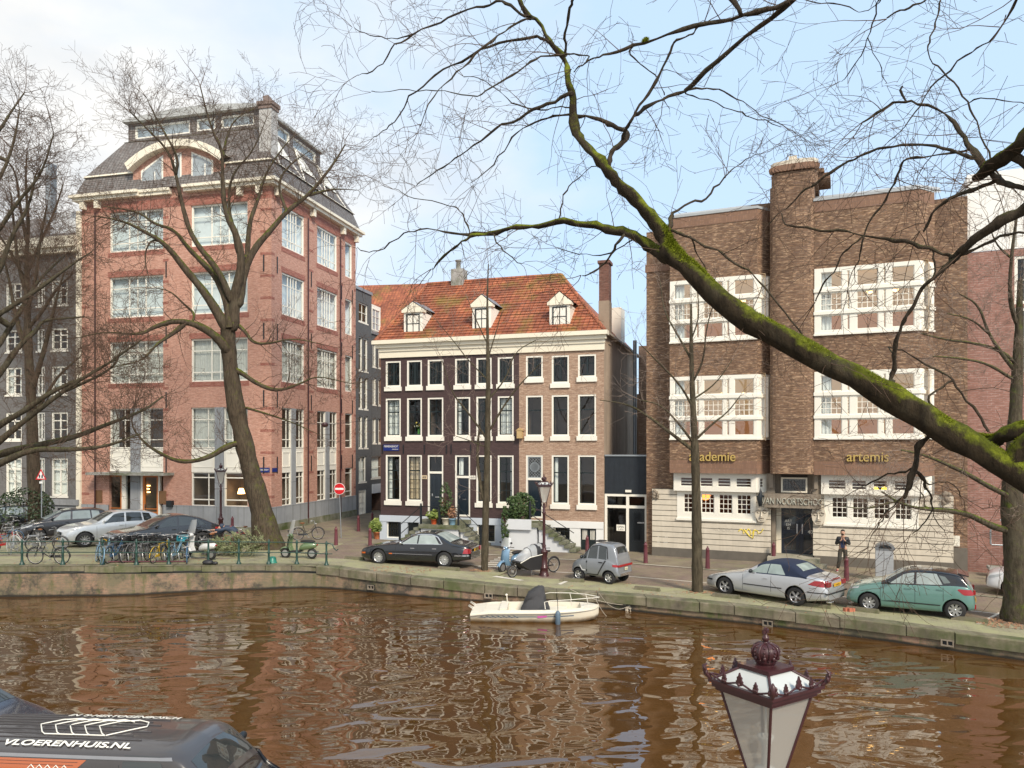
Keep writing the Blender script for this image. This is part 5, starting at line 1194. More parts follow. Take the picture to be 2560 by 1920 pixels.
def car(name,label,cat,shape,wheels,r,paint,roofm,cab,glassm,sidewins,wsc,rwin,rim,spokes=5,track=None,group=None,extras=None,wy=.21):
    S=shape; L=S.L; t=thing(name,label,cat,(0,0,0),0,group); o=-L/2
    n=int(L/.055); xs=[L*i/n for i in range(n+1)]; m=len(S.sec(0)); vs=[];fs=[]
    for x in xs:
        q=S.sec(x)
        ring=[(x+o,y,z) for y,z in q]+[(x+o,-y,z) for y,z in q[-2:0:-1]]
        vs+=ring
    R=2*m-2
    for i in range(n):
        for k in range(R): l=(k+1)%R; fs.append((i*R+k,i*R+l,(i+1)*R+l,(i+1)*R+k)[::-1])
    fs.append(tuple(range(R))); fs.append(tuple(range(n*R,n*R+R))[::-1])
    me=bpy.data.meshes.new('b'); me.from_pydata(vs,[],fs); me.materials.append(paint); me.materials.append(plastic)
    ob=bpy.data.objects.new('b',me); COL.objects.link(ob)
    cb=MB(); W=max(h[1] for h in S.hwt)
    for wx in wheels:
        for s_ in (-1,1):
            y0,y1=s_*(W-.34),s_*(W+.3); cb.lathe([(r+.055,min(y0,y1)),(r+.055,max(y0,y1))],28,(wx+o,0,r),1,'y',smooth=False)
    co_=cb.build('cut',[paint,plastic]); bmx=bmesh.new(); bmx.from_mesh(co_.data); bmesh.ops.recalc_face_normals(bmx,faces=bmx.faces); bmx.to_mesh(co_.data); bmx.free()
    bmx=bmesh.new(); bmx.from_mesh(me); bmesh.ops.recalc_face_normals(bmx,faces=bmx.faces); bmx.to_mesh(me); bmx.free()
    md=ob.modifiers.new('b','BOOLEAN'); md.operation='DIFFERENCE'; md.object=co_; md.solver='EXACT'
    me2=new_eval(ob); bpy.data.objects.remove(ob); bpy.data.objects.remove(co_)
    b1=MB(); b2=MB(); vv=[v.co.copy() for v in me2.vertices]
    maps=[{},{}]
    for p in me2.polygons:
        c=p.center; x=c.x-o; roof=cab[0]<x<cab[1] and c.z>interp(S.belt,x)+.012 and c.z>.6
        b,mp=(b2,maps[1]) if roof else (b1,maps[0])
        idx=[]
        for vi in p.vertices:
            if vi not in mp: mp[vi]=len(b.v); b.v.append(vv[vi])
            idx.append(mp[vi])
        well=p.material_index==1
        b.f.append(idx); b.m.append(1 if (well and not roof) else 0); b.sm.append(not well and len(idx)<=5)
    body=b1.build('body',[paint,plastic],t); rf=b2.build('roof',roofm,t) if b2.f else None
    def patch(par,nm,lo,up,mat,off=.006,ns=14,nt=5,sides=(1,-1)):
        for s_ in sides:
            mb=MB(); g=[]
            for i in range(ns+1):
                f=i/ns; a=lo(f); b=up(f)
                for j in range(nt+1):
                    h=j/nt; x=lerp(a[0],b[0],h); z=lerp(a[1],b[1],h); g.append((x+o,s_*(S.hwq(x,z)+off),z))
            mb.add(g,[(i*(nt+1)+j,(i+1)*(nt+1)+j,(i+1)*(nt+1)+j+1,i*(nt+1)+j+1)[::s_] for i in range(ns) for j in range(nt)],0,True); r_o=mb.build(nm,mat,par)
        return r_o
    def pl(pts):
        d=[0]
        for a,b in zip(pts,pts[1:]): d.append(d[-1]+sqrt((a[0]-b[0])**2+(a[1]-b[1])**2)+1e-6)
        def f(s):
            u=s*d[-1]
            for i in range(len(pts)-1):
                if u<=d[i+1]+1e-9: k=(u-d[i])/(d[i+1]-d[i]); return tuple(lerp(pts[i][q],pts[i+1][q],k) for q in (0,1))
            return pts[-1]
        return f
    t['_']=0; del t['_']
    for (xa,xb,ua,ub) in sidewins:
        lo=lambda f:(lerp(xa,xb,f),interp(S.belt,lerp(xa,xb,f))+.045)
        up=lambda f:(lerp(ua,ub,f),max(interp(S.belt,lerp(ua,ub,f))+.05,interp(S.top,lerp(ua,ub,f))-.105))
        patch(rf or body,'side_window',lo,up,glassm)
    def tpatch(par,nm,x0,x1,w0,w1,mat,off=.006,ns=8,nt=10):
        mb=MB(); g=[]
        for i in range(ns+1):
            x=lerp(x0,x1,i/ns)
            for j in range(nt+1):
                q=S.sec(x); wmax=max(y for y,z in q if z>interp(S.top,x)-.09); y=lerp(-1,1,j/nt)*lerp(w0,w1,i/ns)*wmax; g.append((x+o,y,S.topq(x,y)+off))
        mb.add(g,[(i*(nt+1)+j,(i+1)*(nt+1)+j,(i+1)*(nt+1)+j+1,i*(nt+1)+j+1) for i in range(ns) for j in range(nt)],0,True); return mb.build(nm,mat,par)
    if wsc: tpatch(rf or body,'windscreen',*wsc,glassm)
    if rwin: tpatch(rf or body,'rear_window',*rwin,glassm)
    wb=W-wy/2-.035
    for wx in wheels:
        for s_ in (-1,1):
            mb=MB(); hw_=wy/2; mb.lathe([(r*.62,-hw_),(r*.9,-hw_),(r,-hw_*.7),(r,hw_*.7),(r*.9,hw_),(r*.62,hw_)],26,(0,0,0),0,'y',cap=False); ty=mb.build('wheel',rubber,t); ty.location=(wx+o,s_*wb,r)
            mb=MB(); fy=s_*hw_*.75; mb.lathe([(r*.66,s_*hw_*.98),(r*.60,s_*hw_*.98),(r*.58,s_*hw_*.3)],26,(0,0,0),0,'y',cap=False); mb.lathe([(r*.13,fy*.7),(r*.12,fy*1.05),(.001,fy*1.08)],10,(0,0,0),0,'y'); mb.lathe([(r*.6,s_*hw_*.2),(.001,s_*hw_*.2)],20,(0,0,0),1,'y')
            for k in range(spokes):
                a=2*pi*k/spokes+.3; w_=r*(.10 if spokes>8 else .15); M=Matrix.Rotation(a,4,'Y'); b_=MB(M); b_.add([(r*.08,fy*.95,-w_*.6),(r*.08,fy*.95,w_*.6),(r*.62,fy*1.05,w_*.8),(r*.62,fy*1.05,-w_*.8),(r*.08,fy*.4,-w_*.6),(r*.08,fy*.4,w_*.6),(r*.62,fy*.5,w_*.8),(r*.62,fy*.5,-w_*.8)],[(0,1,2,3),(0,4,5,1),(2,6,7,3),(3,7,4,0),(1,5,6,2)]); q=len(mb.v); mb.v+=b_.v; mb.f+=[[i+q for i in f] for f in b_.f]; mb.m+=b_.m; mb.sm+=b_.sm
            mb.build('rim',[rim,blk],ty)
    # doors seams, mirrors, handles
    t_api=dict(t=t,body=body,roof=rf,patch=patch,pl=pl,tpatch=tpatch,o=o,S=S,W=W)
    for (x,z0,z1) in (extras or {}).get('seams',()):
        patch(body,'door_seam',pl([(x-.006,z0),(x-.006,z1)]),pl([(x+.006,z0),(x+.006,z1)]),plastic,off=.002,ns=6,nt=1)
    for (x,z) in (extras or {}).get('handles',()):
        mb=MB()
        for s_ in (1,-1): mb.box(x+o-.09,x+o+.09,*sorted((s_*(S.hwq(x,z)-.01),s_*(S.hwq(x,z)+.03))),z-.018,z+.018)
        mb.build('door_handle',(extras.get('hm') or paint),body)
    mx=(extras or {}).get('mirror')
    if mx:
        for s_ in (1,-1):
            mb=MB(); mb.ball((mx[0]+o,s_*(S.hwq(mx[0],mx[1])+.10),mx[1]+.03),.1,sc=(.6,1.15,.72),n=10); mb.build('mirror',mx[2],body)
    return t_api
def place_car(a,p_front,p_rear,wheels,W,side=-1):
    """put the near-side wheel contacts on two ground points"""
    d=(p_rear-p_front); rz=atan2(d.y,d.x); mid=(p_front+p_rear)/2; u=Vector((cos(rz),sin(rz),0)); n=Vector((-u.y,u.x,0))
    S=a['S']; wm=(wheels[0]+wheels[1])/2-S.L/2
    a['t'].location=mid-u*wm-n*side*(W-.06); a['t'].rotation_euler=(0,0,rz)
def plate(a,x,z,rear=True,par=None,txt='7-KLD-83',w=.52,tilt=0.,m=None):
    s=1 if rear else -1; o=a['o']; M=Matrix.Translation((x+o,0,z))@Matrix.Rotation(-pi/2*-s,4,'Z')@Matrix.Rotation(tilt,4,'X')
    mb=MB(M); mb.box(-w/2,w/2,-.012,0,-.055,.055); p=mb.build('number_plate',m or yplate,par or a['body']); text(txt,.095,M@TM(0,-.016,-.035),p,'lettering',blk,.001,sx=.9)
# --- black saloon
cg=carglass('car_glass_pale',(.30,.35,.34)); cgd=carglass('car_glass_dark',(.03,.035,.035)); cgm=carglass('car_glass_mid',(.12,.15,.145))
S=CarShape(5.09,[(0,.66),(.08,.78),(.35,.88),(1,.92),(4,.92),(4.75,.87),(5.02,.74),(5.09,.62)],[(0,.50),(.03,.66),(.3,.78),(1.0,.88),(1.6,.95),(1.78,.99),(2.5,1.37),(2.85,1.445),(3.3,1.445),(3.65,1.38),(4.25,1.06),(4.4,1.02),(4.95,.95),(5.06,.86),(5.09,.6)],[(0,.48),(.3,.72),(1.6,.90),(4.2,.94),(5.09,.7)],[(0,.28),(.4,.2),(1,.19),(4.2,.19),(5.09,.34)],tum=.42)
pb_=carpaint('paint_black',(.008,.009,.012),metal=.1,rough=.22)
wl_=(.93,3.98); a=car('parked_car','black saloon with chrome window trim and yellow rear plate beside the thin tree','car',S,wl_,.335,pb_,pb_,(1.75,4.35),cg,[(2.0,2.72,2.42,2.74),(2.79,3.75,2.81,3.50)],(1.88,2.62,.90,.88),(3.55,4.2,.86,.86),simple('alloy_silver',(.6,.6,.6),.3,metal=.8,var=.05),13,extras=dict(seams=((1.75,.3,.88),(2.76,.3,.9),(3.72,.45,.9)),handles=((2.55,.78),(3.55,.79)),hm=chrome,mirror=(2.02,.97,chrome)))
place_car(a,G(949.5,1409),G(1107,1422),wl_,.92)
B=a['body'];P_=a['patch'];pl=a['pl']
P_(B,'chrome_trim',pl([(1.93,.935),(3.86,.975)]),pl([(1.93,.955),(3.86,.995)]),chrome,off=.009,ns=20,nt=1)
P_(a['roof'],'chrome_trim',pl([(1.92,.96),(2.42,1.27),(2.8,1.345),(3.3,1.35),(3.62,1.27),(3.86,1.0)]),pl([(1.90,.985),(2.40,1.295),(2.8,1.372),(3.32,1.376),(3.66,1.29),(3.90,1.0)]),chrome,off=.009,ns=26,nt=1)
P_(B,'chrome_strip',pl([(1.45,.52),(3.45,.52)]),pl([(1.45,.535),(3.45,.535)]),chrome,off=.006,ns=20,nt=1)
P_(B,'rear_bumper_chrome',pl([(4.45,.50),(5.05,.50)]),pl([(4.45,.56),(5.05,.56)]),chrome,off=.012,ns=14,nt=1)
P_(B,'tail_light',pl([(4.80,.62),(5.05,.60)]),pl([(4.86,.84),(5.05,.80)]),redlens,off=.008,ns=6,nt=4)
P_(B,'side_marker',pl([(1.45,.50),(1.6,.50)]),pl([(1.45,.545),(1.6,.545)]),simple('amber_lens',(.55,.12,.02),.2),off=.012,ns=3,nt=1)
P_(B,'indicator',pl([(.03,.45),(.3,.47)]),pl([(.03,.52),(.3,.54)]),MT['amber_lens'],off=.01,ns=4,nt=1)
mb=MB(); 
for s_ in (-1,1): mb.box(5.03+a['o'],5.10+a['o'],s_*.66-.08,s_*.66+.08,.62,.80)
mb.build('tail_light',redlens,B); mb=MB(); mb.box(5.07+a['o'],5.11+a['o'],-.45,.45,.80,.83); mb.build('chrome_strip',chrome,B)
plate(a,5.12,.72,txt='63-PB-VR')
# --- silver cabriolet with blue soft top
S=CarShape(4.63,[(0,.55),(.1,.72),(.4,.82),(1,.87),(3.6,.875),(4.3,.83),(4.58,.70),(4.63,.6)],[(0,.42),(.04,.58),(.35,.70),(.9,.82),(1.5,.93),(1.65,.97),(2.2,1.30),(2.5,1.40),(3.0,1.42),(3.4,1.36),(3.75,1.14),(3.9,1.06),(4.4,1.04),(4.58,.95),(4.63,.62)],[(0,.40),(.4,.66),(1.6,.90),(3.0,.95),(4.2,.96),(4.63,.62)],[(0,.25),(.4,.18),(1,.17),(3.9,.17),(4.63,.30)],tum=.45)
silver=carpaint('paint_silver',(.52,.53,.54),metal=.45,rough=.32); soft=simple('soft_top_navy',(.018,.028,.06),.85,var=.2,scale=3)
wl_=(.92,3.59); a=car('parked_car','silver convertible with closed navy soft top','car',S,wl_,.32,silver,soft,(2.15,3.95),carglass('car_glass_green',(.33,.40,.37)),[(1.92,2.55,2.28,2.60),(2.58,3.22,2.63,3.0)],None,(3.42,3.72,.62,.66),simple('alloy_dull',(.42,.42,.43),.35,metal=.7),5,extras=dict(seams=((1.65,.3,.86),(2.72,.3,.9)),handles=((2.50,.80),),mirror=(1.98,.97,blk)))
place_car(a,G(1819,1488),G(1981.5,1514),wl_,.87)
B=a['body'];P_=a['patch']
a['tpatch'](B,'windscreen',1.72,2.18,.88,.86,MT['car_glass_green'])
P_(B,'side_strip',pl([(1.68,.50),(3.12,.52)]),pl([(1.68,.535),(3.12,.555)]),plastic,off=.012,ns=20,nt=1)
P_(B,'bumper_strip',pl([(4.0,.52),(4.58,.52)]),pl([(4.0,.55),(4.58,.55)]),plastic,off=.012,ns=14,nt=1)
P_(B,'bumper_strip',pl([(.05,.47),(.4,.48)]),pl([(.05,.53),(.4,.54)]),plastic,off=.012,ns=8,nt=1)
P_(B,'tail_light',pl([(4.02,.78),(4.57,.72)]),pl([(4.22,.92),(4.57,.93)]),redlens,off=.008,ns=10,nt=4)
P_(B,'headlight',pl([(.08,.54),(.40,.60)]),pl([(.12,.62),(.42,.68)]),carglass('headlamp',(.5,.52,.53)),off=.008,ns=6,nt=3)
mb=MB(); o=a['o']
for s_ in (-1,1): mb.box(4.57+o,4.64+o,s_*.56-.13,s_*.56+.13,.74,.89)
mb.build('tail_light',redlens,B); mb=MB(); mb.box(4.58+o,4.645+o,-.2,.2,.955,.985); mb.build('brake_light',redlens,B)
mb=MB(); mb.box(4.58+o,4.66+o,-.75,.75,.50,.535); mb.build('bumper_strip',plastic,B); mb=MB(); mb.tube([(4.5+o,-.45,.22),(4.68+o,-.45,.22)],.04,8); mb.tube([(4.5+o,-.35,.22),(4.68+o,-.35,.22)],.04,8); mb.build('exhaust',chrome,B); mb=MB(); mb.tube([(4.1+o,0,1.05),(4.2+o,0,1.3)],.006,4); mb.build('aerial',blk,B)
plate(a,4.65,.78,txt='71-HZT-6')
# --- teal hatchback
S=CarShape(3.67,[(0,.52),(.08,.68),(.35,.78),(.8,.83),(3.0,.84),(3.45,.80),(3.63,.70),(3.67,.62)],[(0,.45),(.04,.66),(.25,.80),(.7,.92),(.95,.98),(1.1,1.03),(1.65,1.38),(1.95,1.465),(2.5,1.48),(3.05,1.44),(3.3,1.38),(3.48,1.12),(3.6,.98),(3.66,.80),(3.67,.5)],[(0,.43),(.3,.76),(1.,.93),(2.6,.99),(3.1,1.04),(3.5,1.0),(3.67,.7)],[(0,.28),(.4,.18),(1,.17),(3.1,.17),(3.67,.32)],tum=.36)
teal=carpaint('paint_teal',(.125,.255,.225),metal=.25,rough=.3)
wl_=(.70,3.12); a=car('parked_car','teal green hatchback with black roof','car',S,wl_,.30,teal,pb_,(1.05,3.42),cg,[(1.30,1.98,1.68,2.0),(2.05,2.78,2.07,2.62)],(1.16,1.72,.9,.88),(3.33,3.52,.80,.82),simple('alloy_bicolour',(.5,.5,.5),.3,metal=.8),8,extras=dict(seams=((1.03,.3,.86),(2.02,.3,.95),(2.80,.55,.98)),handles=((1.82,.86),(2.72,.90)),mirror=(1.28,1.0,blk)))
place_car(a,G(2187,1530),G(2372,1548),wl_,.83)
B=a['body'];P_=a['patch']; o=a['o']
P_(a['roof'],'quarter_window',pl([(2.82,1.09),(3.0,1.13)]),pl([(2.68,1.33),(2.85,1.30)]),cgm,off=.008,ns=4,nt=4)
P_(B,'side_strip',pl([(1.05,.40),(2.72,.40)]),pl([(1.05,.405),(1.4,.44),(2.72,.43)]),plastic,off=.012,ns=20,nt=1)
P_(B,'tail_light',pl([(3.18,.93),(3.35,.78),(3.62,.78)]),pl([(3.22,.96),(3.60,.95)]),redlens,off=.008,ns=8,nt=4)
P_(B,'headlight',pl([(.06,.66),(.38,.74)]),pl([(.1,.72),(.42,.83)]),MT['headlamp'],off=.008,ns=6,nt=3)
mb=MB()
for s_ in (-1,1): mb.box(3.61+o,3.67+o,s_*.58-.09,s_*.58+.09,.80,.92); 
mb.build('tail_light',redlens,B); mb=MB()
for s_ in (-1,1): mb.box(3.64+o,3.685+o,s_*.62-.03,s_*.62+.03,.36,.50)
mb.build('reflector',redlens,B); mb=MB(); mb.prism([(3.2+o,1.42),(3.5+o,1.34),(3.48+o,1.31),(3.2+o,1.37)],-.52,.52,'y'); mb.build('spoiler',pb_,a['roof']); plate(a,3.685,.55,txt='T-950-SB',w=.46)
# --- silver microcar
S=CarShape(2.25,[(0,.42),(.08,.52),(.3,.58),(.6,.61),(2.0,.61),(2.2,.57),(2.25,.5)],[(0,.40),(.04,.62),(.15,.76),(.35,.86),(.5,.92),(.85,1.38),(1.05,1.52),(1.3,1.57),(1.8,1.55),(2.0,1.50),(2.12,1.2),(2.2,.95),(2.25,.5)],[(0,.38),(.2,.74),(.5,.88),(1.9,.93),(2.25,.6)],[(0,.30),(.3,.24),(1.9,.24),(2.25,.32)],tum=.20)
grey=carpaint('paint_grey_metallic',(.25,.265,.285),metal=.4,rough=.35)
wl_=(.42,1.83); a=car('microcar','tiny silver grey microcar with tall cabin and red rear light bar','microcar',S,wl_,.25,grey,grey,(.5,2.12),cgd,[(.66,.80,.86,.88),(.86,1.28,.93,1.30),(1.36,1.72,1.36,1.68)],(.54,.92,.88,.86),(2.02,2.12,.72,.74),MT['alloy_silver'],6,extras=dict(seams=((.82,.35,.86),),handles=((1.48,.82),),hm=plastic,mirror=(.64,.95,blk)),wy=.15)
place_car(a,G(1441,1450),G(1528,1461.6),wl_,.61)
B=a['body'];P_=a['patch'];o=a['o']
P_(B,'door_seal',pl([(.84,.30),(1.35,.30),(1.72,.9)]),pl([(.84,.335),(1.33,.34),(1.66,.92)]),plastic,off=.008,ns=20,nt=1)
P_(a['roof'],'door_seal',pl([(.70,1.0),(.95,1.38),(1.35,1.465),(1.7,1.4),(1.76,.97)]),pl([(.67,1.02),(.93,1.41),(1.35,1.495),(1.73,1.42),(1.80,.97)]),plastic,off=.008,ns=26,nt=1)
P_(B,'side_accent',pl([(.50,.62),(.62,.44),(.80,.44)]),pl([(.52,.66),(.65,.48),(.80,.48)]),simple('accent_white',(.7,.7,.7),.4),off=.01,ns=10,nt=1)
P_(B,'door_hinge',pl([(.80,.42),(.86,.42)]),pl([(.80,.50),(.86,.50)]),plastic,off=.014,ns=2,nt=1); P_(B,'door_hinge',pl([(.80,.76),(.86,.76)]),pl([(.80,.83),(.86,.83)]),plastic,off=.014,ns=2,nt=1)
P_(B,'tail_light',pl([(2.02,.70),(2.2,.68)]),pl([(2.0,.78),(2.2,.78)]),redlens,off=.01,ns=4,nt=2)
mb=MB(); mb.box(2.19+o,2.26+o,-.52,.52,.69,.77); mb.build('tail_light',redlens,B); mb=MB(); mb.box(2.2+o,2.30+o,-.42,.42,.34,.44); mb.build('rear_bumper',chrome,B); plate(a,2.28,.60,txt='FDK',w=.2,m=simple('small_plate',(.75,.72,.5),.5))
mb=MB(); mb.box(.95+o,1.25+o,-.25,.25,1.565,1.60); mb.build('sunroof',plastic,a['roof'])
# --- left row: angled parking
def big(nm,label,S,wl,r,paint,roofm,cab,gls,wins,ws,rw,sp,pf,rz,W,ex,alloy='alloy_dull'):
    a=car(nm,label,'car',S,wl,r,paint,roofm,cab,gls,wins,ws,rw,MT[alloy],sp,extras=ex,wy=.25)
    u=Vector((cos(rz),sin(rz),0)); n=Vector((-u.y,u.x,0)); wm=wl[0]-S.L/2; a['t'].location=pf-u*wm+n*(W-.06); a['t'].rotation_euler=(0,0,rz); return a
S=CarShape(4.9,[(0,.62),(.08,.80),(.4,.93),(1,.97),(4,.98),(4.6,.92),(4.9,.75)],[(0,.55),(.04,.82),(.3,.98),(.9,1.08),(1.3,1.12),(1.5,1.17),(2.2,1.60),(2.6,1.69),(3.5,1.67),(4.2,1.55),(4.65,1.2),(4.8,1.05),(4.9,.7)],[(0,.5),(.4,.92),(1.4,1.07),(4,1.13),(4.9,.8)],[(0,.30),(.5,.24),(1,.24),(4.2,.24),(4.9,.38)],tum=.42)
wl_=(.98,3.88); a=big('parked_car','silver white SUV with twin dark grilles parked at an angle in the left row',S,wl_,.37,carpaint('paint_pearl',(.55,.57,.58),metal=.4,rough=.3),MT['paint_pearl'],(1.5,4.6),cgd,[(1.85,2.75,2.28,2.78),(2.84,3.6,2.86,3.55),(3.68,4.1,3.62,3.95)],(1.6,2.3,.9,.86),None,10,G(212,1369),radians(42),.97,dict(seams=((1.5,.4,1.0),(2.8,.4,1.05)),handles=((2.6,.98),(3.7,1.0)),mirror=(1.85,1.2,MT['paint_pearl'])))
B=a['body'];o=a['o']; mb=MB()
for s_ in (-1,1): mb.box(-.03+o,.05+o,min(s_*.06,s_*.62),max(s_*.06,s_*.62),.52,.78)
mb.build('grille',blk,B); mb=MB(); 
for s_ in (-1,1): mb.box(-.035+o,-.028+o,min(s_*.10,s_*.58),max(s_*.10,s_*.58),.66,.68)
mb.build('grille_bar',chrome,B); mb=MB(); mb.box(-.02+o,.1+o,-.62,.62,.30,.36); mb.build('chin_trim',chrome,B); plate(a,-.035,.45,rear=False,txt='J-286-HG'); a['patch'](B,'headlight',pl([(.12,.80),(.62,.88)]),pl([(.2,.86),(.72,.97)]),MT['headlamp'],off=.01,ns=8,nt=3); 
S=CarShape(4.9,[(0,.62),(.08,.80),(.4,.92),(1,.95),(4,.96),(4.6,.90),(4.9,.75)],[(0,.55),(.04,.82),(.3,.95),(.9,1.02),(1.35,1.07),(1.5,1.10),(2.3,1.52),(2.7,1.61),(3.2,1.60),(3.9,1.42),(4.5,1.14),(4.8,1.05),(4.9,.7)],[(0,.5),(.4,.88),(1.4,1.02),(4,1.08),(4.9,.8)],[(0,.30),(.5,.24),(1,.24),(4.2,.24),(4.9,.38)],tum=.45)
wl_=(.95,3.88); a=big('parked_car','dark grey coupe SUV nearest the lamp post in the left row',S,wl_,.37,carpaint('paint_anthracite',(.028,.029,.032),metal=.3,rough=.25),MT['paint_anthracite'],(1.5,4.6),cgd,[(1.85,2.75,2.35,2.78),(2.84,3.7,2.86,3.55),(3.76,4.1,3.62,3.75)],(1.6,2.4,.9,.86),(3.8,4.45,.8,.8),5,G(338,1385),radians(43),.95,dict(seams=((1.5,.4,1.0),(2.8,.4,1.03)),handles=((2.6,.95),(3.7,.98)),mirror=(1.88,1.14,MT['paint_anthracite'])))
B=a['body'];o=a['o']; mb=MB(); mb.box(-.03+o,.05+o,-.55,.55,.40,.74); mb.build('grille',blk,B); plate(a,-.035,.60,rear=False,txt='X-142-LN'); a['patch'](B,'headlight',pl([(.06,.70),(.5,.78)]),pl([(.08,.78),(.6,.86)]),MT['headlamp'],off=.01,ns=8,nt=3); mb=MB(); mb.box(-.02+o,.08+o,-.68,.68,.26,.34); mb.build('chin_trim',chrome,B)
a['patch'](B,'tail_light',pl([(4.5,.85),(4.86,.84)]),pl([(4.5,.93),(4.86,.92)]),redlens,off=.01,ns=6,nt=2)
S=CarShape(4.45,[(0,.58),(.08,.74),(.4,.86),(1,.9),(3.7,.91),(4.3,.86),(4.45,.75)],[(0,.5),(.04,.75),(.3,.9),(.7,1.0),(.95,1.06),(1.1,1.12),(1.9,1.52),(2.3,1.62),(3.4,1.63),(4.05,1.52),(4.3,1.2),(4.4,1.0),(4.45,.6)],[(0,.46),(.4,.86),(1.1,1.0),(3.6,1.06),(4.45,.8)],[(0,.28),(.5,.2),(4.0,.2),(4.45,.34)],tum=.36)
wl_=(.85,3.62); a=big('parked_car','charcoal people carrier left of the silver SUV',S,wl_,.33,carpaint('paint_charcoal',(.035,.035,.04),metal=.3,rough=.28),MT['paint_charcoal'],(1.05,4.25),cg,[(1.5,2.35,1.95,2.38),(2.45,3.35,2.47,3.3),(3.42,3.85,3.38,3.75)],(1.15,1.95,.9,.86),None,7,G(96,1352),radians(36),.9,dict(seams=((1.15,.4,.96),(2.4,.4,1.0)),handles=((2.2,.92),(3.2,.94)),mirror=(1.5,1.12,blk)))
a['patch'](a['body'],'headlight',pl([(.06,.66),(.5,.78)]),pl([(.08,.74),(.62,.9)]),MT['headlamp'],off=.01,ns=8,nt=3)
oc_=dup(a['t'],label='dark car mostly hidden behind the bicycle pile at the left edge',swap={'paint_charcoal':pb_}); oc_.location=G(30,1345)+Vector((-2.5,3.2,0)); oc_.rotation_euler=(0,0,radians(20))
# --- white car passing at the right edge
S=CarShape(4.2,[(0,.6),(.08,.76),(.4,.86),(1,.89),(3.6,.9),(4.1,.84),(4.2,.74)],[(0,.5),(.04,.72),(.3,.86),(.9,.95),(1.1,1.0),(1.8,1.38),(2.2,1.48),(3.1,1.46),(3.7,1.3),(4.0,1.05),(4.15,.95),(4.2,.6)],[(0,.46),(.4,.8),(1.1,.95),(3.6,1.0),(4.2,.8)],[(0,.28),(.5,.2),(3.8,.2),(4.2,.34)],tum=.38)
wl_=(.8,3.4); a=car('passing_car','white hatchback driving past behind the tree at the right edge','car',S,wl_,.32,carpaint('paint_white',(.72,.73,.74),metal=0,rough=.3),MT['paint_white'],(1.05,4.05),cgd,[(1.4,2.1,1.85,2.12),(2.2,3.2,2.22,3.1)],(1.12,1.85,.9,.86),(3.75,4.0,.8,.8),MT['alloy_silver'],5,extras=dict(seams=((2.15,.4,.95),),handles=((2.0,.85),),mirror=(1.4,1.02,MT['paint_white'])))
p=G(2506,1496); a['t'].location=p+Vector((2.05,.2,0)); a['t'].rotation_euler=(0,0,radians(-33))
a['patch'](a['body'],'headlight',pl([(.05,.6),(.4,.7)]),pl([(.08,.7),(.5,.8)]),MT['headlamp'],off=.01,ns=8,nt=3)
mb=MB(); mb.box(-.02+a['o'],.06+a['o'],-.5,.5,.35,.5); mb.build('grille',blk,a['body'])
# --- near side: black van with orange flank, roof lettering
S=CarShape(5.2,[(0,.84),(.06,.87),(.5,.89),(4.3,.89),(4.9,.82),(5.2,.66)],[(0,.9),(.02,1.60),(.1,1.68),(.6,1.705),(3.45,1.705),(3.72,1.68),(3.88,1.60),(4.22,1.22),(4.34,1.0),(4.6,.86),(5.2,.6)],[(0,.85),(.2,1.12),(3.5,1.15),(4.5,1.1),(5.0,.98),(5.2,.65)],[(0,.3),(.3,.22),(5,.22),(5.2,.3)],tum=.20,crown=.06)
vp=simple('van_roof_black',(.045,.04,.04),.3,var=.25,scale=3,coat=.8); org=carpaint('paint_orange',(.42,.11,.035),metal=.1,rough=.35)
wl_=(1.0,4.2); a=car('van','black delivery van with orange side panel and white roof lettering, nearest vehicle','van',S,wl_,.33,pb_,vp,(-.1,4.25),cgd,[(3.0,3.75,3.0,3.5)],(3.90,4.2,.93,.90),None,MT['alloy_silver'],5,extras=dict(seams=((2.95,.4,1.7),(1.75,.4,1.75)),handles=((3.2,.95),),mirror=(3.95,1.25,blk)))
van=a
def vn(px,py,z): 
    Y=(H-z)*F/(py-CY); return Vector(((px-CX)*Y/F,Y,0))
q0=vn(0,1886,1.14); q1=vn(440,1901,1.14); d=(q1-q0).normalized(); rz=atan2(d.y,d.x); n_=Vector((-d.y,d.x,0))
a['t'].location=q1-d*(3.78-2.6)+n_*.80+Vector((0,0,NEARZ)); a['t'].rotation_euler=(0,0,rz)
B=a['body']; R_=a['roof']; P_=a['patch']; o=a['o']
P_(B,'orange_panel',pl([(.05,.35),(1.5,.35)]),pl([(.5,1.10),(2.02,1.10)]),org,off=.006,ns=24,nt=6)
P_(R_,'orange_panel',pl([(.53,1.16),(2.06,1.16)]),pl([(.75,1.535),(2.48,1.535)]),org,off=.006,ns=24,nt=5,)
P_(R_,'waist_crease',pl([(.8,1.50),(2.36,1.50)]),pl([(.8,1.505),(2.36,1.505)]),plastic,off=.009,ns=20,nt=1); P_(R_,'waist_crease',pl([(.8,1.46),(2.3,1.46)]),pl([(.8,1.465),(2.3,1.465)]),plastic,off=.009,ns=20,nt=1)
P_(R_,'roof_rail_trim',pl([(.2,1.55),(3.7,1.55)]),pl([(.2,1.59),(3.67,1.585)]),simple('rail_trim_silver',(.30,.30,.31),.3,metal=.6),off=.012,ns=24,nt=2)
mb=MB()
for k in range(9):
    y=-.52+k*.13; pts=[(x+o,y,S.topq(x,y)+.004) for x in [.25+.2*i for i in range(15 if k%2 else 14)]]; mb.tube(pts,.013,5)
mb.build('roof_rib',vp,R_)
def roofpt(u,v): return (u+o,v,S.topq(u,v)+.020)
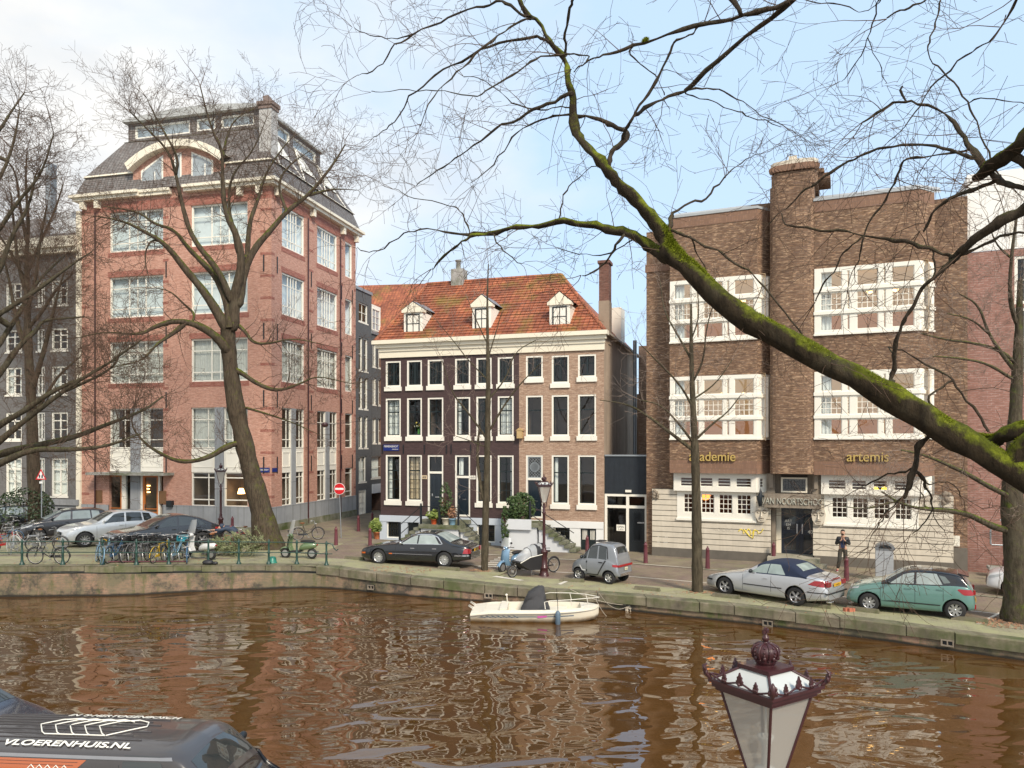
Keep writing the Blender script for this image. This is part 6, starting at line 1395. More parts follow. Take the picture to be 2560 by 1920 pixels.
def rooftext(s,size,x0,x1,y,flip=False):
    ob=text(s,size,Matrix(),None,'lettering',white,.001,align='LEFT',bold=.004); me=ob.data; w0=min(v.co.x for v in me.vertices); w1=max(v.co.x for v in me.vertices)
    for v in me.vertices:
        f=(v.co.x-w0)/(w1-w0); X=lerp(x0,x1,f); Y=y+v.co.y; v.co=Vector((X+o,Y,S.topq(X,Y)+.021+v.co.z))
    ob.parent=R_; KIDS.setdefault(R_.name,[]).append(ob)
rooftext('VLOERENHUIS.NL',.17,1.12,3.02,-.62); rooftext("IN 'S-HERTOGENBOSCH",.20,1.40,3.15,.42)
mb=MB(); lx0,lx1=1.28,2.9; cy_=-.02; hy=.30
def pth(pts): mb.tube([roofpt(lerp(lx0,lx1,a),cy_+hy*b) for i in range(len(pts)-1) for a,b in [(lerp(pts[i][0],pts[i+1][0],q/4),lerp(pts[i][1],pts[i+1][1],q/4)) for q in range(4)]]+[roofpt(lerp(lx0,lx1,pts[-1][0]),cy_+hy*pts[-1][1])],.010,4)
for k in range(5): x=k*.14; pth([(x+.17,-1),(x+.12,-.8),(x,0.),(x+.12,.8),(x+.27,1.0)]); 
for k in range(5): x=.27+k*.14; pth([(x-.12,.8),(x,1.05),(x+.12,.75)])
pth([(.95,.75),(1.0,.1),(.9,-.3),(.74,-1)])
for k in range(4): x=.17+k*.14; pth([(x,-1),(x+.14,-1)])
mb.build('roof_logo',white,R_)
mb=MB(); xs_=[1.45,1.7,1.77,1.84,1.91,1.98,2.12]
P0=lambda x,z:(x+o,-(S.hwq(x,z)+.012),z)
for k in range(5): x=1.50+k*.12; mb.tube([P0(x,1.22),P0(x+.1,1.36),P0(x+.2,1.46),P0(x+.3,1.36),P0(x+.38,1.24)],.008,4)
mb.build('side_logo',white,R_)
# dark car ahead of the van, nose out over the quay edge side
S=CarShape(4.3,[(0,.60),(.10,.74),(.3,.83),(.6,.87),(3.6,.88),(4.2,.82),(4.3,.7)],[(0,.50),(.05,.66),(.25,.78),(.9,.92),(1.1,1.0),(1.8,1.38),(2.2,1.46),(3.3,1.44),(4.0,1.1),(4.3,.6)],[(0,.48),(.4,.74),(1.1,.92),(4.3,.8)],[(0,.28),(.5,.2),(4.3,.34)],tum=.38)
wl_=(.85,3.5); a=car('parked_car','dark blue grey car beyond the van, only its bonnet and grille in view','car',S,wl_,.32,carpaint('paint_ink',(.05,.055,.075),metal=.4,rough=.2),MT['paint_ink'],(1.05,4.1),cgd,[(1.4,2.1,1.85,2.12),(2.2,3.2,2.22,3.1)],(1.12,1.85,.9,.86),None,MT['alloy_silver'],5,extras=dict(seams=((1.05,.4,.9),)))
a['t'].scale=(1,1,1.18); a['t'].location=Vector((-10.35,13.6,NEARZ)); a['t'].rotation_euler=(0,0,pi-radians(8)); o=a['o']
mb=MB(); 
for k in range(3): mb.box(-.03+o,.02+o,-.42,.42,.48+.05*k,.50+.05*k)
mb.lathe([(.07,-.02),(.055,-.02),(.055,.0)],16,(o-.02,0,.56),0,'x'); mb.build('grille',chrome,a['body']); a['patch'](a['body'],'headlight',pl([(.06,.56),(.5,.62)]),pl([(.10,.64),(.62,.76)]),MT['headlamp'],off=.01,ns=8,nt=3)
# ------------------------------------------------ bicycles, scooters, cargo bike
tyreb=simple('bicycle_tyre',(.02,.02,.02),.8); steel=simple('brushed_steel',(.5,.5,.5),.35,metal=.8); fr_m=simple('bike_frame_paint',(.02,.02,.022),.4); rim_m=simple('bike_rim',(.40,.38,.36),.4,metal=.5); crate_m=simple('bike_crate_paint',(.02,.02,.02),.6)
saddle_m=simple('saddle_black',(.02,.018,.017),.7)
def circ(c,r,n,ax='y'): return [(c[0]+r*cos(2*pi*i/n),c[1],c[2]+r*sin(2*pi*i/n)) for i in range(n)]
def mk_bike(kind='omafiets',crate=False,r=.34):
    t=thing('bicycle','','bicycle')
    for x in (-.54,.54):
        mb=MB(); mb.tube(circ((x,0,r),r-.02,24),.021,5,closed=True); w=mb.build('wheel',tyreb,t)
        mb=MB(); mb.tube(circ((x,0,r),r-.045,24),.010,4,closed=True)
        for k in range(14): a_=2*pi*k/14; mb.tube([(x+.02*cos(a_+1),.015*(-1)**k,r+.02*sin(a_+1)),(x+(r-.05)*cos(a_),0,r+(r-.05)*sin(a_))],.0025,3,cap=False)
        mb.tube([(x,-.05,r),(x,.05,r)],.02,6); mb.build('rim',rim_m,w)
        mb=MB(); arc=[(x+(r+.025)*cos(pi*(q/12.)+(.15 if x<0 else -.15)),0,r+(r+.025)*sin(pi*(q/12.)+(.15 if x<0 else -.15))) for q in range(0,13)]; mb.tube(arc,.016,4); mb.build('mudguard',fr_m,t)
    mb=MB(); bb=(-.08,0,.29); st=(-.26,0,.80); hd=(.38,0,.86); hb=(.42,0,.68)
    if kind=='omafiets': mb.tube([hb,(.25,0,.50),(.05,0,.36),bb],.018,6); mb.tube([(.39,0,.80),(.2,0,.60),(-.02,0,.45),(-.18,0,.52)],.014,6)
    else: mb.tube([hb,bb],.018,6); mb.tube([(.40,0,.78),(-.23,0,.78)],.016,6)
    mb.tube([bb,st],.016,6); mb.tube([hd,hb],.02,6)
    for s in (-.05,.05): mb.tube([hb,(.54,s,r)],.012,5); mb.tube([bb,(-.54,s,r)],.011,4); mb.tube([(-.22,0,.70),(-.54,s,r)],.009,4)
    mb.box(-.52,-.02,-.06,-.03,.27,.37); mb.build('frame',fr_m,t)
    mb=MB(); mb.tube([(.38,0,.86),(.36,0,1.02)],.013,5); mb.tube([(.14,-.29,1.03),(.26,-.29,1.06),(.36,-.15,1.04),(.37,0,1.03),(.36,.15,1.04),(.26,.29,1.06),(.14,.29,1.03)],.012,5); mb.build('handlebar',steel,t)
    mb=MB(); mb.ball((.44,0,.88),.045,n=8); mb.build('headlight',steel,t)
    mb=MB(); mb.tube([st,(-.28,0,.90)],.013,5); mb.ball((-.30,0,.94),.13,sc=(1.15,.72,.33),n=10); mb.build('saddle',saddle_m,t)
    mb=MB(); 
    for s in (-.07,0,.07): mb.tube([(-.30,s,.74),(-.78,s,.74)],.008,4)
    for s in (-.07,.07): mb.tube([(-.54,s,r),(-.66,s,.74)],.007,4)
    mb.tube([(-.78,-.07,.74),(-.78,.07,.74)],.008,4); mb.build('rack',steel,t)
    mb=MB(); mb.tube([(-.08,-.09,.29),(.02,-.09,.16)],.012,4); mb.tube([(-.08,.09,.29),(-.18,.09,.42)],.012,4); mb.box(-.02,.08,-.15,-.09,.15,.17); mb.box(-.22,-.12,.09,.15,.41,.43); mb.build('crank',steel,t)
    if crate:
        mb=MB(); 
        for zz in (0,.07,.14,.21): frame_=[(.44,-.19,.78+zz),(.80,-.19,.78+zz),(.80,.19,.78+zz),(.44,.19,.78+zz)]; mb.tube(frame_,.018,4,closed=True)
        mb.box(.44,.80,-.19,.19,.77,.785)
        for x in (.44,.62,.80):
            for y in (-.19,.19): mb.box(x-.015,x+.015,y-.012,y+.012,.78,1.0)
        mb.build('crate',crate_m,t)
    return t
def bm(n,c): return simple('bike_paint_'+n,c,.35,coat=.5,var=.1)
BC={'black':bm('black',(.012,.012,.014)),'blue':bm('blue',(.05,.13,.24)),'sky':bm('sky',(.20,.34,.44)),'yellow':bm('yellow',(.62,.40,.02)),'white':bm('white',(.6,.6,.58)),'red':bm('red',(.45,.03,.03)),'navy':bm('navy',(.03,.07,.18)),'grey':bm('grey',(.2,.2,.2))}
tyw=simple('tyre_cream',(.55,.52,.42),.7); tyblue=simple('tyre_blue',(.10,.20,.29),.7); crb=simple('crate_turquoise',(.03,.30,.38),.5); crk=simple('crate_black',(.02,.02,.02),.5); sdb=simple('saddle_brown',(.24,.09,.03),.6)
protoA=mk_bike('omafiets'); protoB=mk_bike('diamond'); protoC=mk_bike('omafiets',True)
BK=[ # px,py (contact), rz deg, proto, colour, extra swaps, label
 (122,1411,178,'A','black',{},'black city bicycle parked side on against the green railing'),
 (247,1408,128,'A','sky',{'bicycle_tyre':tyblue},'pale blue bicycle with blue tyres turned towards the railing'),
 (268,1400,96,'A','sky',{},'light blue bicycle first in the rack behind the railing'),
 (289,1404,88,'C','blue',{'bike_crate_paint':crk},'blue bicycle with black front crate in the rack'),
 (325,1403,92,'C','black',{'bike_crate_paint':crk},'black bicycle with headlamp and front carrier between the blue and grey ones'),
 (362,1403,90,'C','grey',{'bike_crate_paint':crk},'dark grey bicycle in the rack left of the yellow one'),
 (400,1404,87,'B','yellow',{},'bright yellow bicycle facing the canal'),
 (424,1399,93,'A','black',{},'black upright bicycle right of the yellow one'),
 (441,1402,90,'C','sky',{'bike_crate_paint':crb},'bicycle with turquoise crate on its front carrier'),
 (468,1405,112,'A','blue',{'bicycle_tyre':tyblue},'blue tyred bicycle at the right end of the rack'),
 (545,1385,60,'A','black',{'saddle_black':sdb},'black bicycle held by the bending person'),
 (588,1372,70,'B','red',{},'red framed bicycle behind the bending person'),
 (628,1362,30,'A','black',{'saddle_black':sdb},'black bicycle with brown saddle leaning by the big tree'),
 (655,1358,150,'B','grey',{},'grey bicycle just left of the big tree trunk'),
 (770,1350,20,'A','black',{'saddle_black':sdb},'black bicycle behind the green scooter'),
 (14,1378,75,'B','red',{},'red bicycle at the far left of the pile'),
 (34,1384,110,'A','white',{'bicycle_tyre':tyw},'white bicycle with cream tyres in the left pile'),
 (62,1378,165,'A','white',{'bicycle_tyre':tyw},'white bicycle standing behind the black city bicycle'),
 (96,1372,140,'B','black',{'saddle_black':sdb},'black bicycle with brown saddle in the middle of the left pile'),
 (118,1378,20,'A','grey',{},'grey bicycle near the charcoal car'),
 (8,1362,20,'A','blue',{},'blue bicycle at the left edge of the picture'),
 (45,1352,160,'B','black',{},'black bicycle at the back of the left pile'),
 (80,1350,60,'A','navy',{},'navy bicycle leaning into the back of the left pile'),
 (20,1338,100,'C','grey',{'bike_crate_paint':crk},'grey bicycle with crate far back at the left edge'),
 (305,1398,94,'A','black',{},'black bicycle squeezed between the two crated rack bicycles'),
 (343,1398,86,'B','grey',{},'thin grey bicycle behind the railing in mid rack'),
 (381,1397,95,'A','black',{},'dark bicycle immediately left of the yellow one'),
 (456,1394,82,'B','black',{},'black bicycle behind the blue tyred one'),
 (524,1384,100,'A','black',{},'black upright bicycle left of the bending person'),
 (560,1374,40,'B','black',{},'black bicycle half hidden by the bending person'),
 (602,1380,110,'A','black',{},'black bicycle behind the discarded fir tree'),
 (515,1362,120,'A','white',{},'white bicycle beside the dark coupe SUV'),
 (352,1325,30,'B','black',{},'black bicycle against the office plinth by the entrance')]
first={'A':0,'B':0,'C':0}; r_=random.Random(8)
for (px,py,rz,k,c,sw,lab) in BK:
    pr={'A':protoA,'B':protoB,'C':protoC}[k]; s2={'bike_frame_paint':BC[c]}; s2.update(sw)
    b=dup(pr,G(px,py),radians(rz),lab,'bicycles parked along the canal',s2)
    b.rotation_euler=(radians(r_.uniform(-7,7)),0,radians(rz))
def rm(t):
    for k in KIDS.get(t.name,[]): rm(k)
    bpy.data.objects.remove(t)
for p in (protoA,protoB,protoC): rm(p)
# bicycle rack
mb=MB(); rk=thing('bicycle_rack','low grey steel bicycle rack behind the green railing','bicycle rack')
p0,p1=G(270,1408),G(470,1407)
mb=MB(); mb.tube([p0+Vector((0,0,.06)),p1+Vector((0,0,.06))],.03,5); mb.build('base_rail',bollm,rk)
for i in range(11):
    q=p0.lerp(p1,(i+.5)/11)
    mb=MB(); mb.tube([q+Vector((-.05,.1,0)),q+Vector((-.05,.0,.42)),q+Vector((.05,.0,.42)),q+Vector((.05,.1,0))],.014,4); mb.build('hoop',steel,rk)
# scooters
def scooter(label,body_m,seat_m,shield,loc,rz,leg=None):
    t=thing('scooter',label,'scooter',loc,rz,None)
    for x in (-.62,.62):
        mb=MB(); mb.lathe([(.13,-.05),(.21,-.05),(.23,-.02),(.23,.02),(.21,.05),(.13,.05)],20,(x,0,.23),0,'y',cap=False); w=mb.build('wheel',tyreb,t)
        mb=MB(); mb.lathe([(.14,-.052),(.11,-.045),(.03,-.06),(.001,-.06)],16,(x,0,.23),0,'y'); mb.lathe([(.14,.052),(.11,.045),(.03,.06),(.001,.06)],16,(x,0,.23),0,'y'); mb.build('rim',steel,w)
    def loft(secs,n=12,m=0):
        mb=MB(); vs=[];
        for (x,z,hx,hy,hz) in secs:
            for k in range(n): a_=2*pi*k/n; vs.append((x,hy*cos(a_),z+hz*sin(a_)))
        mb.add(vs,[(i*n+k,i*n+(k+1)%n,(i+1)*n+(k+1)%n,(i+1)*n+k) for i in range(len(secs)-1) for k in range(n)],m,True); mb.poly(vs[:n][::-1],m); mb.poly(vs[-n:],m); return mb
    loft([(-.85,.62,0,.05,.05),(-.78,.60,0,.13,.12),(-.55,.58,0,.18,.17),(-.30,.55,0,.18,.17),(-.12,.48,0,.14,.14),(-.05,.42,0,.08,.08)]).build('body',body_m,t)
    mb=MB(); mb.prism([(-.15,.30),(.35,.28),(.38,.34),(-.12,.36)],-.17,.17,'y'); mb.build('footboard',plastic,t)
    mb=MB(); pts=[(.38,.30),(.48,.55),(.44,.85),(.38,.98)]
    vs=[]
    for (x,z) in pts:
        for j in range(9): f=j/8*2-1; vs.append((x+.10*(1-f*f)-.02,f*(.22-.08*max(0,(z-.5))),z))
    mb.add(vs,[(i*9+j,i*9+j+1,(i+1)*9+j+1,(i+1)*9+j) for i in range(3) for j in range(8)],0,True); mb.add([(x-.06,y,z) for x,y,z in vs],[(i*9+j,(i+1)*9+j,(i+1)*9+j+1,i*9+j+1) for i in range(3) for j in range(8)],0,True); mb.build('leg_shield',body_m,t)
    mb=MB(); 
    arc=[(.62+.30*cos(q),.23+.30*sin(q)) for q in [radians(x) for x in range(20,171,15)]]
    for y in range(8):
        f0=-1+y/4;f1=-1+(y+1)/4
        for (a_,b_) in zip(arc,arc[1:]): mb.add([(a_[0],f0*.09,a_[1]-.06*f0*f0),(b_[0],f0*.09,b_[1]-.06*f0*f0),(b_[0],f1*.09,b_[1]-.06*f1*f1),(a_[0],f1*.09,a_[1]-.06*f1*f1)],[(0,1,2,3)],0,True)
    mb.build('front_mudguard',body_m,t)
    mb=MB(); mb.tube([(.62,.0,.23),(.55,0,.45),(.42,0,.95)],.03,6); mb.build('fork',steel,t)
    mb=MB(); mb.ball((-.42,0,.77),.2,sc=(1.85,.75,.36),n=12); mb.build('seat',seat_m,t)
    mb=MB(); mb.ball((.38,0,1.02),.11,sc=(1.,1.2,.8),n=10); hp=mb.build('headset',body_m,t)
    mb=MB(); mb.tube([(.22,-.33,1.05),(.34,-.2,1.07),(.38,0,1.05),(.34,.2,1.07),(.22,.33,1.05)],.017,6); mb.tube([(.34,-.22,1.07),(.36,-.28,1.22)],.007,4); mb.tube([(.34,.22,1.07),(.36,.28,1.22)],.007,4); mb.ball((.36,-.29,1.25),.055,sc=(.5,1.2,.8),n=8); mb.ball((.36,.29,1.25),.055,sc=(.5,1.2,.8),n=8); mb.build('handlebar',plastic,t)
    mb=MB(); mb.ball((.49,0,1.0),.055,n=8); mb.build('headlight',chrome,t)
    mb=MB(); mb.ball((-.86,0,.62),.05,sc=(.5,1.6,.8),n=8); mb.build('tail_light',redlens,t)
    mb=MB(); mb.tube([(-.25,-.12,.2),(-.30,-.2,.02)],.014,4); mb.tube([(-.05,-.12,.22),(-.7,-.16,.25),(-.85,-.16,.3)],[.03,.05,.05],7); mb.build('exhaust',steel,t)
    if shield:
        mb=MB(); vs=[]
        for i in range(6):
            z=1.08+shield*i/5; x=.46-.16*i/5; hwid=.25*(1-.35*(i/5)**3)
            for j in range(7): f=-1+j/3; vs.append((x-.07*f*f,f*hwid,z))
        mb.add(vs,[(i*7+j,i*7+j+1,(i+1)*7+j+1,(i+1)*7+j) for i in range(5) for j in range(6)],0,True); mb.build('windscreen',shieldm,t)
    return t
def mk_shield():
    n=N('clear_plastic'); t=n.t; tr=n.n('ShaderNodeBsdfTransparent'); mx=n.n('ShaderNodeMixShader'); n.col((.75,.77,.78)); n.set(Roughness=.15); mx.inputs[0].default_value=.42; n.l(tr.outputs[0],mx.inputs[1]); n.l(n.b.outputs[0],mx.inputs[2]); n.l(mx.outputs[0],n.out.inputs[0]); return n.mat
shieldm=mk_shield()
olive=carpaint('paint_olive',(.13,.19,.09),metal=.1,rough=.4); bluep=carpaint('paint_powder_blue',(.14,.25,.37),metal=.1,rough=.35)
scooter('olive green scooter with tall clear windscreen right of the big tree',olive,saddle_m,.62,G(747,1396),pi-radians(8))
scooter('powder blue scooter with clear windscreen partly behind the cargo bike',bluep,saddle_m,.38,G(1278,1428),radians(232))
scooter('white scooter with clear windscreen at the end of the bicycle rack',carpaint('paint_scooter_white',(.6,.6,.58),metal=0,rough=.4),saddle_m,.6,G(497,1398),radians(165))
# cargo bike: front wheel left
cb_=thing('cargo_bike','black two wheeled cargo bike with clear rain canopy leaning by the middle lamp post','cargo bike',(0,0,0))
pf,pr_=G(1281,1444),G(1384,1434); d=pr_-pf; L=d.length; cb_.location=pf; cb_.rotation_euler=(0,0,atan2(d.y,d.x))
Lc_=L
for (x,r) in ((0,.25),(Lc_,.32)):
    mb=MB(); mb.tube(circ((x,0,r),r-.02,24),.027,6,closed=True); w=mb.build('wheel',tyreb,cb_); mb=MB(); mb.tube(circ((x,0,r),r-.05,20),.012,4,closed=True)
    for k in range(14): a_=2*pi*k/14; mb.tube([(x,.02*(-1)**k,r),(x+(r-.05)*cos(a_),0,r+(r-.05)*sin(a_))],.003,3,cap=False)
    mb.lathe([(.05,-.05),(.05,.05)],8,(x,0,r),0,'y'); mb.build('rim',rim_m,w)
mb=MB(); k=Lc_/1.75
side=[(.20*k,.52),(.55*k,.26),(1.0*k,.24),(1.18*k,.34),(1.16*k,.90),(.55*k,.80),(.12*k,.62)]
mb.prism(side,-.30,.30,'y'); mb.build('cargo_box',simple('cargo_box_black',(.018,.017,.018),.55,var=.3),cb_)
mb=MB(); mb.tube([(.14*k,-.31,.60),(.55*k,-.31,.79),(1.16*k,-.31,.87)],.018,5); mb.build('reflective_trim',white,cb_)
mb=MB()
def cs(x,z): return x*k,z
ribs=[(.18,.62,.62),(.35,.70,.92),(.6,.80,1.15),(.85,.86,1.27),(1.12,.90,1.30)]
vs=[]
for (x,z0,z1) in ribs:
    for j in range(9):
        a_=pi*j/8; vs.append((x*k+(1-sin(a_))*.0,-.29*cos(a_),z0+(z1-z0)*sin(a_)**.7))
mb.add(vs,[(i*9+j,i*9+j+1,(i+1)*9+j+1,(i+1)*9+j) for i in range(4) for j in range(8)],0,True); cn=mb.build('rain_canopy',shieldm,cb_)
mb=MB()
for i in (0,2,4): mb.tube(vs[i*9:i*9+9],.014,4)
b=len(ribs); vs2=[v for v in vs[27:45]]; vs2=vs[27:36]+[(x+.12*k,y,z-.02) for x,y,z in vs[36:45]]
mb.add([(x,y*1.02,z+.006) for x,y,z in vs2],[(j,j+1,9+j+1,9+j) for j in range(8)],0,True); mb.build('canopy_hood',plastic,cn)
mb=MB(); mb.tube([(0,0,.25),(.1*k,0,.55),(.22*k,0,.60)],.02,5); mb.tube([(1.15*k,0,.35),(1.35*k,0,.28),(Lc_,0,.32)],.025,6); mb.tube([(1.2*k,0,.5),(1.3*k,0,.85)],.022,5); mb.tube([(1.35*k,0,.28),(1.48*k,0,.85)],.02,5); mb.tube([(Lc_,.04,.32),(1.44*k,0,.68)],.012,4); mb.build('frame',fr_m,cb_)
mb=MB(); mb.tube([(1.3*k,0,.85),(1.3*k,0,1.05)],.014,5); mb.tube([(1.4*k,-.28,1.08),(1.3*k,0,1.06),(1.4*k,.28,1.08)],.013,5); mb.build('handlebar',plastic,cb_); mb=MB(); mb.ball((1.50*k,0,.92),.13,sc=(1.1,.7,.35),n=10); mb.tube([(1.48*k,0,.85),(1.49*k,0,.92)],.014,5); mb.build('saddle',saddle_m,cb_)
mb=MB(); mb.tube([(Lc_+.345*cos(q),0,.32+.345*sin(q)) for q in [radians(x) for x in range(-10,171,15)]],.02,4); mb.build('mudguard',plastic,cb_)
mb=MB(); mb.tube([(.75*k,-.1,.24),(.70*k,-.15,.03),(.78*k,-.15,.03)],.014,4); mb.build('kickstand',steel,cb_)
# ------------------------------------------------ bare winter trees
def smooth(pts,n=2): return [Vector(p) for p in chaikin([tuple(p) for p in pts],n)]
def jitter(pts,r,a):
    return [p+Vector((r.uniform(-a,a),r.uniform(-a,a),r.uniform(-a,a))) if 0<i<len(pts)-1 else p for i,p in enumerate(pts)]
WIG=[1.]
def twigs(mb,p,d,L,r,lvl,rg,drop=0.,spread=.75,seg=.22,kids=3.2,minr=.0022,m=0,upb=.0):
    n=max(3,int(L/seg)); pts=[p.copy()]; dirs=[d.copy()]; dd=d.normalized()
    for i in range(n):
        dd=(dd+Vector((rg.gauss(0,.16)*WIG[0],rg.gauss(0,.16)*WIG[0],rg.gauss(0,.15)*WIG[0]+upb-drop*(i/n)))).normalized(); pts.append(pts[-1]+dd*(L/n)); dirs.append(dd.copy())
    R=[max(minr,r*(1-.8*i/n)) for i in range(n+1)]
    mb.tube(pts,R,3 if r<.02 else 5,m,cap=False)
    if lvl<=0: return
    k=int(kids*(.7+.6*rg.random())); 
    for q in range(k):
        t=.18+.8*(q+rg.random())/k; i=min(n-1,int(t*n)); b=pts[i].lerp(pts[i+1],t*n-i) if t*n-i<1 else pts[i+1]
        a=dirs[i]; o=a.orthogonal().normalized(); o.rotate(Matrix.Rotation(rg.uniform(0,2*pi),3,a)); nd=(a*(1-spread*.5)+o*spread).normalized()
        twigs(mb,b,nd,L*rg.uniform(.38,.68),max(minr,R[i]*.6),lvl-1,rg,drop,spread,seg*.8,kids,minr,m,upb)
def tree(name,label,cat,limbs,bark_m,twig_m,seed,lvl=2,dens=1.,tl=(.8,1.8),tr=.010,drop=.0,group=None,minr=.0022,sides=9,spread=.75,seg=.22,upb=.03,jit=0.,kids=3.2,moss=None,thin_m=None,thinr=.05,rough=0.,snap=(1.3,4.)):
    """limbs: list of (list of world points, list of radii[, twig density]); first entries are trunk"""
    rg=random.Random(seed); t=thing(name,label,cat,limbs[0][0][0],0,group); org=limbs[0][0][0]
    for li in range(1,len(limbs)):
        s0=limbs[li][0][0]; best=None
        px_=CX+F*s0.x/max(.1,s0.y); py_=CY-F*(s0.z-H)/max(.1,s0.y); off=px_<-40 or px_>2600 or py_<-30
        for lj in range(len(limbs)):
            if lj==li or (off and lj>2 and lj>li): continue
            q=limbs[lj][0]; R=limbs[lj][1]
            for a,b,ra in zip(q,q[1:],R):
                if ra<limbs[li][1][0]*.7: continue
                d=b-a; k=max(0,min(1,(s0-a).dot(d)/max(1e-9,d.dot(d)))); c=a+d*k; D=(c-s0).length
                if best is None or D<best[0]: best=(D,c)
        lim=snap[1] if off else snap[0]
        if best and .01<best[0]<lim: limbs[li]=([best[1]]+list(limbs[li][0]),[limbs[li][1][0]]+list(limbs[li][1]))+tuple(limbs[li][2:])
    mt=MB(); mc=MB(); first=True
    for li,l in enumerate(limbs):
        pts,rad=l[0],l[1]; dn=l[2] if len(l)>2 else 1.
        q=smooth([(*p,r) for p,r in zip(pts,rad)],2) if False else [tuple(x) for x in chaikin([(p[0],p[1],p[2],r) for p,r in zip(pts,rad)],2)]
        ps=[Vector(x[:3])-org for x in q]; rs=[x[3] for x in q]
        if jit: ps=jitter(ps,rg,jit)
        # resample for lumps
        P2=[];R2=[]
        for (a,b,ra,rb) in zip(ps,ps[1:],rs,rs[1:]):
            k=max(1,int((b-a).length/max(.12,ra*1.5)))
            for j in range(k): P2.append(a.lerp(b,j/k)); R2.append(lerp(ra,rb,j/k)*(1+.09*rg.uniform(-1,1)))
        P2.append(ps[-1]);R2.append(rs[-1])
        mb=mt if max(rs)>.03 or li==0 else mc
        mt.tube(P2,R2,sides if max(rs)>.05 else 6,1 if (thin_m and max(rs)<thinr) else 0)
        Lt=sum((b-a).length for a,b in zip(P2,P2[1:])); n=int(Lt*dn*dens/.16)
        for _ in range(n):
            i=rg.randrange(len(P2)-1); 
            if rg.random()>(i/len(P2))*1.1+.15: continue
            if R2[i]>.16: continue
            a=(P2[i+1]-P2[i]).normalized(); o=a.orthogonal().normalized(); o.rotate(Matrix.Rotation(rg.uniform(0,2*pi),3,a))
            twigs(mc,P2[i].lerp(P2[i+1],rg.random()),(a*.55+o).normalized(),rg.uniform(*tl),min(R2[i]*.5,tr),lvl,rg,drop,spread,seg,kids,minr,0,upb)
        e=(P2[-1]-P2[-2]).normalized()
        if dn>0:
            for _ in range(2): twigs(mc,P2[-1],(e+Vector((rg.gauss(0,.3),rg.gauss(0,.3),rg.gauss(0,.3)))).normalized(),tl[1]*.8,min(R2[-1]*.9,tr),lvl,rg,drop,spread,seg,kids,minr,0,upb)
    if rough:
        mt.v=[v+Vector((noise.noise(v*5),noise.noise(v*5+Vector((9,0,0))),noise.noise(v*5+Vector((0,9,0)))))*rough+Vector((noise.noise(v*14),noise.noise(v*14+Vector((9,0,0))),noise.noise(v*14+Vector((0,9,0)))))*rough*.6 for v in mt.v]
    mt.build('trunk',[bark_m,thin_m or bark_m],t); mc.build('crown',twig_m,t)
    return t
def L_(fn,pts,Ys,half,dn=1.):
    """limb measured in a crop: pts pixels, Ys depth (a,b) along it, half widths in photo px (a..b list)"""
    n=len(pts); out=[];rr=[]
    for i,p in enumerate(pts):
        f=i/(n-1); x,y=fn(*p); Y=Ys[0]+(Ys[1]-Ys[0])*f if len(Ys)==2 else Ys[i]
        h=half[0]+(half[-1]-half[0])*f if len(half)==2 else interp([(k/(len(half)-1),v) for k,v in enumerate(half)],f)
        out.append(P(x,y,Y)); rr.append(h*Y/F)
    return (out,rr,dn)
nat=lambda x,y:(x,y)
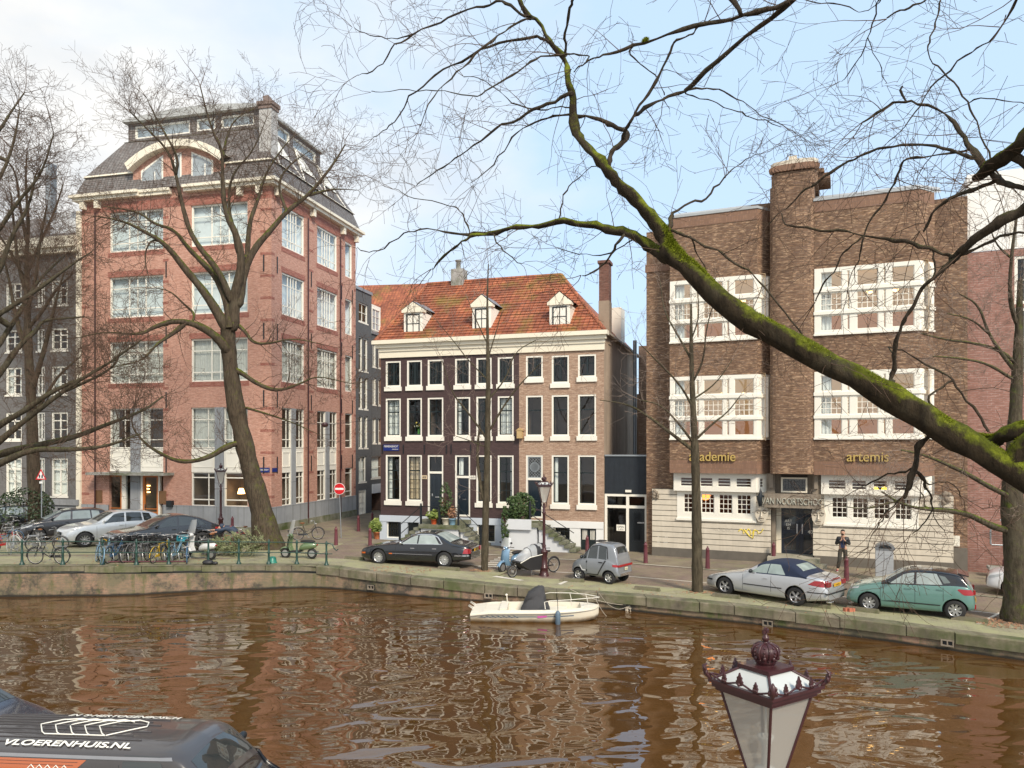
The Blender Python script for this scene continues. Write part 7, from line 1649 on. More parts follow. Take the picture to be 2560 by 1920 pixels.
# --- big leaning tree before the office
base=G(668,1372); Yb=base.y
T=[L_(c2,[(1650,1405),(1615,1200),(1560,1000),(1500,760),(1440,500),(1405,200),(1400,60)],(Yb,Yb-.6),[38,27,24,22,20,19,19],0)]
T[0][0][0].z=base.z-.2; T[0][1][0]*=1.15
T+=[L_(c1,[(1400,1660),(1270,1440),(1150,1300),(1010,1120),(870,1045),(760,990),(600,960)],(Yb-.6,Yb-2.5),[17,13,11,8,5,3]),
 L_(c1,[(1440,1640),(1440,1450),(1490,1260),(1460,1080),(1380,940),(1365,700),(1370,560),(1290,400),(1230,160)],(Yb-.6,Yb-1.5),[18,14,12,8,6,3]),
 L_(c1,[(1470,1500),(1490,1320),(1560,1160),(1660,1050),(1760,930),(1900,830),(2050,640),(2120,520)],(Yb-.6,Yb+1.5),[15,12,10,7,4]),
 L_(c1,[(1415,1660),(1400,1500),(1330,1330),(1250,1250),(1150,1150),(1070,1040),(950,1010),(850,930),(640,900)],(Yb-.8,Yb+1.),[14,11,8,6,3]),
 L_(c1,[(1420,1480),(1350,1300),(1180,1100),(1120,900),(1085,720),(1040,560),(900,420),(800,320)],(Yb-.7,Yb-2),[11,9,7,5,3]),
 L_(c1,[(1080,700),(1100,600),(960,360),(900,230)],(Yb-1.5,Yb-2.5),[5,4,2]),
 L_(c1,[(1370,600),(1390,480),(1440,360),(1560,300)],(Yb-1.2,Yb),[5,3,2]),
 L_(c1,[(1490,1380),(1520,1200),(1530,1000),(1590,850),(1620,720),(1720,560),(1800,470)],(Yb,Yb+2),[10,8,6,4,2]),
 L_(c1,[(1465,1200),(1440,1060),(1400,900),(1420,700),(1560,560),(1640,350)],(Yb,Yb+1),[8,6,4,2]),
 L_(c1,[(1760,930),(1700,760),(1780,640),(1900,560)],(Yb+.8,Yb+1),[5,4,2]),
 L_(c1,[(1900,830),(2050,790),(2200,800)],(Yb+1,Yb+1.4),[5,3,1.5]),
 L_(c2,[(1400,190),(1330,100),(1220,30),(1080,0),(950,40),(860,95),(650,70),(480,110)],(Yb-.7,Yb-3),[15,13,11,8,4,2.5]),
 L_(c2,[(1130,30),(1040,100),(960,150),(880,250),(700,290)],(Yb-1.5,Yb-2.6),[8,6,4,2]),
 L_(c2,[(1520,745),(1400,770),(1280,850),(1110,880),(960,810),(870,740),(800,640),(830,520)],(Yb-.4,Yb-2.5),[11,9,8,6,4,2]),
 L_(c2,[(1450,300),(1590,400),(1710,440),(1850,390),(1950,340),(2150,390)],(Yb-.5,Yb-.5),[8,7,5,3,1.6]),
 L_(c2,[(1430,10),(1500,60),(1550,140),(1640,150),(1800,110),(1980,150)],(Yb-.5,Yb-1),[7,6,4,2]),
 L_(c2,[(1480,530),(1650,580),(1800,630),(1950,700)],(Yb-.3,Yb-1),[4,3,1.5]),
 L_(c1,[(1200,1560),(1130,1500),(1050,1420),(960,1400)],(Yb-.7,Yb-1.5),[4,3,2]),
 L_(c1,[(1080,1210),(1010,1120),(930,1100),(890,1180),(895,1260)],(Yb-1.5,Yb-1.7),[5,4,3],.2)]
for l in T[1:]:
    for i in range(len(l[1])): l[1][i]*=.82*(1-.45*i/(len(l[1])-1))
tree('large_tree','large leaning bare tree with mossy limbs in front of the red office block','tree',T,mk_bark('bark_big',(.082,.062,.042),.85,(.13,.15,.02),m0=.58),twig,11,lvl=3,dens=.9,tl=(.9,2.2),tr=.020,minr=.0052,seg=.28,upb=.06,kids=3.4)
# --- far-left tree by the grey house
b2_=G(90,1330); Y2=b2_.y
T=[L_(cl,[(200,1690),(185,1350),(175,1000),(155,700),(150,400),(146,150)],(Y2,Y2),[17,14,12,10,7,4],.6)]
T[0][0][0].z=b2_.z-.3
for (pts,h) in (([(175,950),(250,700),(300,480),(350,300)],(7,2)),([(160,760),(90,560),(60,380),(20,200)],(7,2)),([(150,500),(200,330),(220,120),(260,-80)],(5,2)),([(150,420),(100,250),(80,60),(60,-150)],(5,2)),([(147,200),(160,0),(140,-200),(150,-380)],(5,1.5)),([(150,300),(210,150),(300,-40),(350,-200)],(4,1.5)),([(170,1100),(260,960),(330,850),(440,760)],(5,2)),([(147,120),(110,-80),(90,-260),(40,-330)],(4,1.5)),([(155,600),(240,500),(310,380),(400,300)],(5,2)),([(150,350),(60,180),(-20,60)],(4,2))): T.append(L_(cl,pts,(Y2,Y2+random.Random(len(T)).uniform(-2,2)),h))
tree('tall_tree','tall bare tree standing before the grey house with the triangular sign beside it','tree',T,bark,twig,21,lvl=3,dens=1.05,tl=(1.,2.4),tr=.018,minr=.0058,seg=.3,upb=.12,kids=3.4)
# --- tree out of frame at the left, boughs sweeping in
Y3=29.
T=[([Vector((-23.5,Y3,zg(-23,Y3))),Vector((-23.3,Y3,4.)),Vector((-23,Y3,9)),Vector((-22.6,Y3,14))],[.34,.3,.24,.12],0)]
for (pts,h,fn) in (([(-180,960),(0,880),(200,790),(420,800),(650,780),(860,700)],(11,2),c2),([(-180,900),(0,820),(250,765),(460,720),(660,640),(880,560),(1000,470)],(11,2),c2),([(-150,760),(0,640),(150,560),(330,430),(560,340),(860,130)],(10,2),c2),([(-150,880),(0,740),(200,580),(400,430),(600,300),(720,240)],(9,2),c2),([(-150,500),(0,330),(120,150),(230,60),(260,0),(520,-20)],(9,2),c2),([(-100,300),(0,140),(130,-60),(220,-230),(400,-400)],(8,2),c2),([(-150,1500),(0,1300),(60,1100),(180,900),(220,700)],(8,2),c1),([(-150,1200),(0,1040),(100,880),(260,700),(330,450)],(7,1.5),c1),([(-150,900),(0,740),(90,500),(120,300)],(6,1.5),c1),([(-100,560),(0,430),(60,330),(150,200)],(5,1.5),c1),([(-150,1640),(0,1560),(250,1400),(420,1270),(560,1180)],(8,1.6),c1),([(420,430),(700,300),(740,190)],(4,1.5),c2)):
    T.append(L_(fn,pts,(Y3,Y3+random.Random(len(T)).uniform(-2,4)),h,1.1))
tree('spreading_tree','bare tree rooted beyond the left edge, its boughs reaching across the grey house','tree',T,barkg,twig,31,lvl=3,dens=.95,tl=(.8,2.),tr=.016,minr=.0048,seg=.25,upb=.03,kids=3.3)
# --- thin tree beside the black saloon
b3_=G(1211,1427); Ym=b3_.y
T=[L_(nat,[(1211,1432),(1215,1250),(1219,1100),(1221,950),(1219,850),(1218,740),(1221,660)],(Ym,Ym),[9.5,8,7.5,6,4,2.4,1.3],.5)]
T[0][0][0].z=b3_.z-.1
for pts,h in (([(1209,1250),(1195,1180),(1193,1120),(1200,1060)],(5,2.5)),([(1219,1100),(1170,1030),(1130,985),(1105,900)],(3,1)),([(1222,1080),(1262,1010),(1300,960),(1350,910)],(3,1)),([(1221,1000),(1270,940),(1285,880),(1340,850)],(2.5,1)),([(1219,950),(1170,900),(1140,860),(1090,800)],(2.2,.8)),([(1219,900),(1240,830),(1255,780)],(2,.8)),([(1220,1120),(1170,1100),(1140,1090)],(2,.8)),([(1219,860),(1190,800),(1170,750)],(1.6,.8))): T.append(L_(nat,pts,(Ym,Ym+random.Random(len(T)+5).uniform(-1.2,1.2)),h))
tree('young_tree','slim straight bare tree between the black saloon and the cargo bike','tree',T,barkg,twigp,41,lvl=2,dens=.55,tl=(.6,1.5),tr=.009,minr=.0048,seg=.2,kids=3)
# --- slim tree by the cabriolet
b4=G(1744,1480); Y4=b4.y
T=[L_(nat,[(1744,1484),(1742,1300),(1738,1130),(1732,1000),(1728,880),(1728,760)],(Y4,Y4),[15,11.5,10,7,5,2.5],.4)]
T[0][0][0].z=b4.z-.1
for pts,h in (([(1738,1130),(1680,1085),(1620,1040),(1570,1010),(1500,1000)],(5,1)),([(1736,1110),(1690,1050),(1650,1010),(1600,1000)],(3.5,1)),([(1738,1100),(1780,1060),(1820,1030),(1850,990)],(3.5,1)),([(1733,1020),(1700,960),(1640,900),(1600,860)],(3.2,1)),([(1730,960),(1760,900),(1765,820),(1790,740)],(3,1)),([(1729,900),(1690,830),(1660,780),(1650,700)],(3,1)),([(1728,850),(1750,790),(1740,700)],(2,.8)),([(1731,1000),(1790,960),(1830,900)],(2.6,1))): T.append(L_(nat,pts,(Y4,Y4+random.Random(len(T)+9).uniform(-1.5,1.5)),h))
tree('street_tree','slim bare tree on the quay left of the silver convertible','tree',T,barkg,twigp,51,lvl=2,dens=.75,tl=(.7,1.7),tr=.009,minr=.0042,seg=.2,kids=3.2)
# --- tree at the right edge on the far quay
b5=G(2548,1552); Y5=b5.y
T=[L_(nat,[(2548,1562),(2545,1450),(2535,1340),(2528,1240),(2535,1100),(2545,900),(2550,700)],(Y5,Y5),[44,30,27,24,17,12,6],.2)]
T[0][0][0].z=b5.z-.1
for fn,pts,h in ((c8,[(2150,1110),(1900,1060),(1740,980),(1590,910),(1400,870),(1200,860),(1000,840),(800,770),(640,660)],(9,8,7,5,3,2)),(c8,[(2150,760),(2000,690),(1800,590),(1560,450),(1380,370),(1250,310),(1050,240),(850,200)],(8,6,5,3,2)),(cr,[(710,1270),(640,1180),(560,1060),(510,900),(400,840)],(6,4,3,1.5)),(cr,[(720,1230),(620,1150),(450,1110),(330,1100),(180,1060)],(5,3,1.5)),(cr,[(715,1000),(680,860),(690,640),(720,420)],(6,3)),(cr,[(700,1320),(560,1230),(400,1200),(250,1190)],(4,1.5)),(c8,[(800,770),(700,790),(450,860),(200,820)],(3,1.2)),(c8,[(1100,830),(1120,740),(1060,650)],(2.5,1.2)),(cr,[(690,640),(600,560),(560,420)],(3,1.2)),(cr,[(560,1060),(470,980),(330,950)],(3,1.2))):
    T.append(L_(fn,pts,(Y5,Y5+random.Random(len(T)+2).uniform(-1.5,1.)),h,1.4))
tree('quayside_tree','thick mossy bare tree at the right edge beyond the teal hatchback','tree',T,mk_bark('bark_right',(.085,.07,.048),.9,(.13,.17,.02),m0=.55),twigp,61,lvl=3,dens=.9,tl=(.6,1.5),tr=.008,minr=.0036,seg=.16,kids=3.2,drop=.05)
# --- foreground tree: huge mossy bough
yf=6.2
M_=[L_(cd,[(2420,1140),(2212,1035),(2050,935),(1900,845),(1750,765),(1600,685),(1500,600),(1440,535)],(5.4,6.6),[31,31,31,31,29,26,25,23],.10)]
def Yf(a,b): return (a,b)
T=[([Vector((4.95,5.2,NEARZ)),Vector((5.05,5.2,2.)),Vector((5.15,5.25,4.2)),Vector((5.4,5.4,6.5)),Vector((5.8,5.6,9))],[.34,.29,.26,.2,.13],0)]
M0=M_[0]; T.append(([Vector((5.1,5.2,3.6))]+M0[0],[.16]+M0[1],.12))
T+=[L_(t1,[(1975,1530),(1900,1370),(1750,1230),(1640,1120),(1590,1030),(1420,880),(1385,740),(1375,560),(1340,380),(1270,280),(1130,100),(1060,0),(1000,-90)],(6.6,7.6),[19,17,15,13,11,9,8,7,6,5,4],.35),
 L_(t1,[(1615,1040),(1640,950),(1725,865),(1690,810),(1580,745),(1400,725),(1200,745),(1060,800),(950,960),(760,1165)],(6.9,7.8),[9,8,8,5,4,3,2,1]),
 L_(t1,[(1715,840),(1740,770),(1800,700),(1900,540),(1990,350),(2010,260),(2130,230),(2210,150)],(7,6.6),[6,5,4,3,2]),
 L_(t1,[(1790,715),(1950,630),(2080,570),(2212,540),(2360,570),(2500,680),(2700,780)],(7,7.4),[5,4,3,1.5,1]),
 L_(t1,[(2080,590),(2250,640),(2400,700),(2520,740),(2700,780)],(7.2,7.6),[2.4,1]),
 L_(t1,[(1358,580),(1200,660),(1050,740),(860,830),(700,960),(560,1060),(400,1170)],(7.1,7.9),[4.5,3.5,2.4,1.2]),
 L_(t1,[(1230,245),(1100,235),(900,280),(650,380),(450,530),(330,650),(230,800),(130,870)],(7.3,8.2),[4,3,2,1]),
 L_(t1,[(1140,125),(1020,140),(850,270),(680,440),(520,580),(430,780)],(7.4,7.),[3.5,2.5,1.2]),
 L_(t1,[(1110,90),(980,20),(860,25),(640,80),(400,200),(250,300),(150,450),(40,470)],(7.4,8.4),[4,3,2,1]),
 L_(t1,[(1345,345),(1180,365),(1020,450),(880,560),(760,610),(560,570),(300,560),(120,580)],(7.2,6.6),[3.4,2.4,1.6,.8]),
 L_(t1,[(400,200),(280,260),(120,230),(0,170)],(7.9,8.2),[2,.8]),
 L_(t1,[(1330,330),(1338,180),(1385,0),(1400,-60)],(7.2,6.6),[4,3,3],.3),
 L_(t1,[(1370,670),(1280,680),(1130,690),(1000,640),(860,520),(700,480)],(7.1,7.6),[2,1]),
 L_(t1,[(2900,-110),(2790,-10),(2480,90),(2212,150),(1850,262),(1640,325),(1500,380),(1380,435)],(6.2,7.),[7,6.5,6,5,4.2,2.6,1.6],.5),
 L_(t1,[(1500,350),(1380,350),(1310,345)],(7,7.1),[2.4,1.6],.2),
 L_(t1,[(2440,90),(2400,30),(2340,-30)],(6.3,6.4),[6,5],0),
 L_(t1,[(1850,262),(1720,310),(1820,400),(1940,520),(1960,610)],(6.6,7.2),[2,1.5]),
 L_(t1,[(2000,1620),(1900,1560),(1800,1500),(1640,1440),(1450,1395),(1250,1400),(1050,1440),(880,1470),(740,1480),(620,1550),(500,1690)],(6.6,7.8),[18,15,13,11,8,6,5,3.5,2]),
 L_(t1,[(1000,1430),(850,1475),(650,1465),(450,1430),(300,1480),(150,1590),(30,1560)],(7.4,8.2),[4,3,2,1]),
 L_(t1,[(740,1480),(690,1330),(640,1290),(400,1250),(260,1190)],(7.6,8.),[2,1]),
 L_(t1,[(1290,1390),(1340,1210),(1430,1090),(1540,1040)],(7.2,7),[2.4,1]),
 L_(t1,[(1690,1500),(1650,1590),(1560,1690),(1440,1730)],(6.8,7.2),[4,3,1.5]),
 L_(t1,[(1800,1500),(1700,1560),(1500,1620),(1300,1560)],(6.8,7.4),[2,1]),
 L_(t1,[(880,1470),(930,1560),(1060,1660)],(7.4,7),[2,1]),
 L_(t1,[(1985,1450),(2015,1350),(2100,1280),(2240,1250),(2370,1090),(2420,1020),(2560,970)],(6.6,7.2),[6,4,3,2,1]),
 L_(t1,[(2010,1450),(2130,1500),(2280,1560),(2420,1660),(2560,1780),(2760,1990),(2900,2220)],(6.5,6.1),[4,4,3,3,2.5],.8),
 L_(t1,[(2120,1500),(2170,1600),(2230,1720)],(6.5,6.8),[2.5,1.5]),
 # right-hand part of the same crown
 L_(t2,[(2700,560),(2400,720),(2212,850),(2080,990),(1990,1050),(1930,1110)],(5.2,5.8),[26,22,20,18,16,12],.1),
 L_(t2,[(2500,1230),(2212,1175),(2100,1150),(1990,1080),(1870,940),(1810,800),(1720,690),(1480,630),(1350,660),(1200,765)],(5.4,6.4),[10,9,9,8,7,5,4,3.5,3],.5),
 L_(t2,[(1480,630),(1440,575),(1452,540)],(6.2,6.2),[3,2],0),
 L_(t2,[(1900,1000),(1780,945),(1650,920),(1400,925),(1230,945),(1080,1030),(950,1120),(830,1210),(700,1330),(600,1410)],(5.8,6.8),[5,4,4,3.4,3,2,1]),
 L_(t2,[(1860,945),(1650,985),(1490,1000),(1430,1060),(1400,1200),(1240,1370),(1200,1500),(1160,1659)],(5.9,6.6),[4,4,4,3.5,3,2]),
 L_(t2,[(2060,1100),(1960,1180),(1750,1240),(1640,1320),(1560,1450)],(5.7,6.1),[7,6,5,3]),
 L_(t2,[(2600,1060),(2360,1190),(2212,1290),(2000,1430),(1850,1560),(1755,1650)],(5.2,5.9),[17,16,15,14,12,9],.3),
 L_(t2,[(1780,1600),(1600,1570),(1450,1520),(1200,1490),(1050,1440),(740,1430),(680,1340)],(5.9,6.6),[6,5,4,3,1.5]),
 L_(t2,[(1190,1500),(1100,1570),(1040,1659),(960,1780),(900,1900)],(6.2,6.6),[3.5,3,2]),
 L_(t2,[(2180,-60),(2140,0),(2060,180),(1960,280),(1750,400),(1640,560),(1460,800),(1350,900)],(5.6,6.4),[4,3,2,1]),
 L_(t2,[(1320,-60),(1300,0),(1240,240),(1180,360),(1060,510)],(6,6.6),[2.6,1.8,1]),
 L_(t2,[(1240,240),(1290,380),(1350,540)],(6.2,6.3),[1.4,.8]),
 L_(t2,[(1700,-60),(1690,60),(1620,250),(1600,340),(1700,470),(1850,640),(1920,780),(1980,1010)],(6,5.8),[2.4,2.4,2]),
 L_(t2,[(2400,700),(2212,670),(2000,605),(1850,650),(1650,740)],(5.6,6.2),[3,2,1]),
 L_(t2,[(1580,-20),(1480,50),(1350,120)],(6,6.1),[2.4,2],.2),
 L_(t2,[(830,0),(1000,10),(1140,60),(1240,60),(1300,0)],(6.4,6),[1.6,1.6,2]),
 L_(cr,[(22,1330),(30,1200),(60,1090),(100,980),(150,880),(220,790),(300,720),(400,630),(560,550),(762,490),(900,470)],(6.3,5.6),[8,7,6,6,5,4.5,4,4,5],.6),
 L_(cr,[(262,770),(262,640),(240,600)],(6,6.1),[3,2]),
 L_(nat,[(2335,1060),(2320,1090),(2298,1112),(2288,1160),(2272,1215),(2258,1245)],(5.9,6.),[9,10,11,8,5],.5),
 L_(c8,[(980,430),(950,560),(925,640),(840,730),(750,860),(640,960),(570,1040),(500,1270)],(6,6.3),[5,4,2.5,2,1.2]),
 L_(c8,[(1000,440),(1060,490),(1140,560),(1210,700),(1190,870),(1100,1010),(960,1130)],(6,6.2),[5,4,3,2,1]),
 L_(c8,[(960,430),(850,460),(640,490),(520,560),(430,610)],(6,6.3),[3.4,3,2,1.6]),
 L_(c8,[(1190,860),(1230,980),(1330,1080)],(6.1,6.2),[1.6,1]),
 L_(c8,[(1150,560),(1290,520),(1430,620),(1500,700)],(6,6.3),[1.8,1]),
 L_(c8,[(2400,-60),(2212,-30),(2000,60),(1900,110),(1750,90),(1560,60)],(5.5,5.9),[25,23,20,17,14,10],.3),
 L_(cr,[(0,1120),(150,1200),(320,1290),(430,1400),(560,1620)],(6.6,6.1),[2,3,3],.9),
 L_(cr,[(200,1420),(290,1490),(310,1540)],(6.3,6.3),[3,2]),
]
WIG[0]=.8
for l in T[3:]:
    for i in range(len(l[1])): l[1][i]*=.88
fg=tree('foreground_tree','near bare tree whose thick bright mossy bough crosses the right half of the picture','tree',T,barkm,twig,71,lvl=2,dens=.78,tl=(.3,.9),tr=.0048,minr=.0018,sides=20,seg=.075,upb=.0,drop=.05,kids=3.5,thin_m=bark,thinr=.042,rough=.034,snap=(.6,3.4))
# moss cushions and blades on the bough's upper side
rg=random.Random(5); mb=MB(); mbs=MB(); org=T[0][0][0]
for limb,dens_,lim in ((T[1],3000,(.12,1)),(T[2],350,(0,.14)),(T[-3],900,(.1,.95)),(T[18],500,(.0,.25))):
    q=[tuple(x) for x in chaikin([(p[0],p[1],p[2],r) for p,r in zip(limb[0],limb[1])],2)]; n=len(q)
    for _ in range(dens_*5):
        f=rg.uniform(*lim)*(n-1); i=min(n-2,int(f)); a=Vector(q[i][:3]).lerp(Vector(q[i+1][:3]),f-i); r=lerp(q[i][3],q[i+1][3],f-i); d=(Vector(q[i+1][:3])-Vector(q[i][:3])).normalized()
        side=d.cross(Vector((0,0,1))).normalized(); up=side.cross(d).normalized(); w=rg.gauss(0.,.55)
        if abs(w)>1.25: continue
        if noise.noise(a*3.2+Vector((w,0,0)))<-.02+.25*(abs(w)-.5): continue
        nrm=(up*cos(w)+side*sin(w)).normalized(); b=a+nrm*r*.97-org
        h=rg.uniform(.010,.026)*(1+1.2*max(0,noise.noise(a*5))); t_=(nrm+Vector((rg.gauss(0,.6),rg.gauss(0,.6),rg.gauss(0,.3)))).normalized()*h; s_=Vector((rg.gauss(0,1),rg.gauss(0,1),rg.gauss(0,1))).normalized()*.0045
        mb.add([b-s_,b+s_,b+t_],[(0,1,2)])
o=mb.build('moss',mossblade,fg); tag(o,'bright green moss growing on top of the bough',kind='stuff')
# ------------------------------------------------ lamps, bollards, railing, signs, bins
lglass=None
def mk_lg():
    n=N('lantern_glass'); t=n.t; tr=n.n('ShaderNodeBsdfTransparent'); tr.inputs[0].default_value=(.92,.92,.9,1); mx=n.n('ShaderNodeMixShader'); n.col((.50,.48,.44)); n.set(Roughness=.2); mx.inputs[0].default_value=.5; n.l(tr.outputs[0],mx.inputs[1]); n.l(n.b.outputs[0],mx.inputs[2]); n.l(mx.outputs[0],n.out.inputs[0]); return n.mat
lglass=mk_lg(); opal=simple('opal_roof_glass',(.50,.52,.50),.3,var=.06,scale=6)
def lamp(loc,rz,label,hi=True,group='crowned street lanterns'):
    t=thing('street_lamp',label,'street lamp',loc,rz,group); n=16 if hi else 10
    mb=MB(); mb.lathe([(.21,-.25),(.21,.08),(.17,.12),(.16,.30),(.19,.33),(.19,.37),(.135,.42),(.125,.95),(.16,.98),(.16,1.04),(.10,1.08),(.075,1.2),(.085,1.25),(.062,1.32),(.056,2.55),(.075,2.58),(.075,2.63),(.05,2.68),(.045,3.0)],n); mb.build('pole',ironred,t)
    mb=MB(); mb.tube([(-.30,0,2.72),(.30,0,2.72)],.013,6); mb.ball((-.32,0,2.72),.03,n=8); mb.ball((.32,0,2.72),.03,n=8); mb.build('ladder_bar',ironred,t)
    mb=MB()
    for k in range(4):
        a=pi/4+k*pi/2; c,s=cos(a),sin(a); mb.tube([(.04*c,.04*s,2.82),(.12*c,.12*s,2.86),(.15*c,.15*s,2.98),(.135*c,.135*s,3.05)],.012,5)
    mb.build('scroll_bracket',ironred,t)
    z0,z1=3.05,3.72; r0,r1=.135,.345   # half-diagonals
    def cn(r,z): return [(r*cos(pi/4+k*pi/2),r*sin(pi/4+k*pi/2),z) for k in range(4)]
    lt=MB(); 
    for k in range(4): lt.tube([cn(r0,z0)[k],cn(r1,z1)[k]],.014,4)
    A,B_=cn(r0,z0),cn(r1,z1)
    lt.tube(A+[A[0]],.014,4)
    lantern=lt.build('lantern_frame',ironred,t)
    mb=MB()
    for k in range(4): mb.quad(A[k],A[(k+1)%4],B_[(k+1)%4],B_[k])
    mb.build('pane',lglass,lantern)
    mb=MB(); s_=.345/sqrt(2)
    for (w,za,zb) in ((s_+.025,z1-.03,z1-.005),(s_+.045,z1-.004,z1+.03),(s_+.065,z1+.031,z1+.055)):
        wi=s_-.03
        mb.box(-w,w,-w,-wi,za,zb); mb.box(-w,w,wi,w,za,zb); mb.box(-w,-wi,-wi,wi,za,zb); mb.box(wi,w,-wi,wi,za,zb)
    mb.build('eaves_moulding',ironred,lantern)
    zt=z1+.055; w0=s_+.03; w1=.125; z2=zt+.105; mb=MB(); C0=[(-w0,-w0),(w0,-w0),(w0,w0),(-w0,w0)]; C1=[(-w1,-w1),(w1,-w1),(w1,w1),(-w1,w1)]
    for k in range(4): l=(k+1)%4; mb.quad((*C0[k],zt),(*C0[l],zt),(*C1[l],z2),(*C1[k],z2))
    mb.build('roof_glass',opal,lantern)
    mb=MB(); 
    for k in range(4): mb.tube([(*C0[k],zt+.004),(*C1[k],z2+.004)],.012,4)
    mb.box(-w1-.025,w1+.025,-w1-.025,w1+.025,z2,z2+.03); mb.build('roof_ribs',ironred,lantern)
    # crest: wavy rod with leaves on each side
    mb=MB(); w=s_+.055
    for k in range(4):
        a=k*pi/2; M=Matrix.Rotation(a,4,'Z'); mb.M=M; N_=24 if hi else 8
        mb.tube([(-w+2*w*i/N_,-w,zt+.022+.016*cos(2*pi*i/N_*2)) for i in range(N_+1)],.008,5)
        def leaf(x,z,h,s):
            pts=[(0,0),(.32,.10),(.42,.38),(.26,.52),(.30,.72),(.12,.82),(0,1.1),(-.12,.82),(-.30,.72),(-.26,.52),(-.42,.38),(-.32,.10)]
            mb.prism([(x+p*h*s,z+q*h) for p,q in pts],-w-.010,-w+.006,'y')
            mb.ball((x,-w-.01,z+h*.15),h*.16,n=6); 
        for (x,h) in ((-w*.5,.065),(0,.095),(w*.5,.065)) : leaf(x,zt+.015,h,.8)
        for sx in ((-1,1) if hi else ()):
            for dx in (-w*.5,w*.5): mb.ball((dx+sx*.014,-w-.008,zt+.022),.012,n=6)
        M2=Matrix.Rotation(a+pi/4,4,'Z'); mb.M=M2; q=w*sqrt(2)
        mb.tube([(0,-q+.01,zt),(0,-q-.03,zt+.04),(0,-q-.045,zt+.10),(0,-q-.02,zt+.12)],[.014,.022,.018,.006],6); 
        for dx in (-.022,.022): mb.ball((dx,-q-.028,zt+.05),.017,n=6,sc=(1,.6,1.4)); mb.ball((dx*.8,-q-.04,zt+.085),.014,n=6,sc=(1,.6,1.4))
    mb.M=None; mb.build('leaf_crest',ironred,lantern)
    mb=MB(); z3=z2+.03; prof=[(.070,z3),(.070,z3+.018),(.082,z3+.022),(.074,z3+.038),(.086,z3+.055),(.102,z3+.09),(.102,z3+.115),(.086,z3+.145),(.05,z3+.165),(.02,z3+.168),(.016,z3+.178)]
    mb.lathe(prof,24 if hi else 10)
    if hi:
        for k in range(8):
            a=2*pi*k/8+.2; mb.tube([((r+.004)*cos(a),(r+.004)*sin(a),z) for r,z in prof[4:10]],.008,5)
            a+=pi/8
            for r,z in prof[5:8]: mb.ball(((r+.002)*cos(a),(r+.002)*sin(a),z),.009,n=6)
            mb.ball((.090*cos(a),.090*sin(a),z3+.062),.016,n=8,sc=(1,1,1.3)); mb.ball((.084*cos(a-pi/8),.084*sin(a-pi/8),z3+.048),.012,n=6)
    mb.lathe([(.016,z3+.178),(.026,z3+.192),(.028,z3+.205),(.028,z3+.208),(.023,z3+.222),(.010,z3+.235),(.008,z3+.245)],14)
    zc=z3+.255; mb.box(-.009,.009,-.008,.008,zc-.03,zc+.035); mb.prism([(-.032,zc-.014),(-.01,zc-.006),(.01,zc-.006),(.032,zc-.014),(.032,zc+.02),(.01,zc+.010),(-.01,zc+.010),(-.032,zc+.02)],-.008,.008,'y'); mb.prism([(-.018,zc+.02),(.018,zc+.02),(.010,zc+.034),(-.010,zc+.034)],-.0075,.0075,'y'); mb.prism([(-.016,zc-.034),(.016,zc-.034),(.008,zc-.01),(-.008,zc-.01)],-.0085,.0085,'y')
    mb.build('crown_finial',ironred,lantern)
    mb=MB(); mb.lathe([(.035,z0+.02),(.03,z0+.22),(.065,z0+.30),(.065,z0+.305),(.045,z0+.305),(.025,z0+.22)],14); mb.lathe([(.11,z0+.0),(.08,z0+.05),(.02,z0+.07)],14); mb.tube([(0,0,z0+.3),(0,0,z1+.1)],.009,5); mb.build('burner',simple('burner_white',(.6,.6,.58),.4),lantern)
    return t
lamp(Vector(((1914-CX)/F*5.95,5.95,-.22)),radians(33),'dark red crowned lantern on its post close to the camera, over the water')
lamp(G(1360,1440),radians(5),'dark red crowned lantern with hanging globe glass beside the cargo bike',True)
l3=G(552,1342); lamp(l3,radians(20),'dark red crowned lantern in front of the red office block, left of the leaning tree',False)
bl=None
BL=[(896,1328,'dark bollard at the mouth of the side street'),(931,1318,'bollard farther into the side street, nearest the gateway'),(925,1366,'bollard just beyond the bonnet of the black saloon'),(1185,1358,'tilted bollard at the foot of the double stoop'),(1324,1364,'bollard behind the blue scooter'),(1468,1388,'bollard before the basement door of the tan house'),(1614,1407,'bollard right of the silver microcar'),(1769,1421,'bollard between the slim tree and the convertible'),(1934,1408,'bollard by the school entrance behind the soft top'),(2116,1452,'bollard in front of the standing man'),(2512,1455,'bollard beside the metal handrail at the right edge'),(840,1363,'bollard right of the green scooter, before the no entry sign'),(581,1332,'bollard behind the bending person')]
for i,(x,y,lab) in enumerate(BL):
    if bl is None:
        bl=thing('bollard',lab,'bollard',(0,0,0),0,'dark red bollards along the pavement'); mb=MB(); mb.lathe([(.11,-.05),(.10,.05),(.085,.60),(.075,.78),(.085,.80),(.085,.84),(.06,.90),(.02,.93)],14); mb.build('post',bollm,bl); mb=MB(); mb.ball((0,0,.95),.035,n=8); mb.build('knob',bollm,bl); b=bl
    else: b=dup(bl,label=lab)
    b.location=G(x,y)
    if 'tilted' in lab: b.rotation_euler=(0,radians(14),0)
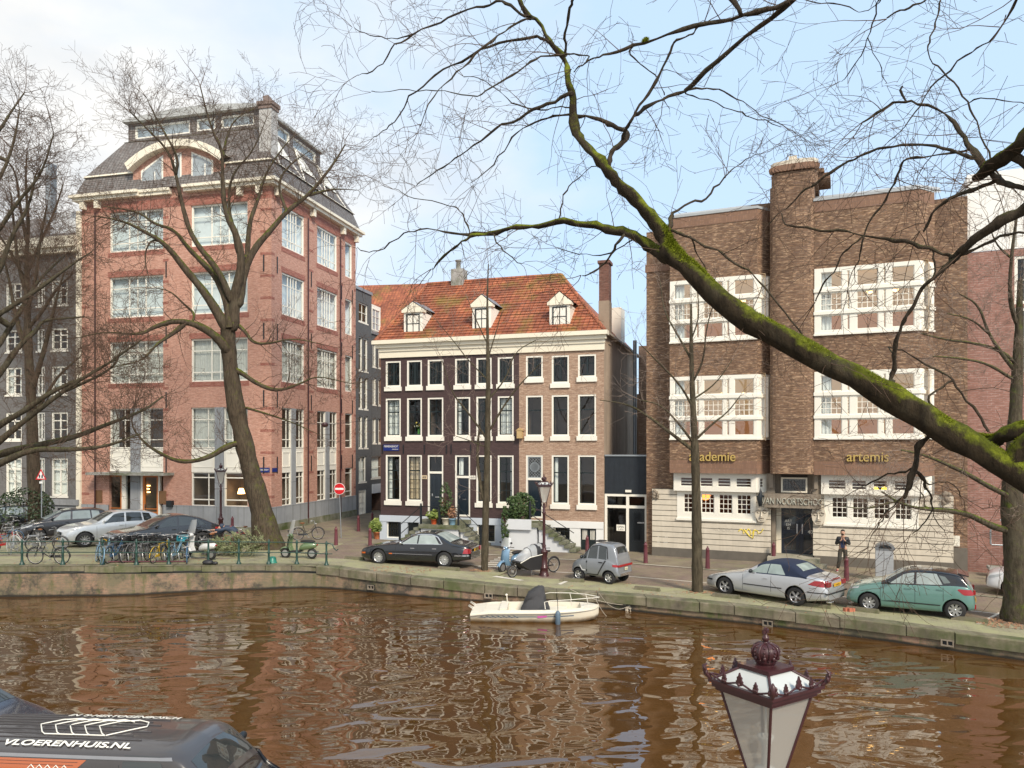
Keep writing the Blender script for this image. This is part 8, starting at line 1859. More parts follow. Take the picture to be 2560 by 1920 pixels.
# wheel stops
ws=None
for i,(x,y,lab) in enumerate([(886,1399,'low stone wheel stop left of the black saloon'),(1122,1425,'stone wheel stop under the tail of the black saloon'),(1430,1454,'mossy stone wheel stop before the microcar'),(1618,1476,'mossy stone wheel stop left of the slim tree'),(1815,1494,'mossy stone wheel stop at the front wheel of the convertible'),(2038,1518,'mossy stone wheel stop behind the convertible'),(2157,1529,'mossy stone wheel stop at the front wheel of the teal car'),(2424,1553,'mossy stone wheel stop behind the teal car'),(894,1403,'')][:8]):
    p=G(x,y); L=.85
    if ws is None: 
        mb=MB(); mb.add([(-.5,-.09,0),(.5,-.09,0),(.5,.09,0),(-.5,.09,0),(-.47,-.06,.13),(.47,-.06,.13),(.47,.06,.13),(-.47,.06,.13)],[(4,5,6,7),(0,1,5,4),(1,2,6,5),(2,3,7,6),(3,0,4,7)]); ws=mb.build('wheel_stop',coping); tag(ws,lab,'wheel stop','stone wheel stops along the quay'); o=ws
    else: o=dup(ws,label=lab)
    o.location=p; q=Vector((1,yedge(p.x+.5)-yedge(p.x-.5),0)); o.rotation_euler=(0,0,atan2(q.y,q.x))
r_=random.Random(2)
for k,(x,y) in enumerate(((2117,1528),(2128,1529))):
    mb=MB(); mb.box(-.11,.11,-.055,.055,0,.11); o=mb.build('loose_brick',simple('loose_brick_red',(.42,.14,.08),.8,var=.3)); o.location=G(x,y); o.rotation_euler=(0,0,r_.uniform(-.3,.3)); tag(o,('left','right')[k]+' one of two orange bricks on the kerb by the teal car','brick','loose bricks on the quay')
# green railing
rl=thing('canal_railing','green iron railing with round rails along the bicycle quay','railing')
ps=[(0,-60)]; px=[-50,55,157,256,341,422,521,597,672,742,816]
pts=[]
for x in px:
    X=(x-CX)/F*31
    for _ in range(8): Y=yedge(X)+.35; X=(x-CX)/F*Y
    pts.append(Vector((X,Y,zg(X,Y))))
for p in pts:
    mb=MB(); mb.lathe([(.10,0),(.10,.06),(.065,.10),(.06,.16),(.05,.2),(.042,.44),(.06,.47),(.06,.53),(.042,.56),(.038,.86),(.055,.9),(.055,.96),(.03,1.0),(.03,1.03),(.001,1.06)],10,p); mb.build('post',railgreen,rl)
for h in (.50,.93):
    mb=MB(); mb.tube([p+Vector((0,0,h)) for p in pts]+[pts[-1]+Vector((.25 if h<.9 else .1,0,h))],.02,6); mb.build('rail',railgreen,rl)
e=pts[-1]; mb=MB(); mb.tube([e+Vector((0,0,.97)),e+Vector((.25,0,.90)),e+Vector((.33,0,.72)),e+Vector((.42,0,.64)),e+Vector((.5,0,.70))],.024,6); mb.build('scroll_end',railgreen,rl)
# signs
def disc(mb,r,y,c,m,n=28): mb.lathe([(r,y),(r,y+.01)],n,(c[0],0,c[1]),m,'y')
signred=simple('sign_red',(.62,.015,.02),.35,var=.03); signw=simple('sign_white',(.82,.82,.80),.4,var=.03)
p=G(848,1345); sg=thing('no_entry_sign','round red no entry sign on a grey pole at the side street','sign',p,radians(-6))
mb=MB(); mb.tube([(.12,0,-.05),(0.02,0,2.75)],.028,8); mb.build('pole',zinc,sg)
zc=H-(1222-CY)*p.y/F-p.z; mb=MB(); disc(mb,.33,-.05,(.03,zc),1); disc(mb,.305,-.062,(.03,zc),0); mb.box(-.22,.28,-.068,-.0625,zc-.055,zc+.055,1); mb.build('sign_face',[signred,signw],sg)
p=G(104,1345); sg=thing('warning_sign','triangular red bordered warning sign for an opening bridge left of the office block','sign',p,radians(-10))
zc=H-(1190-CY)*p.y/F-p.z; mb=MB(); mb.tube([(0,0,0),(0,0,zc+.3)],.03,8); mb.build('pole',zinc,sg)
mb=MB(); R_=.40; tri=lambda r,dz=0:[(r*sin(a),zc+dz+r*cos(a)) for a in (0,2*pi/3,4*pi/3)]
mb.prism(tri(R_),-.05,-.04,'y',0); mb.prism(tri(R_*.70),-.056,-.051,'y',1); mb.prism([(-.13,zc-.10),(-.04,zc-.10),(-.04,zc+.02),(-.09,zc+.10),(-.13,zc+.08)],-.060,-.057,'y',2); mb.prism([(.13,zc-.10),(.04,zc-.10),(.04,zc+.02),(.09,zc+.10),(.13,zc+.08)],-.060,-.057,'y',2); mb.build('sign_face',[signred,signw,blk],sg)
mb=MB(); mb.box(-.1,.1,-.05,-.04,zc-.42,zc-.3); mb.build('sub_plate',signw,sg)
# column bin, poster stand, handrail
p=G(2212,1452); bn=thing('litter_bin','tall grey metal column bin with domed lid behind the teal car','litter bin',p,A5)
mb=MB(); mb.box(-.34,.30,-.28,.28,0,1.30); 
for k in range(9): mb.box(-.33,.29,-.288,-.281,.1+.12*k,.115+.12*k)
mb.build('body',simple('bin_grey',(.42,.44,.46),.5,metal=.3,var=.1),bn)
mb=MB(); ar=[(.36*cos(q),1.30+.24*sin(q)) for q in [pi*k/10 for k in range(11)]]; mb.prism(ar,-.3,.3,'y',0,True); mb.box(-.36,.36,-.31,.31,1.27,1.31); mb.build('lid',simple('bin_lid',(.25,.26,.27),.4,metal=.5),bn)
mb=MB(); mb.prism([(.24*cos(q),1.33+.14*sin(q)) for q in [pi*k/10 for k in range(11)]],-.315,-.302,'y'); mb.build('opening',blk,bn)
p=G(1657,1389); po=thing('poster_stand','small poster stand with black and white portrait against the school wall','poster stand',p,A5)
mb=MB(); mb.box(-.30,.30,-.05,.05,0,.25); mb.box(-.30,.30,-.04,.04,.25,1.15); mb.build('stand',concrete,po)
mb=MB(); mb.box(-.26,.26,-.052,-.042,.32,1.10,0); mb.prism([(-.20,.85),(-.12,1.02),(.05,1.05),(.12,.98),(.10,.85),(.16,.72),(.05,.70),(.06,.60),(.14,.48),(-.18,.48),(-.08,.62),(-.17,.72)],-.057,-.053,'y',1); mb.box(-.2,.2,-.057,-.053,.36,.44,1); mb.build('poster',[signw,blk],po)
o=f6.O; hr_=thing('handrail','grey tubular handrail on concrete blocks at the right edge','handrail',f6.O+f6.u*(f6.U(2467)),A5)
x1=f6.U(2585)-f6.U(2467); mb=MB(); mb.tube([(x1,-.9,1.95),(.05,-.9,1.95),(0,-.9,1.9),(0,-.9,1.35),(.05,-.9,1.3),(x1,-.9,1.3)],.035,6); mb.tube([(.55,-.9,1.95),(.55,-.9,.3)],.035,6); mb.tube([(.55,-.9,.5),(x1,-.9,.5)],.03,6); mb.tube([(.4,-.5,2.3),(.9,-.5,2.25),(x1+.3,-.5,1.2)],.035,6); mb.build('rail',zinc,hr_)
mb=MB(); mb.box(-.1,x1+1,-1.2,-.6,.30,.42); mb.box(0,.7,-1.15,-.65,-.2,.298); mb.build('bench_slab',concrete,hr_)
# street wires with hanging lamp
wr=thing('overhead_wire','thin cable across the side street carrying a small lamp','cable',(0,0,0))
a_=P(770,1060,44); b_=P(952,1048,44.5); mb=MB(); mb.tube([P(690,1058,45.5),a_.lerp(b_,.3)+Vector((0,0,-.1)),b_],.012,4); mb.build('wire',blk,wr)
q=P(812,1062,45); mb=MB(); mb.ball((q.x,q.y,q.z),.22,sc=(1,1,.7),n=10); mb.build('lamp',ironred,wr)
# ------------------------------------------------ plants
def shrub(name,label,cat,c,rad,n,leaf,lm,seed,shape=None,stem=True,parent=None,group=None):
    rg=random.Random(seed); t=thing(name,label,cat,c,0,group); mb=MB()
    for _ in range(n):
        while True:
            v=Vector((rg.uniform(-1,1),rg.uniform(-1,1),rg.uniform(-1,1)))
            if v.length<1: break
        v=v.normalized()*(v.length**.45); q=Vector((v.x*rad[0],v.y*rad[1],v.z*rad[2]))
        if noise.noise(q*2.1+Vector((seed,0,0)))<-.22: continue
        q+=Vector((0,0,rad[2]))
        if shape: q=shape(q)
        s=leaf*rg.uniform(.6,1.3); a=Vector((rg.gauss(0,1),rg.gauss(0,1),rg.gauss(0,.7))).normalized()*s; b=a.orthogonal().normalized()*s*.45
        mb.add([q-a*.5,q+b,q+a*.5,q-b],[(0,1,2,3)])
    mb.build('foliage',lm,t)
    if stem:
        mb=MB()
        for k in range(7): mb.tube([(0,0,0),(rg.uniform(-.3,.3)*rad[0],rg.uniform(-.3,.3)*rad[1],rad[2]*.9),(rg.uniform(-.7,.7)*rad[0],rg.uniform(-.7,.7)*rad[1],rad[2]*1.5)],.02,4)
        mb.build('stem',twig,t)
    return t
leafd2=leafmat('leaf_ivy',(.02,.045,.015),(.075,.12,.035)); leafd=leafmat('leaf_dark',(.015,.03,.012),(.05,.075,.03))
def f2w(u,y,z): return O2+f2.u*u+f2.n*y+Vector((0,0,z))
shrub('ivy_bush','round dark ivy bush on the white parapet of the tan house steps','bush',f2w(SQ0+.65,-1.0,SZT+.1),(.82,.5,.78),2600,.12,leafd2,3)
shrub('ivy_trail','ivy trailing down the left side of the white parapet','climber',f2w(SQ0-.05,-1.35,0.1),(.20,.2,1.15),700,.11,leafd2,4,stem=True)
shrub('evergreen_bush','dark evergreen bush among bare twigs at the left edge','bush',G(20,1338)+Vector((0,1.5,0)),(1.7,1.2,1.35),2600,.13,leafd,6)
pot=lambda mb,r,h,c: mb.lathe([(r*.72,0),(r*.95,h*.85),(r*1.05,h*.86),(r*1.05,h),(r*.9,h)],14,c)
def potted(label,u,z,pm,pr,ph,rad,n,leaf,lm,seed,y=-1.12,loc=None):
    c=loc if loc is not None else f2w(u,y,z); t=shrub('potted_plant',label,'potted plant',c,rad,n,leaf,lm,seed,shape=lambda q:q+Vector((0,0,ph*.8)),group='potted plants by the houses'); mb=MB(); pot(mb,pr,ph,(0,0,0)); mb.build('pot',pm,t); return t
terra=simple('terracotta',(.45,.15,.06),.8,var=.15); potr=simple('pot_orange_red',(.55,.10,.03),.6); potc=simple('pot_cream',(.6,.56,.45),.6); potb=simple('pot_blue',(.20,.34,.45),.5)
um=lambda x:fo.U(c4(x,0)[0])
potted('low leafy plant in an orange red pot on the stoop',um(640),z_s,potr,.17,.3,(.42,.3,.30),420,.16,leafy,7)
potted('tall leggy shrub in a cream pot on the stoop, highest of the pots',um(722),z_s,potc,.22,.36,(.36,.3,1.0),520,.10,leafd2,8)
potted('brown dried plant in a pale blue pot on the stoop',um(768),z_s,potb,.2,.34,(.26,.22,.36),330,.09,deadleaf,9)
potted('withered brown plant in a dark pot behind the railing on the stoop',um(690),z_s,blk,.15,.28,(.3,.25,.50),350,.09,deadleaf,12,y=-.8)
potted('bushy yellow green plant in terracotta pot at the corner of the brown house',0,0,terra,.24,.4,(.45,.4,.42),700,.16,leafy,10,loc=G(944,1347))
# discarded fir tree lying by the railing
p=G(618,1392)
def lay(q): return q
xm=thing('discarded_fir_tree','cut fir tree with drying needles lying on the quay behind the railing','fir tree',p,0)
mb=MB(); rg=random.Random(9); mn=MB(); ax0=Vector((.9,.1,.55)); ax1=Vector((-1.9,-.05,.32)); mb.tube([ax0,ax0.lerp(ax1,.5)+Vector((0,0,.1)),ax1],[.07,.05,.015],6)
for k in range(170):
    f=rg.random()**.8; c=ax0.lerp(ax1,f); Lb=lerp(1.15,.25,f)*rg.uniform(.6,1.05); a=rg.uniform(0,2*pi); d=Vector((-.55,cos(a)*.9,sin(a)*.75+.15)).normalized(); e=c+d*Lb
    if e.z<.05: e.z=.05+rg.uniform(0,.12)
    m_=c.lerp(e,.5)+Vector((0,0,.05)); mb.tube([c,m_,e],[.012,.008,.004],3)
    for j in range(34):
        g=rg.random(); b=c.lerp(m_,g*2) if g<.5 else m_.lerp(e,g*2-1); dd=(d+Vector((rg.gauss(0,.7),rg.gauss(0,.7),rg.gauss(0,.6)))).normalized()*rg.uniform(.10,.22); s_=dd.orthogonal().normalized()*.012
        mn.add([b-s_,b+s_,b+dd],[(0,1,2)])
mb.build('branch',twig,xm); mn.build('needles',needle,xm)
bk_=thing('upturned_bucket','upturned green bucket beside the fir tree','bucket',G(681,1407)); mb=MB(); mb.lathe([(.20,0),(.20,.03),(.17,.05),(.155,.20),(.11,.26),(.03,.275)],16); mb.build('bucket',simple('bucket_green',(.02,.18,.13),.4),bk_)
mb=MB(); r_=random.Random(5); q=G(520,1412); mb.M=None
o=thing('rubbish_bag','small dark crumpled bag on the quay by the railing','bag',q); mb=MB(); mb.ball((0,0,.1),.2,sc=(1.2,.8,.55),n=12); mb.ball((.28,.02,.07),.12,sc=(1.1,.8,.6),n=10); mb.build('bag',plastic,o)
# fallen leaves at the foot of the trees
mb=MB(); r_=random.Random(77)
for (c,R_,n) in ((G(2548,1560),1.3,420),(G(1211,1428),.6,130),(G(1000,1425),1.4,120),(G(300,1410),5,160),(G(1744,1482),.6,80),(G(1700,1500),6,200)):
    for _ in range(n):
        a=r_.uniform(0,2*pi); d=R_*sqrt(r_.random()); x,y=c.x+d*cos(a),c.y+d*sin(a)*.6
        if y<yedge(x)+.1: continue
        z=zg(x,y)+.022; s=.045; w=r_.uniform(0,pi); u=Vector((cos(w)*s,sin(w)*s,r_.uniform(0,.02))); v=Vector((-sin(w)*s*.6,cos(w)*s*.6,r_.uniform(-.005,.01))); q=Vector((x,y,z+.01)); mb.add([q-u,q-v,q+u,q+v],[(0,1,2,3)])
tag(mb.build('fallen_leaves',deadleaf),'dry brown leaves scattered on the quay','leaves',kind='stuff')
# tree pit surrounds
for x,y in ((1744,1482),(1211,1430)):
    p=G(x,y); mb=MB()
    mb.box(-.9,.9,-.55,.55,0,.02); o=mb.build('tree_pit',pave_moss); o.location=p; o.rotation_euler=(0,0,radians(-22)); tag(o,kind='structure')
# ------------------------------------------------ speedboat
bt=thing('motorboat','small cream motorboat with dark canvas over its console, moored at the quay','boat',Vector(((1337-CX)/F*27.0,27.0-.7,WATER)),radians(-3)); bt.scale=(1,1,.86)
LB=4.35; st_=[]
def hullsec(f):  # f 0 stern..1 bow
    w=.86*(1-.0*f)*(1-max(0,(f-.45)/.55)**2.4)**.5 if f<1 else 0; w=max(w,.02) if f>=.995 else w
    if f<.2: w*=.93+.07*f/.2
    zt=.42+.08*f+.10*max(0,f-.6); zt-=.08*max(0,(.15-f)/.15)
    zk=-.18+.40*max(0,(f-.7)/.3)**2
    return w,zt,zk
mb=MB(); nb=28; vs=[]; R=11
for i in range(nb+1):
    f=i/nb; w,zt,zk=hullsec(f); x=-LB/2+LB*f
    ring=[(x,-w,zt),(x,-w*1.03,zt-.06),(x-.0,-w*.985,zt-.14),(x,-w*.95,zt*.45),(x-.04*f,-w*.80,.02+zk*.3),(x-.1*f,0,zk),(x-.04*f,w*.80,.02+zk*.3),(x,w*.95,zt*.45),(x,w*.985,zt-.14),(x,w*1.03,zt-.06),(x,w,zt)]
    vs+=ring
mb.add(vs,[(i*R+k,i*R+k+1,(i+1)*R+k+1,(i+1)*R+k) for i in range(nb) for k in range(R-1)],0,True); mb.poly(vs[:R])
def mk_hull():
    n=N('boat_gelcoat'); o=n.tex(); s=n.n('ShaderNodeSeparateXYZ'); n.l(o,s.inputs[0]); h=n.math('ADD',s.outputs[2],n.math('MULTIPLY',n.noise(n.mapping(o,(1.5,1,3)),2.,6),.30))
    n.col(n.mix(n.ramp(h,[(.12,0.),(.36,1.)]),n.mix(n.ramp(n.noise(o,5,5),[(.4,0.),(.6,1.)]),(.42,.26,.09),(.20,.12,.05)),(.74,.68,.54))); n.set(Roughness=.3); return n.mat
hullm=mk_hull(); hl=mb.build('hull',hullm,bt)
gc=simple('boat_deck_cream',(.72,.67,.56),.45,var=.12,scale=2)
mb=MB(); g=[]
for i in range(nb+1):
    f=i/nb; w,zt,zk=hullsec(f); x=-LB/2+LB*f; wi=w-.16 if .10<f<.86 else 0; wi=max(0,wi); dk=zt-.0
    g.append(((x,-w,zt),(x,-wi,dk+.03),(x,wi,dk+.03),(x,w,zt),(x,-wi*.96,.16),(x,wi*.96,.16),wi))
for a,b in zip(g,g[1:]):
    mb.add([a[0],a[1],b[1],b[0]],[(0,3,2,1)],0); mb.add([a[2],a[3],b[3],b[2]],[(0,3,2,1)],0)
    if a[6]>0 and b[6]>0: mb.add([a[1],a[4],b[4],b[1],a[2],a[5],b[5],b[2]],[(0,1,2,3),(4,7,6,5),(1,5,6,2)],0)
    elif a[6]>0 or b[6]>0:
        c=a if a[6]>0 else b; mb.add([c[1],c[2],c[5],c[4]],[(0,1,2,3)],0); 
        if a[6]<=0: mb.add([a[1],b[1],b[2]],[(0,1,2)],0)
        else: mb.add([a[1],b[1],a[2]],[(0,1,2)],0)
    else: mb.add([a[1],a[2],b[2],b[1]],[(0,1,2,3)],0)
mb.box(-1.75,-1.2,-.62,.62,.16,.42); mb.box(-1.2,-.95,-.62,.62,.16,.52); mb.box(.35,1.1,-.5,.5,.16,.36); mb.build('deck',gc,bt)
mb=MB(); mb.tube([v for v in [(-LB/2+LB*i/nb,-hullsec(i/nb)[0]*1.045,hullsec(i/nb)[1]-.07) for i in range(nb+1)]],.022,5); mb.tube([(-LB/2+LB*i/nb,hullsec(i/nb)[0]*1.045,hullsec(i/nb)[1]-.07) for i in range(nb+1)],.022,5); mb.build('rubbing_strake',simple('strake_grey',(.45,.42,.36),.6),bt)
navy=simple('boat_stripe_navy',(.03,.08,.16),.4); mb=MB()
def hp(f,fr,off=.012):
    w,zt,zk=hullsec(f); z=lerp(zt*.45,zt-.14,fr); y=-lerp(w*.95,w*.985,fr); return (-LB/2+LB*f,y-off,z)
for i in range(26): f=.35+.45*i/26; f2_=.35+.45*(i+1)/26; mb.quad(hp(f,.35),hp(f2_,.35),hp(f2_,.6),hp(f,.6))
for k in range(14): f=.07+k*.021; hh=.9 if k%2 else .5; mb.quad(hp(f+.02,.15),hp(f+.032,.15),hp(f+.0,hh),hp(f-.018,hh))
mb.build('side_stripe',navy,hl); mb=MB(); 
for k in range(3): mb.quad(hp(.52+k*.022,.05+.1*k,.018),hp(.545+k*.022,.05+.1*k,.018),hp(.55+k*.022,.8+.05*k,.018),hp(.52+k*.022,.8+.05*k,.018))
mb.build('pink_patch',simple('pink_mark',(.62,.12,.42),.5),hl)
wv=white; cvr=simple('canvas_dark',(.045,.045,.048),.85,var=.3,scale=8,bump=.6,bs=7)
mb=MB(); rg=random.Random(4); rows=[(.0,-.52,.42,.42),(.35,-.40,.38,.36),(.62,-.20,.34,.33),(.86,.02,.32,.30),(1.12,.22,.27,.22)]
# console cover: tapering slab leaning aft
vs=[]; secs=[(.38,-.50,.52,.52),(.62,-.42,.42,.44),(.78,-.34,.34,.40),(.80,-.36,.38,.38),(1.0,-.26,.34,.34),(1.20,-.02,.30,.28),(1.26,.08,.26,.24)]
for (z,xa,xb,hy) in secs:
    for k in range(16):
        a=2*pi*k/16; cx_=(xa+xb)/2; rx=(xb-xa)/2; c,s=cos(a),sin(a); q=(abs(c)**.5*(1 if c>0 else -1),abs(s)**.5*(1 if s>0 else -1)); j=1+.05*rg.uniform(-1,1); vs.append((cx_+rx*q[0]*j,hy*q[1]*j,z+.02*rg.uniform(-1,1)))
mb.add(vs,[(i*16+k,i*16+(k+1)%16,(i+1)*16+(k+1)%16,(i+1)*16+k) for i in range(len(secs)-1) for k in range(16)],0,True); mb.poly(vs[-16:]); mb.build('canvas_cover',cvr,bt)
mb=MB(); zr_2=.86
rail=lambda s:[(.35 if s<0 else .25,s*.78,.55),(.32,s*.74,zr_2-.05),(.5,s*.72,zr_2),(1.2,s*.60,zr_2+.02),(1.75,s*.36,zr_2+.03),(2.15,s*.08,zr_2)]
for s in (-1,1):
    mb.tube(rail(s),.018,6); 
    for (x,y,zt) in ((1.2,.60,.62),(1.75,.34,.66)): mb.tube([(x,s*y,zr_2+.02),(x+.05,s*(y-.02),zt)],.014,5)
mb.tube([(2.15,-.08,zr_2),(2.2,0,zr_2),(2.15,.08,zr_2)],.018,6); mb.build('bow_rail',simple('rail_cream_steel',(.65,.62,.54),.35),bt)
mb=MB(); 
for s in (-.3,.3): mb.tube([(-2.1,s-.1,.42),(-2.28,s-.08,.55),(-2.28,s+.08,.55),(-2.1,s+.1,.42)],.02,6)
mb.build('stern_rail',MT['rail_cream_steel'],bt)
mb=MB(); mb.tube([(-1.0,.5,.5),(-1.02,.5,.78)],.02,5); mb.ball((-1.03,.5,.80),.05,n=8); mb.build('stern_light',gc,bt)
fd=thing('boat_fender','long blue grey fender hanging from the side of the motorboat','fender',bt.location+Vector((.72,-.93,0)),0)
mb=MB(); mb.lathe([(.02,-.12),(.085,-.07),(.09,.35),(.06,.42),(.03,.45)],12); mb.build('fender',simple('fender_blue',(.10,.15,.20),.5,var=.2),fd); mb=MB(); mb.tube([(0,0,.44),(0,.1,.62),(0,.22,.85)],.009,4); mb.build('line',rubber,fd)
rope=simple('rope_pale',(.45,.40,.32),.9)
w0=P(1572,1523,27.4)
for k,(a_,b_,sag,lab) in enumerate(((bt.location+Vector((2.1,-.05,.62)),w0,.55,'slack mooring line hanging lowest from bow to wall ring'),(bt.location+Vector((2.2,0,.86)),w0+Vector((-.05,0,.1)),.28,'middle mooring line from the bow rail to the wall ring'),(bt.location+Vector((2.5,0,1.0)),w0+Vector((-.1,0,.15)),.12,'uppermost thin mooring line to the wall ring'))):
    t=thing('mooring_line',lab,'rope',(0,0,0),0,'mooring lines of the motorboat'); mb=MB(); a0=a_ if k<2 else bt.location+Vector((1.25,.6,.88)); mb.tube([a0.lerp(b_,i/12)-Vector((0,0,sag*4*(i/12)*(1-i/12))) for i in range(13)],.013 if k==0 else .009,4); mb.build('rope',rope,t)
t=thing('mooring_ring','rusty mooring ring with knotted rope on the quay wall','ring',w0); mb=MB(); rg=random.Random(2)
for k in range(5): mb.tube([tuple(Vector(c)+Vector((rg.uniform(-.05,.05),rg.uniform(-.02,.02),rg.uniform(-.06,.06)))) for c in circ((0,-.03,0),.09,12)],.02,5,closed=True)
mb.build('rope_knot',rope,t)
# ------------------------------------------------ people
def skin(name,V_,E,R_,mat,par,sub=2,root=0):
    me=bpy.data.meshes.new(name); me.from_pydata([tuple(v) for v in V_],E,[]); ob=bpy.data.objects.new(name,me); COL.objects.link(ob)
    sk=ob.modifiers.new('s','SKIN'); ob.modifiers.new('u','SUBSURF').levels=sub
    sk.use_smooth_shade=True
    if not me.skin_vertices: me.skin_vertices.new()
    for i,sv in enumerate(me.skin_vertices[0].data):
        r=R_[i]; sv.radius=(r,r) if not isinstance(r,tuple) else r; sv.use_root=(i==root)
    m2=new_eval(ob); bpy.data.objects.remove(ob); m2.name=name; m2.materials.clear(); m2.materials.append(mat)
    o=bpy.data.objects.new(name,m2); COL.objects.link(o); o.parent=par; KIDS.setdefault(par.name,[]).append(o)
    for p in m2.polygons: p.use_smooth=True
    return o
skinm=simple('skin_tone',(.50,.29,.20),.6,var=.08); hairm=simple('hair_dark',(.02,.014,.01),.7); jackm=simple('jacket_black',(.018,.02,.024),.6,var=.3); shirtm=simple('shirt_navy',(.015,.025,.07),.8); trm=simple('trousers_olive_black',(.035,.032,.024),.8,var=.25); shoem=simple('shoe_maroon',(.25,.05,.06),.6); solem=simple('shoe_sole_white',(.75,.74,.72),.6)
def hand(par_M,mb,side=1):
    pass
def figure_standing():
    p=G(2107,1428); t=thing('person','man in black jacket and dark trousers by the pale stone wall, hands at his mouth','person',p,A5)
    # body: one continuous skinned surface  (x right, y into wall, z up); faces -y, head bowed
    V_=[(0,0,.98),(0,-.0,1.18),(0,.02,1.40),(0,.0,1.50),(0,-.03,1.57),(0,-.04,1.66),(0,-.03,1.74),
        (.10,.0,.92),(.10,-.05,.52),(.13,.02,.10),(.13,-.08,.04),(.13,-.17,.03),
        (-.10,.0,.92),(-.13,-.16,.52),(-.20,-.16,.10),(-.22,-.26,.04),(-.24,-.34,.03),
        (.19,.03,1.42),(.27,.02,1.16),(.14,-.20,1.28),(.055,-.24,1.38),(.03,-.25,1.45),
        (-.19,.03,1.42),(-.27,.02,1.15),(-.16,-.18,1.26),(-.06,-.24,1.36),(-.035,-.25,1.44)]
    E=[(0,1),(1,2),(2,3),(3,4),(4,5),(5,6),(0,7),(7,8),(8,9),(9,10),(10,11),(0,12),(12,13),(13,14),(14,15),(15,16),(2,17),(17,18),(18,19),(19,20),(20,21),(2,22),(22,23),(23,24),(24,25),(25,26)]
    R_=[.13,.125,.135,.062,.075,.095,.07,.09,.062,.042,.042,.03,.09,.062,.042,.042,.03,.06,.046,.038,.030,.026,.06,.046,.038,.030,.026]
    skin('body',V_,E,R_,skinm,t)
    skin('trousers',[V_[0],V_[7],V_[8],(.13,.02,.12),V_[12],V_[13],(-.20,-.16,.12),(0,0,1.06)],[(0,1),(1,2),(2,3),(0,4),(4,5),(5,6),(0,7)],[.15,.105,.085,.075,.105,.085,.075,.145],trm,t)
    skin('jacket',[(0,.015,1.0),(0,.015,1.18),(0,.03,1.40),(0,.02,1.47),V_[17],V_[18],V_[19],(.075,-.225,1.35),V_[22],V_[23],V_[24],(-.08,-.225,1.33)],[(0,1),(1,2),(2,3),(2,4),(4,5),(5,6),(6,7),(2,8),(8,9),(9,10),(10,11)],[(.17,.13),(.16,.13),(.165,.13),.09,.08,.062,.055,.045,.08,.062,.055,.045],jackm,t)
    mb=MB(); mb.prism([(-.085,1.02),(.085,1.02),(.095,1.25),(.06,1.44),(-.06,1.44),(-.095,1.25)],-.15,-.10,'y'); mb.build('shirt',shirtm,t)
    mb=MB(); mb.ball((0,.004,1.725),.095,sc=(.88,1.0,.80),n=14); mb.build('hair',hairm,t)
    mb=MB()
    for s in (-1,1): mb.ball((s*.033,-.128,1.68),.011,n=6)
    mb.build('eyes',blk,t)
    mb=MB(); mb.tube([(0,-.125,1.675),(0,-.15,1.645),(0,-.13,1.635)],[.010,.016,.008],6)
    for s in (-1,1): mb.ball((s*.092,-.035,1.665),.024,sc=(.4,.8,1.2),n=8)
    mb.build('nose_and_ears',skinm,t); mb=MB(); mb.ball((0,-.115,1.595),.055,sc=(1.05,.55,.55),n=10); mb.build('beard',hairm,t)
    for s in (-1,1):
        c=Vector((s*.034,-.25,1.46)); V2=[c-Vector((0,0,.03))]; E2=[];R2=[.026]
        V2.append(c+Vector((0,0,.02))); E2.append((0,1)); R2.append(.028)
        for k in range(4):
            b=len(V2); ln=(.055,.062,.058,.045)[k]; q=c+Vector((s*(.012-.0+.007*(k-1.5)),-.012,.03)); V2+= [q,q+Vector((-s*.014,-.02,ln*.5)),q+Vector((-s*.034,-.006,ln*.75))]; E2+=[(1,b),(b,b+1),(b+1,b+2)]; R2+=[.010,.009,.007]
        b=len(V2); V2+=[c+Vector((-s*.022,.004,0)),c+Vector((-s*.034,.012,.035))]; E2+=[(0,b),(b,b+1)]; R2+=[.011,.008]
        skin('hand',V2,E2,R2,skinm,t,1,0)
    for (x,y) in ((.13,-.06),(-.225,-.23)):
        mb=MB(); mb.ball((x,y-.02,.055),.06,sc=(.75,2.1,.8),n=12); sh=mb.build('shoe',shoem,t); mb=MB(); mb.ball((x,y-.02,.018),.062,sc=(.78,2.15,.28),n=12); mb.build('sole',solem,sh)
figure_standing()
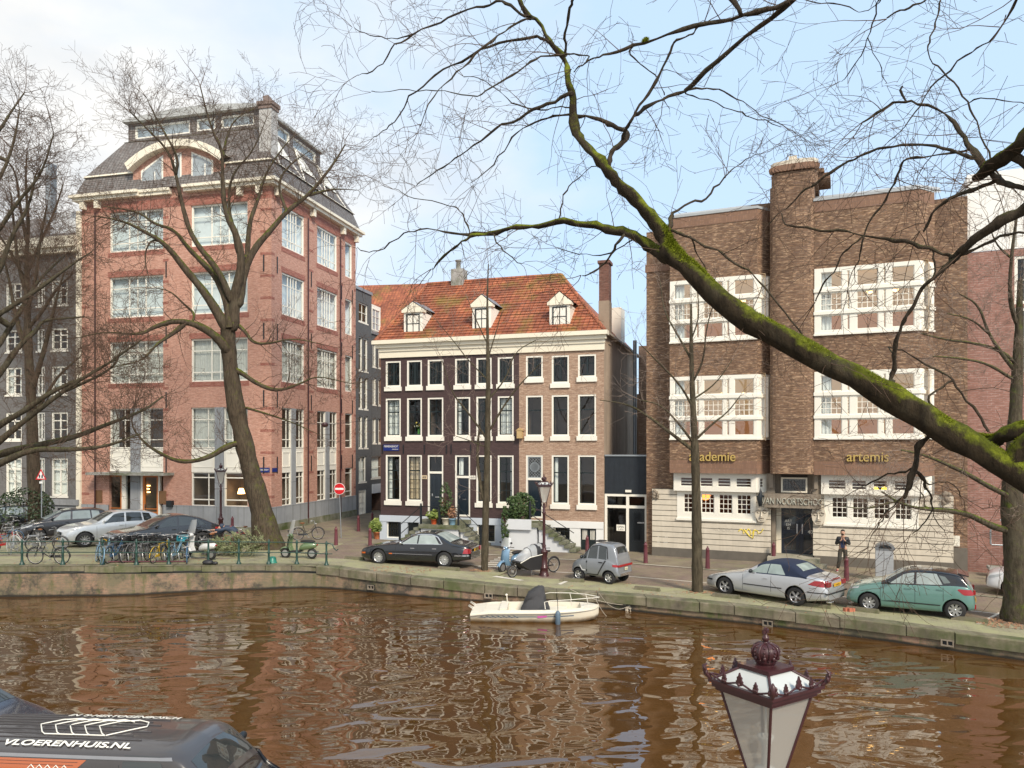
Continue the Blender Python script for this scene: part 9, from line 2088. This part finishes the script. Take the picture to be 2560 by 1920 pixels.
def figure_bending():
    p=G(566,1392)+Vector((0,.9,0)); t=thing('person','person in hooded navy jacket and maroon trousers bending over a bicycle by the lamp post','person',p,radians(10))
    jk=simple('jacket_navy_padded',(.03,.045,.075),.7,var=.25,scale=8); mr=simple('trousers_maroon',(.10,.015,.035),.8)
    # hips up, torso folded towards -x, arms reaching to the bike
    V_=[(.12,0,.93),(-.10,0,1.10),(-.34,0,1.22),(-.44,0,1.24),(-.52,0,1.24),(-.60,0,1.20),(-.66,0,1.15),
        (.13,-.10,.88),(.02,-.11,.50),(.10,-.11,.10),(.02,-.12,.04),(-.07,-.12,.03),
        (.15,.10,.88),(.16,.11,.50),(.24,.11,.10),(.16,.12,.04),(.07,.12,.03),
        (-.32,-.18,1.18),(-.55,-.22,1.10),(-.82,-.16,1.12),(-.92,-.14,1.12),(-.32,.18,1.18),(-.55,.22,1.0),(-.80,.18,.98),(-.90,.16,.98)]
    E=[(0,1),(1,2),(2,3),(3,4),(4,5),(5,6),(0,7),(7,8),(8,9),(9,10),(10,11),(0,12),(12,13),(13,14),(14,15),(15,16),(2,17),(17,18),(18,19),(19,20),(2,21),(21,22),(22,23),(23,24)]
    R_=[.13,.125,.13,.06,.075,.09,.06,.09,.062,.042,.042,.03,.09,.062,.042,.042,.03,.055,.045,.034,.026,.055,.045,.034,.026]
    skin('body',V_,E,R_,skinm,t)
    skin('trousers',[V_[0],V_[7],V_[8],(.10,-.11,.12),V_[12],V_[13],(.24,.11,.12),(.04,0,.98)],[(0,1),(1,2),(2,3),(0,4),(4,5),(5,6),(0,7)],[.15,.11,.085,.07,.11,.085,.07,.14],mr,t)
    skin('jacket',[(.16,0,.92),(-.04,0,1.08),(-.30,0,1.22),(-.40,0,1.25),V_[17],V_[18],(-.80,-.16,1.12),V_[21],V_[22],(-.78,.18,.98)],[(0,1),(1,2),(2,3),(2,4),(4,5),(5,6),(2,7),(7,8),(8,9)],[.19,.19,.175,.10,.095,.075,.055,.095,.075,.055],jk,t)
    skin('hood',[(-.42,0,1.26),(-.52,0,1.29),(-.61,0,1.25)],[(0,1),(1,2)],[.11,.125,.10],jk,t)
    mb=MB(); mb.tube([(-.32,-.20,1.22),(-.12,-.10,1.27),(.06,.06,1.15),(.12,.16,.98)],.016,5); mb.build('orange_strap',simple('strap_orange',(.45,.10,.04),.6),t)
    mb=MB(); mb.ball((-.685,0,1.16),.03,sc=(.6,1.3,1),n=8); mb.build('face',skinm,t)
    for y,z in ((-.13,1.12),(.155,.98)):
        V2=[(-.90,y,z),(-.96,y,z)];E2=[(0,1)];R2=[.026,.03]
        for k in range(4): b=len(V2); yy=y+(k-1.5)*.018; V2+=[(-.99,yy,z),(-1.02,yy,z-.02),(-1.015,yy,z-.045)]; E2+=[(1,b),(b,b+1),(b+1,b+2)]; R2+=[.010,.009,.008]
        b=len(V2); V2+=[(-.95,y+.04,z-.01),(-.985,y+.045,z-.03)]; E2+=[(0,b),(b,b+1)]; R2+=[.011,.009]
        skin('hand',V2,E2,R2,skinm,t,1)
    for (x,y) in ((.0,-.12),(.14,.12)):
        mb=MB(); mb.ball((x+.02,y,.05),.06,sc=(2.1,.75,.8),n=12); mb.build('shoe',blk,t)
figure_bending()
# separate loose pieces of repeated trim into parts of their own
SPLIT={'brick_band':60,'wall_anchor':60,'downpipe':9,'tail_light':9,'door_handle':9,'mirror':9,'grille_bar':9,'soldier_course':9,'eaves_brackets':9,'reflector':9,'plinth':9,'door_post':9,'curtain':9,'step':9,'exhaust':9,'pane':0,'stern_rail':9,'ridge_tiles':9,'handle':9,'door_seam':9,'side_window':9,'threshold':9,'entrance_stone':9,'scallop_tile':20}
def split_loose(o):
    me=o.data; n=len(me.vertices); par=list(range(n))
    def find(a):
        while par[a]!=a: par[a]=par[par[a]]; a=par[a]
        return a
    for p in me.polygons:
        v=p.vertices; a=find(v[0])
        for w in v[1:]: par[find(w)]=a; a=find(a)
    # weld by position
    pos={}
    for v in me.vertices:
        k=(round(v.co.x,3),round(v.co.y,3),round(v.co.z,3))
        if k in pos: par[find(v.index)]=find(pos[k])
        else: pos[k]=v.index
    comp={}
    for p in me.polygons: comp.setdefault(find(p.vertices[0]),[]).append(p.index)
    if len(comp)<2: return 1
    uvl=me.uv_layers[0].data if me.uv_layers else None
    out=[]
    for fl in comp.values():
        mp={};vs=[];fs=[];uv=[];mi=[];sm=[]
        for fi in fl:
            p=me.polygons[fi]; idx=[]
            for vi in p.vertices:
                if vi not in mp: mp[vi]=len(vs); vs.append(tuple(me.vertices[vi].co))
                idx.append(mp[vi])
            fs.append(idx); mi.append(p.material_index); sm.append(p.use_smooth)
            if uvl: uv+=[tuple(uvl[li].uv) for li in p.loop_indices]
        m=bpy.data.meshes.new(me.name); m.from_pydata(vs,[],fs); [m.materials.append(x) for x in me.materials]
        m.polygons.foreach_set('material_index',mi); m.polygons.foreach_set('use_smooth',sm)
        if uvl:
            l=m.uv_layers.new(name='UVMap'); l.data.foreach_set('uv',[c for u in uv for c in u])
        out.append(m)
    base=o.name.split('.')[0]; kids=[c for c in bpy.data.objects if c.parent==o]
    o.data=out[0]
    for m in out[1:]:
        c=bpy.data.objects.new(base,m); COL.objects.link(c); c.parent=o.parent; c.location=o.location; c.rotation_euler=o.rotation_euler
    return len(out)
for o in [x for x in bpy.data.objects if x.type=='MESH' and x.parent is not None and SPLIT.get(x.name.split('.')[0],0)]:
    if o.data.users>1: continue
    n_=o.name.split('.')[0]
    split_loose(o)
# ------------------------------------------------ camera, sun, sky
cam=bpy.data.cameras.new('camera'); co=bpy.data.objects.new('camera',cam); COL.objects.link(co)
co.location=(0,0,H); co.rotation_euler=(pi/2,0,0); cam.sensor_width=36; cam.lens=F/2560*36; cam.shift_y=(CY-960)/2560; cam.clip_end=4000; cam.clip_start=.05
sc_=bpy.context.scene; sc_.camera=co
sun=bpy.data.lights.new('sun','SUN'); sun.energy=1.5; sun.angle=radians(12); sun.color=(1.,.88,.72)
so=bpy.data.objects.new('sun',sun); COL.objects.link(so)
EL,AZ=radians(40),radians(155)   # azimuth measured clockwise from +Y
d=Vector((sin(AZ)*cos(EL),cos(AZ)*cos(EL),sin(EL)))
so.rotation_euler=(-d).to_track_quat('-Z','Y').to_euler(); so.location=d*50
w=bpy.data.worlds.new('World'); sc_.world=w; w.use_nodes=True; t=w.node_tree
bg=t.nodes['Background']; bg.inputs[1].default_value=.052
sky=t.nodes.new('ShaderNodeTexSky'); sky.sky_type='NISHITA'; sky.sun_disc=False; sky.sun_elevation=EL; sky.sun_rotation=AZ; sky.air_density=1.; sky.dust_density=2.2; sky.ozone_density=1.6; sky.altitude=0
tc=t.nodes.new('ShaderNodeTexCoord'); mp=t.nodes.new('ShaderNodeMapping'); mp.inputs['Scale'].default_value=(1.,1.,1.9); mp.inputs['Location'].default_value=(.35,.1,.2)
t.links.new(tc.outputs['Generated'],mp.inputs[0])
no=t.nodes.new('ShaderNodeTexNoise'); no.inputs['Scale'].default_value=2.1; no.inputs['Detail'].default_value=7; no.inputs['Roughness'].default_value=.52; no.inputs['Distortion'].default_value=.3; t.links.new(mp.outputs[0],no.inputs['Vector'])
sx=t.nodes.new('ShaderNodeSeparateXYZ'); t.links.new(tc.outputs['Generated'],sx.inputs[0])
def mth(op,a,b):
    m=t.nodes.new('ShaderNodeMath'); m.operation=op
    for i,v in enumerate((a,b)):
        if isinstance(v,(int,float)): m.inputs[i].default_value=v
        else: t.links.new(v,m.inputs[i])
    return m.outputs[0]
dens=mth('ADD',no.outputs['Fac'],mth('MULTIPLY',sx.outputs[0],-.62))
dens=mth('ADD',dens,mth('MULTIPLY',sx.outputs[2],-.10))
rp=t.nodes.new('ShaderNodeValToRGB'); rp.color_ramp.elements[0].position=.44; rp.color_ramp.elements[1].position=.72; t.links.new(dens,rp.inputs[0])
mx=t.nodes.new('ShaderNodeMix'); mx.data_type='RGBA'; t.links.new(rp.outputs[0],mx.inputs[0])
hs=t.nodes.new('ShaderNodeMix'); hs.data_type='RGBA'; hs.blend_type='MIX'; hs.inputs[0].default_value=.72; hs.inputs[7].default_value=(5.6,7.4,9.4,1); t.links.new(sky.outputs[0],hs.inputs[6])
t.links.new(hs.outputs[2],mx.inputs[6]); n2=t.nodes.new('ShaderNodeTexNoise'); n2.inputs['Scale'].default_value=5.; n2.inputs['Detail'].default_value=6; t.links.new(mp.outputs[0],n2.inputs['Vector'])
cc=t.nodes.new('ShaderNodeMix'); cc.data_type='RGBA'; cc.inputs[6].default_value=(5.9,6.2,6.5,1); cc.inputs[7].default_value=(7.3,7.25,7.1,1)
rc=t.nodes.new('ShaderNodeValToRGB'); rc.color_ramp.elements[0].position=.38; rc.color_ramp.elements[1].position=.6; t.links.new(n2.outputs['Fac'],rc.inputs[0]); t.links.new(rc.outputs[0],cc.inputs[0]); t.links.new(cc.outputs[2],mx.inputs[7]); t.links.new(mx.outputs[2],bg.inputs[0])
sc_.view_settings.view_transform='Standard'; sc_.view_settings.look='None'; sc_.view_settings.exposure=1.45; sc_.view_settings.gamma=1.
sc_.render.engine='CYCLES'
try:
    sc_.cycles.max_bounces=8; sc_.cycles.transparent_max_bounces=24; sc_.cycles.use_denoising=True
except Exception: pass
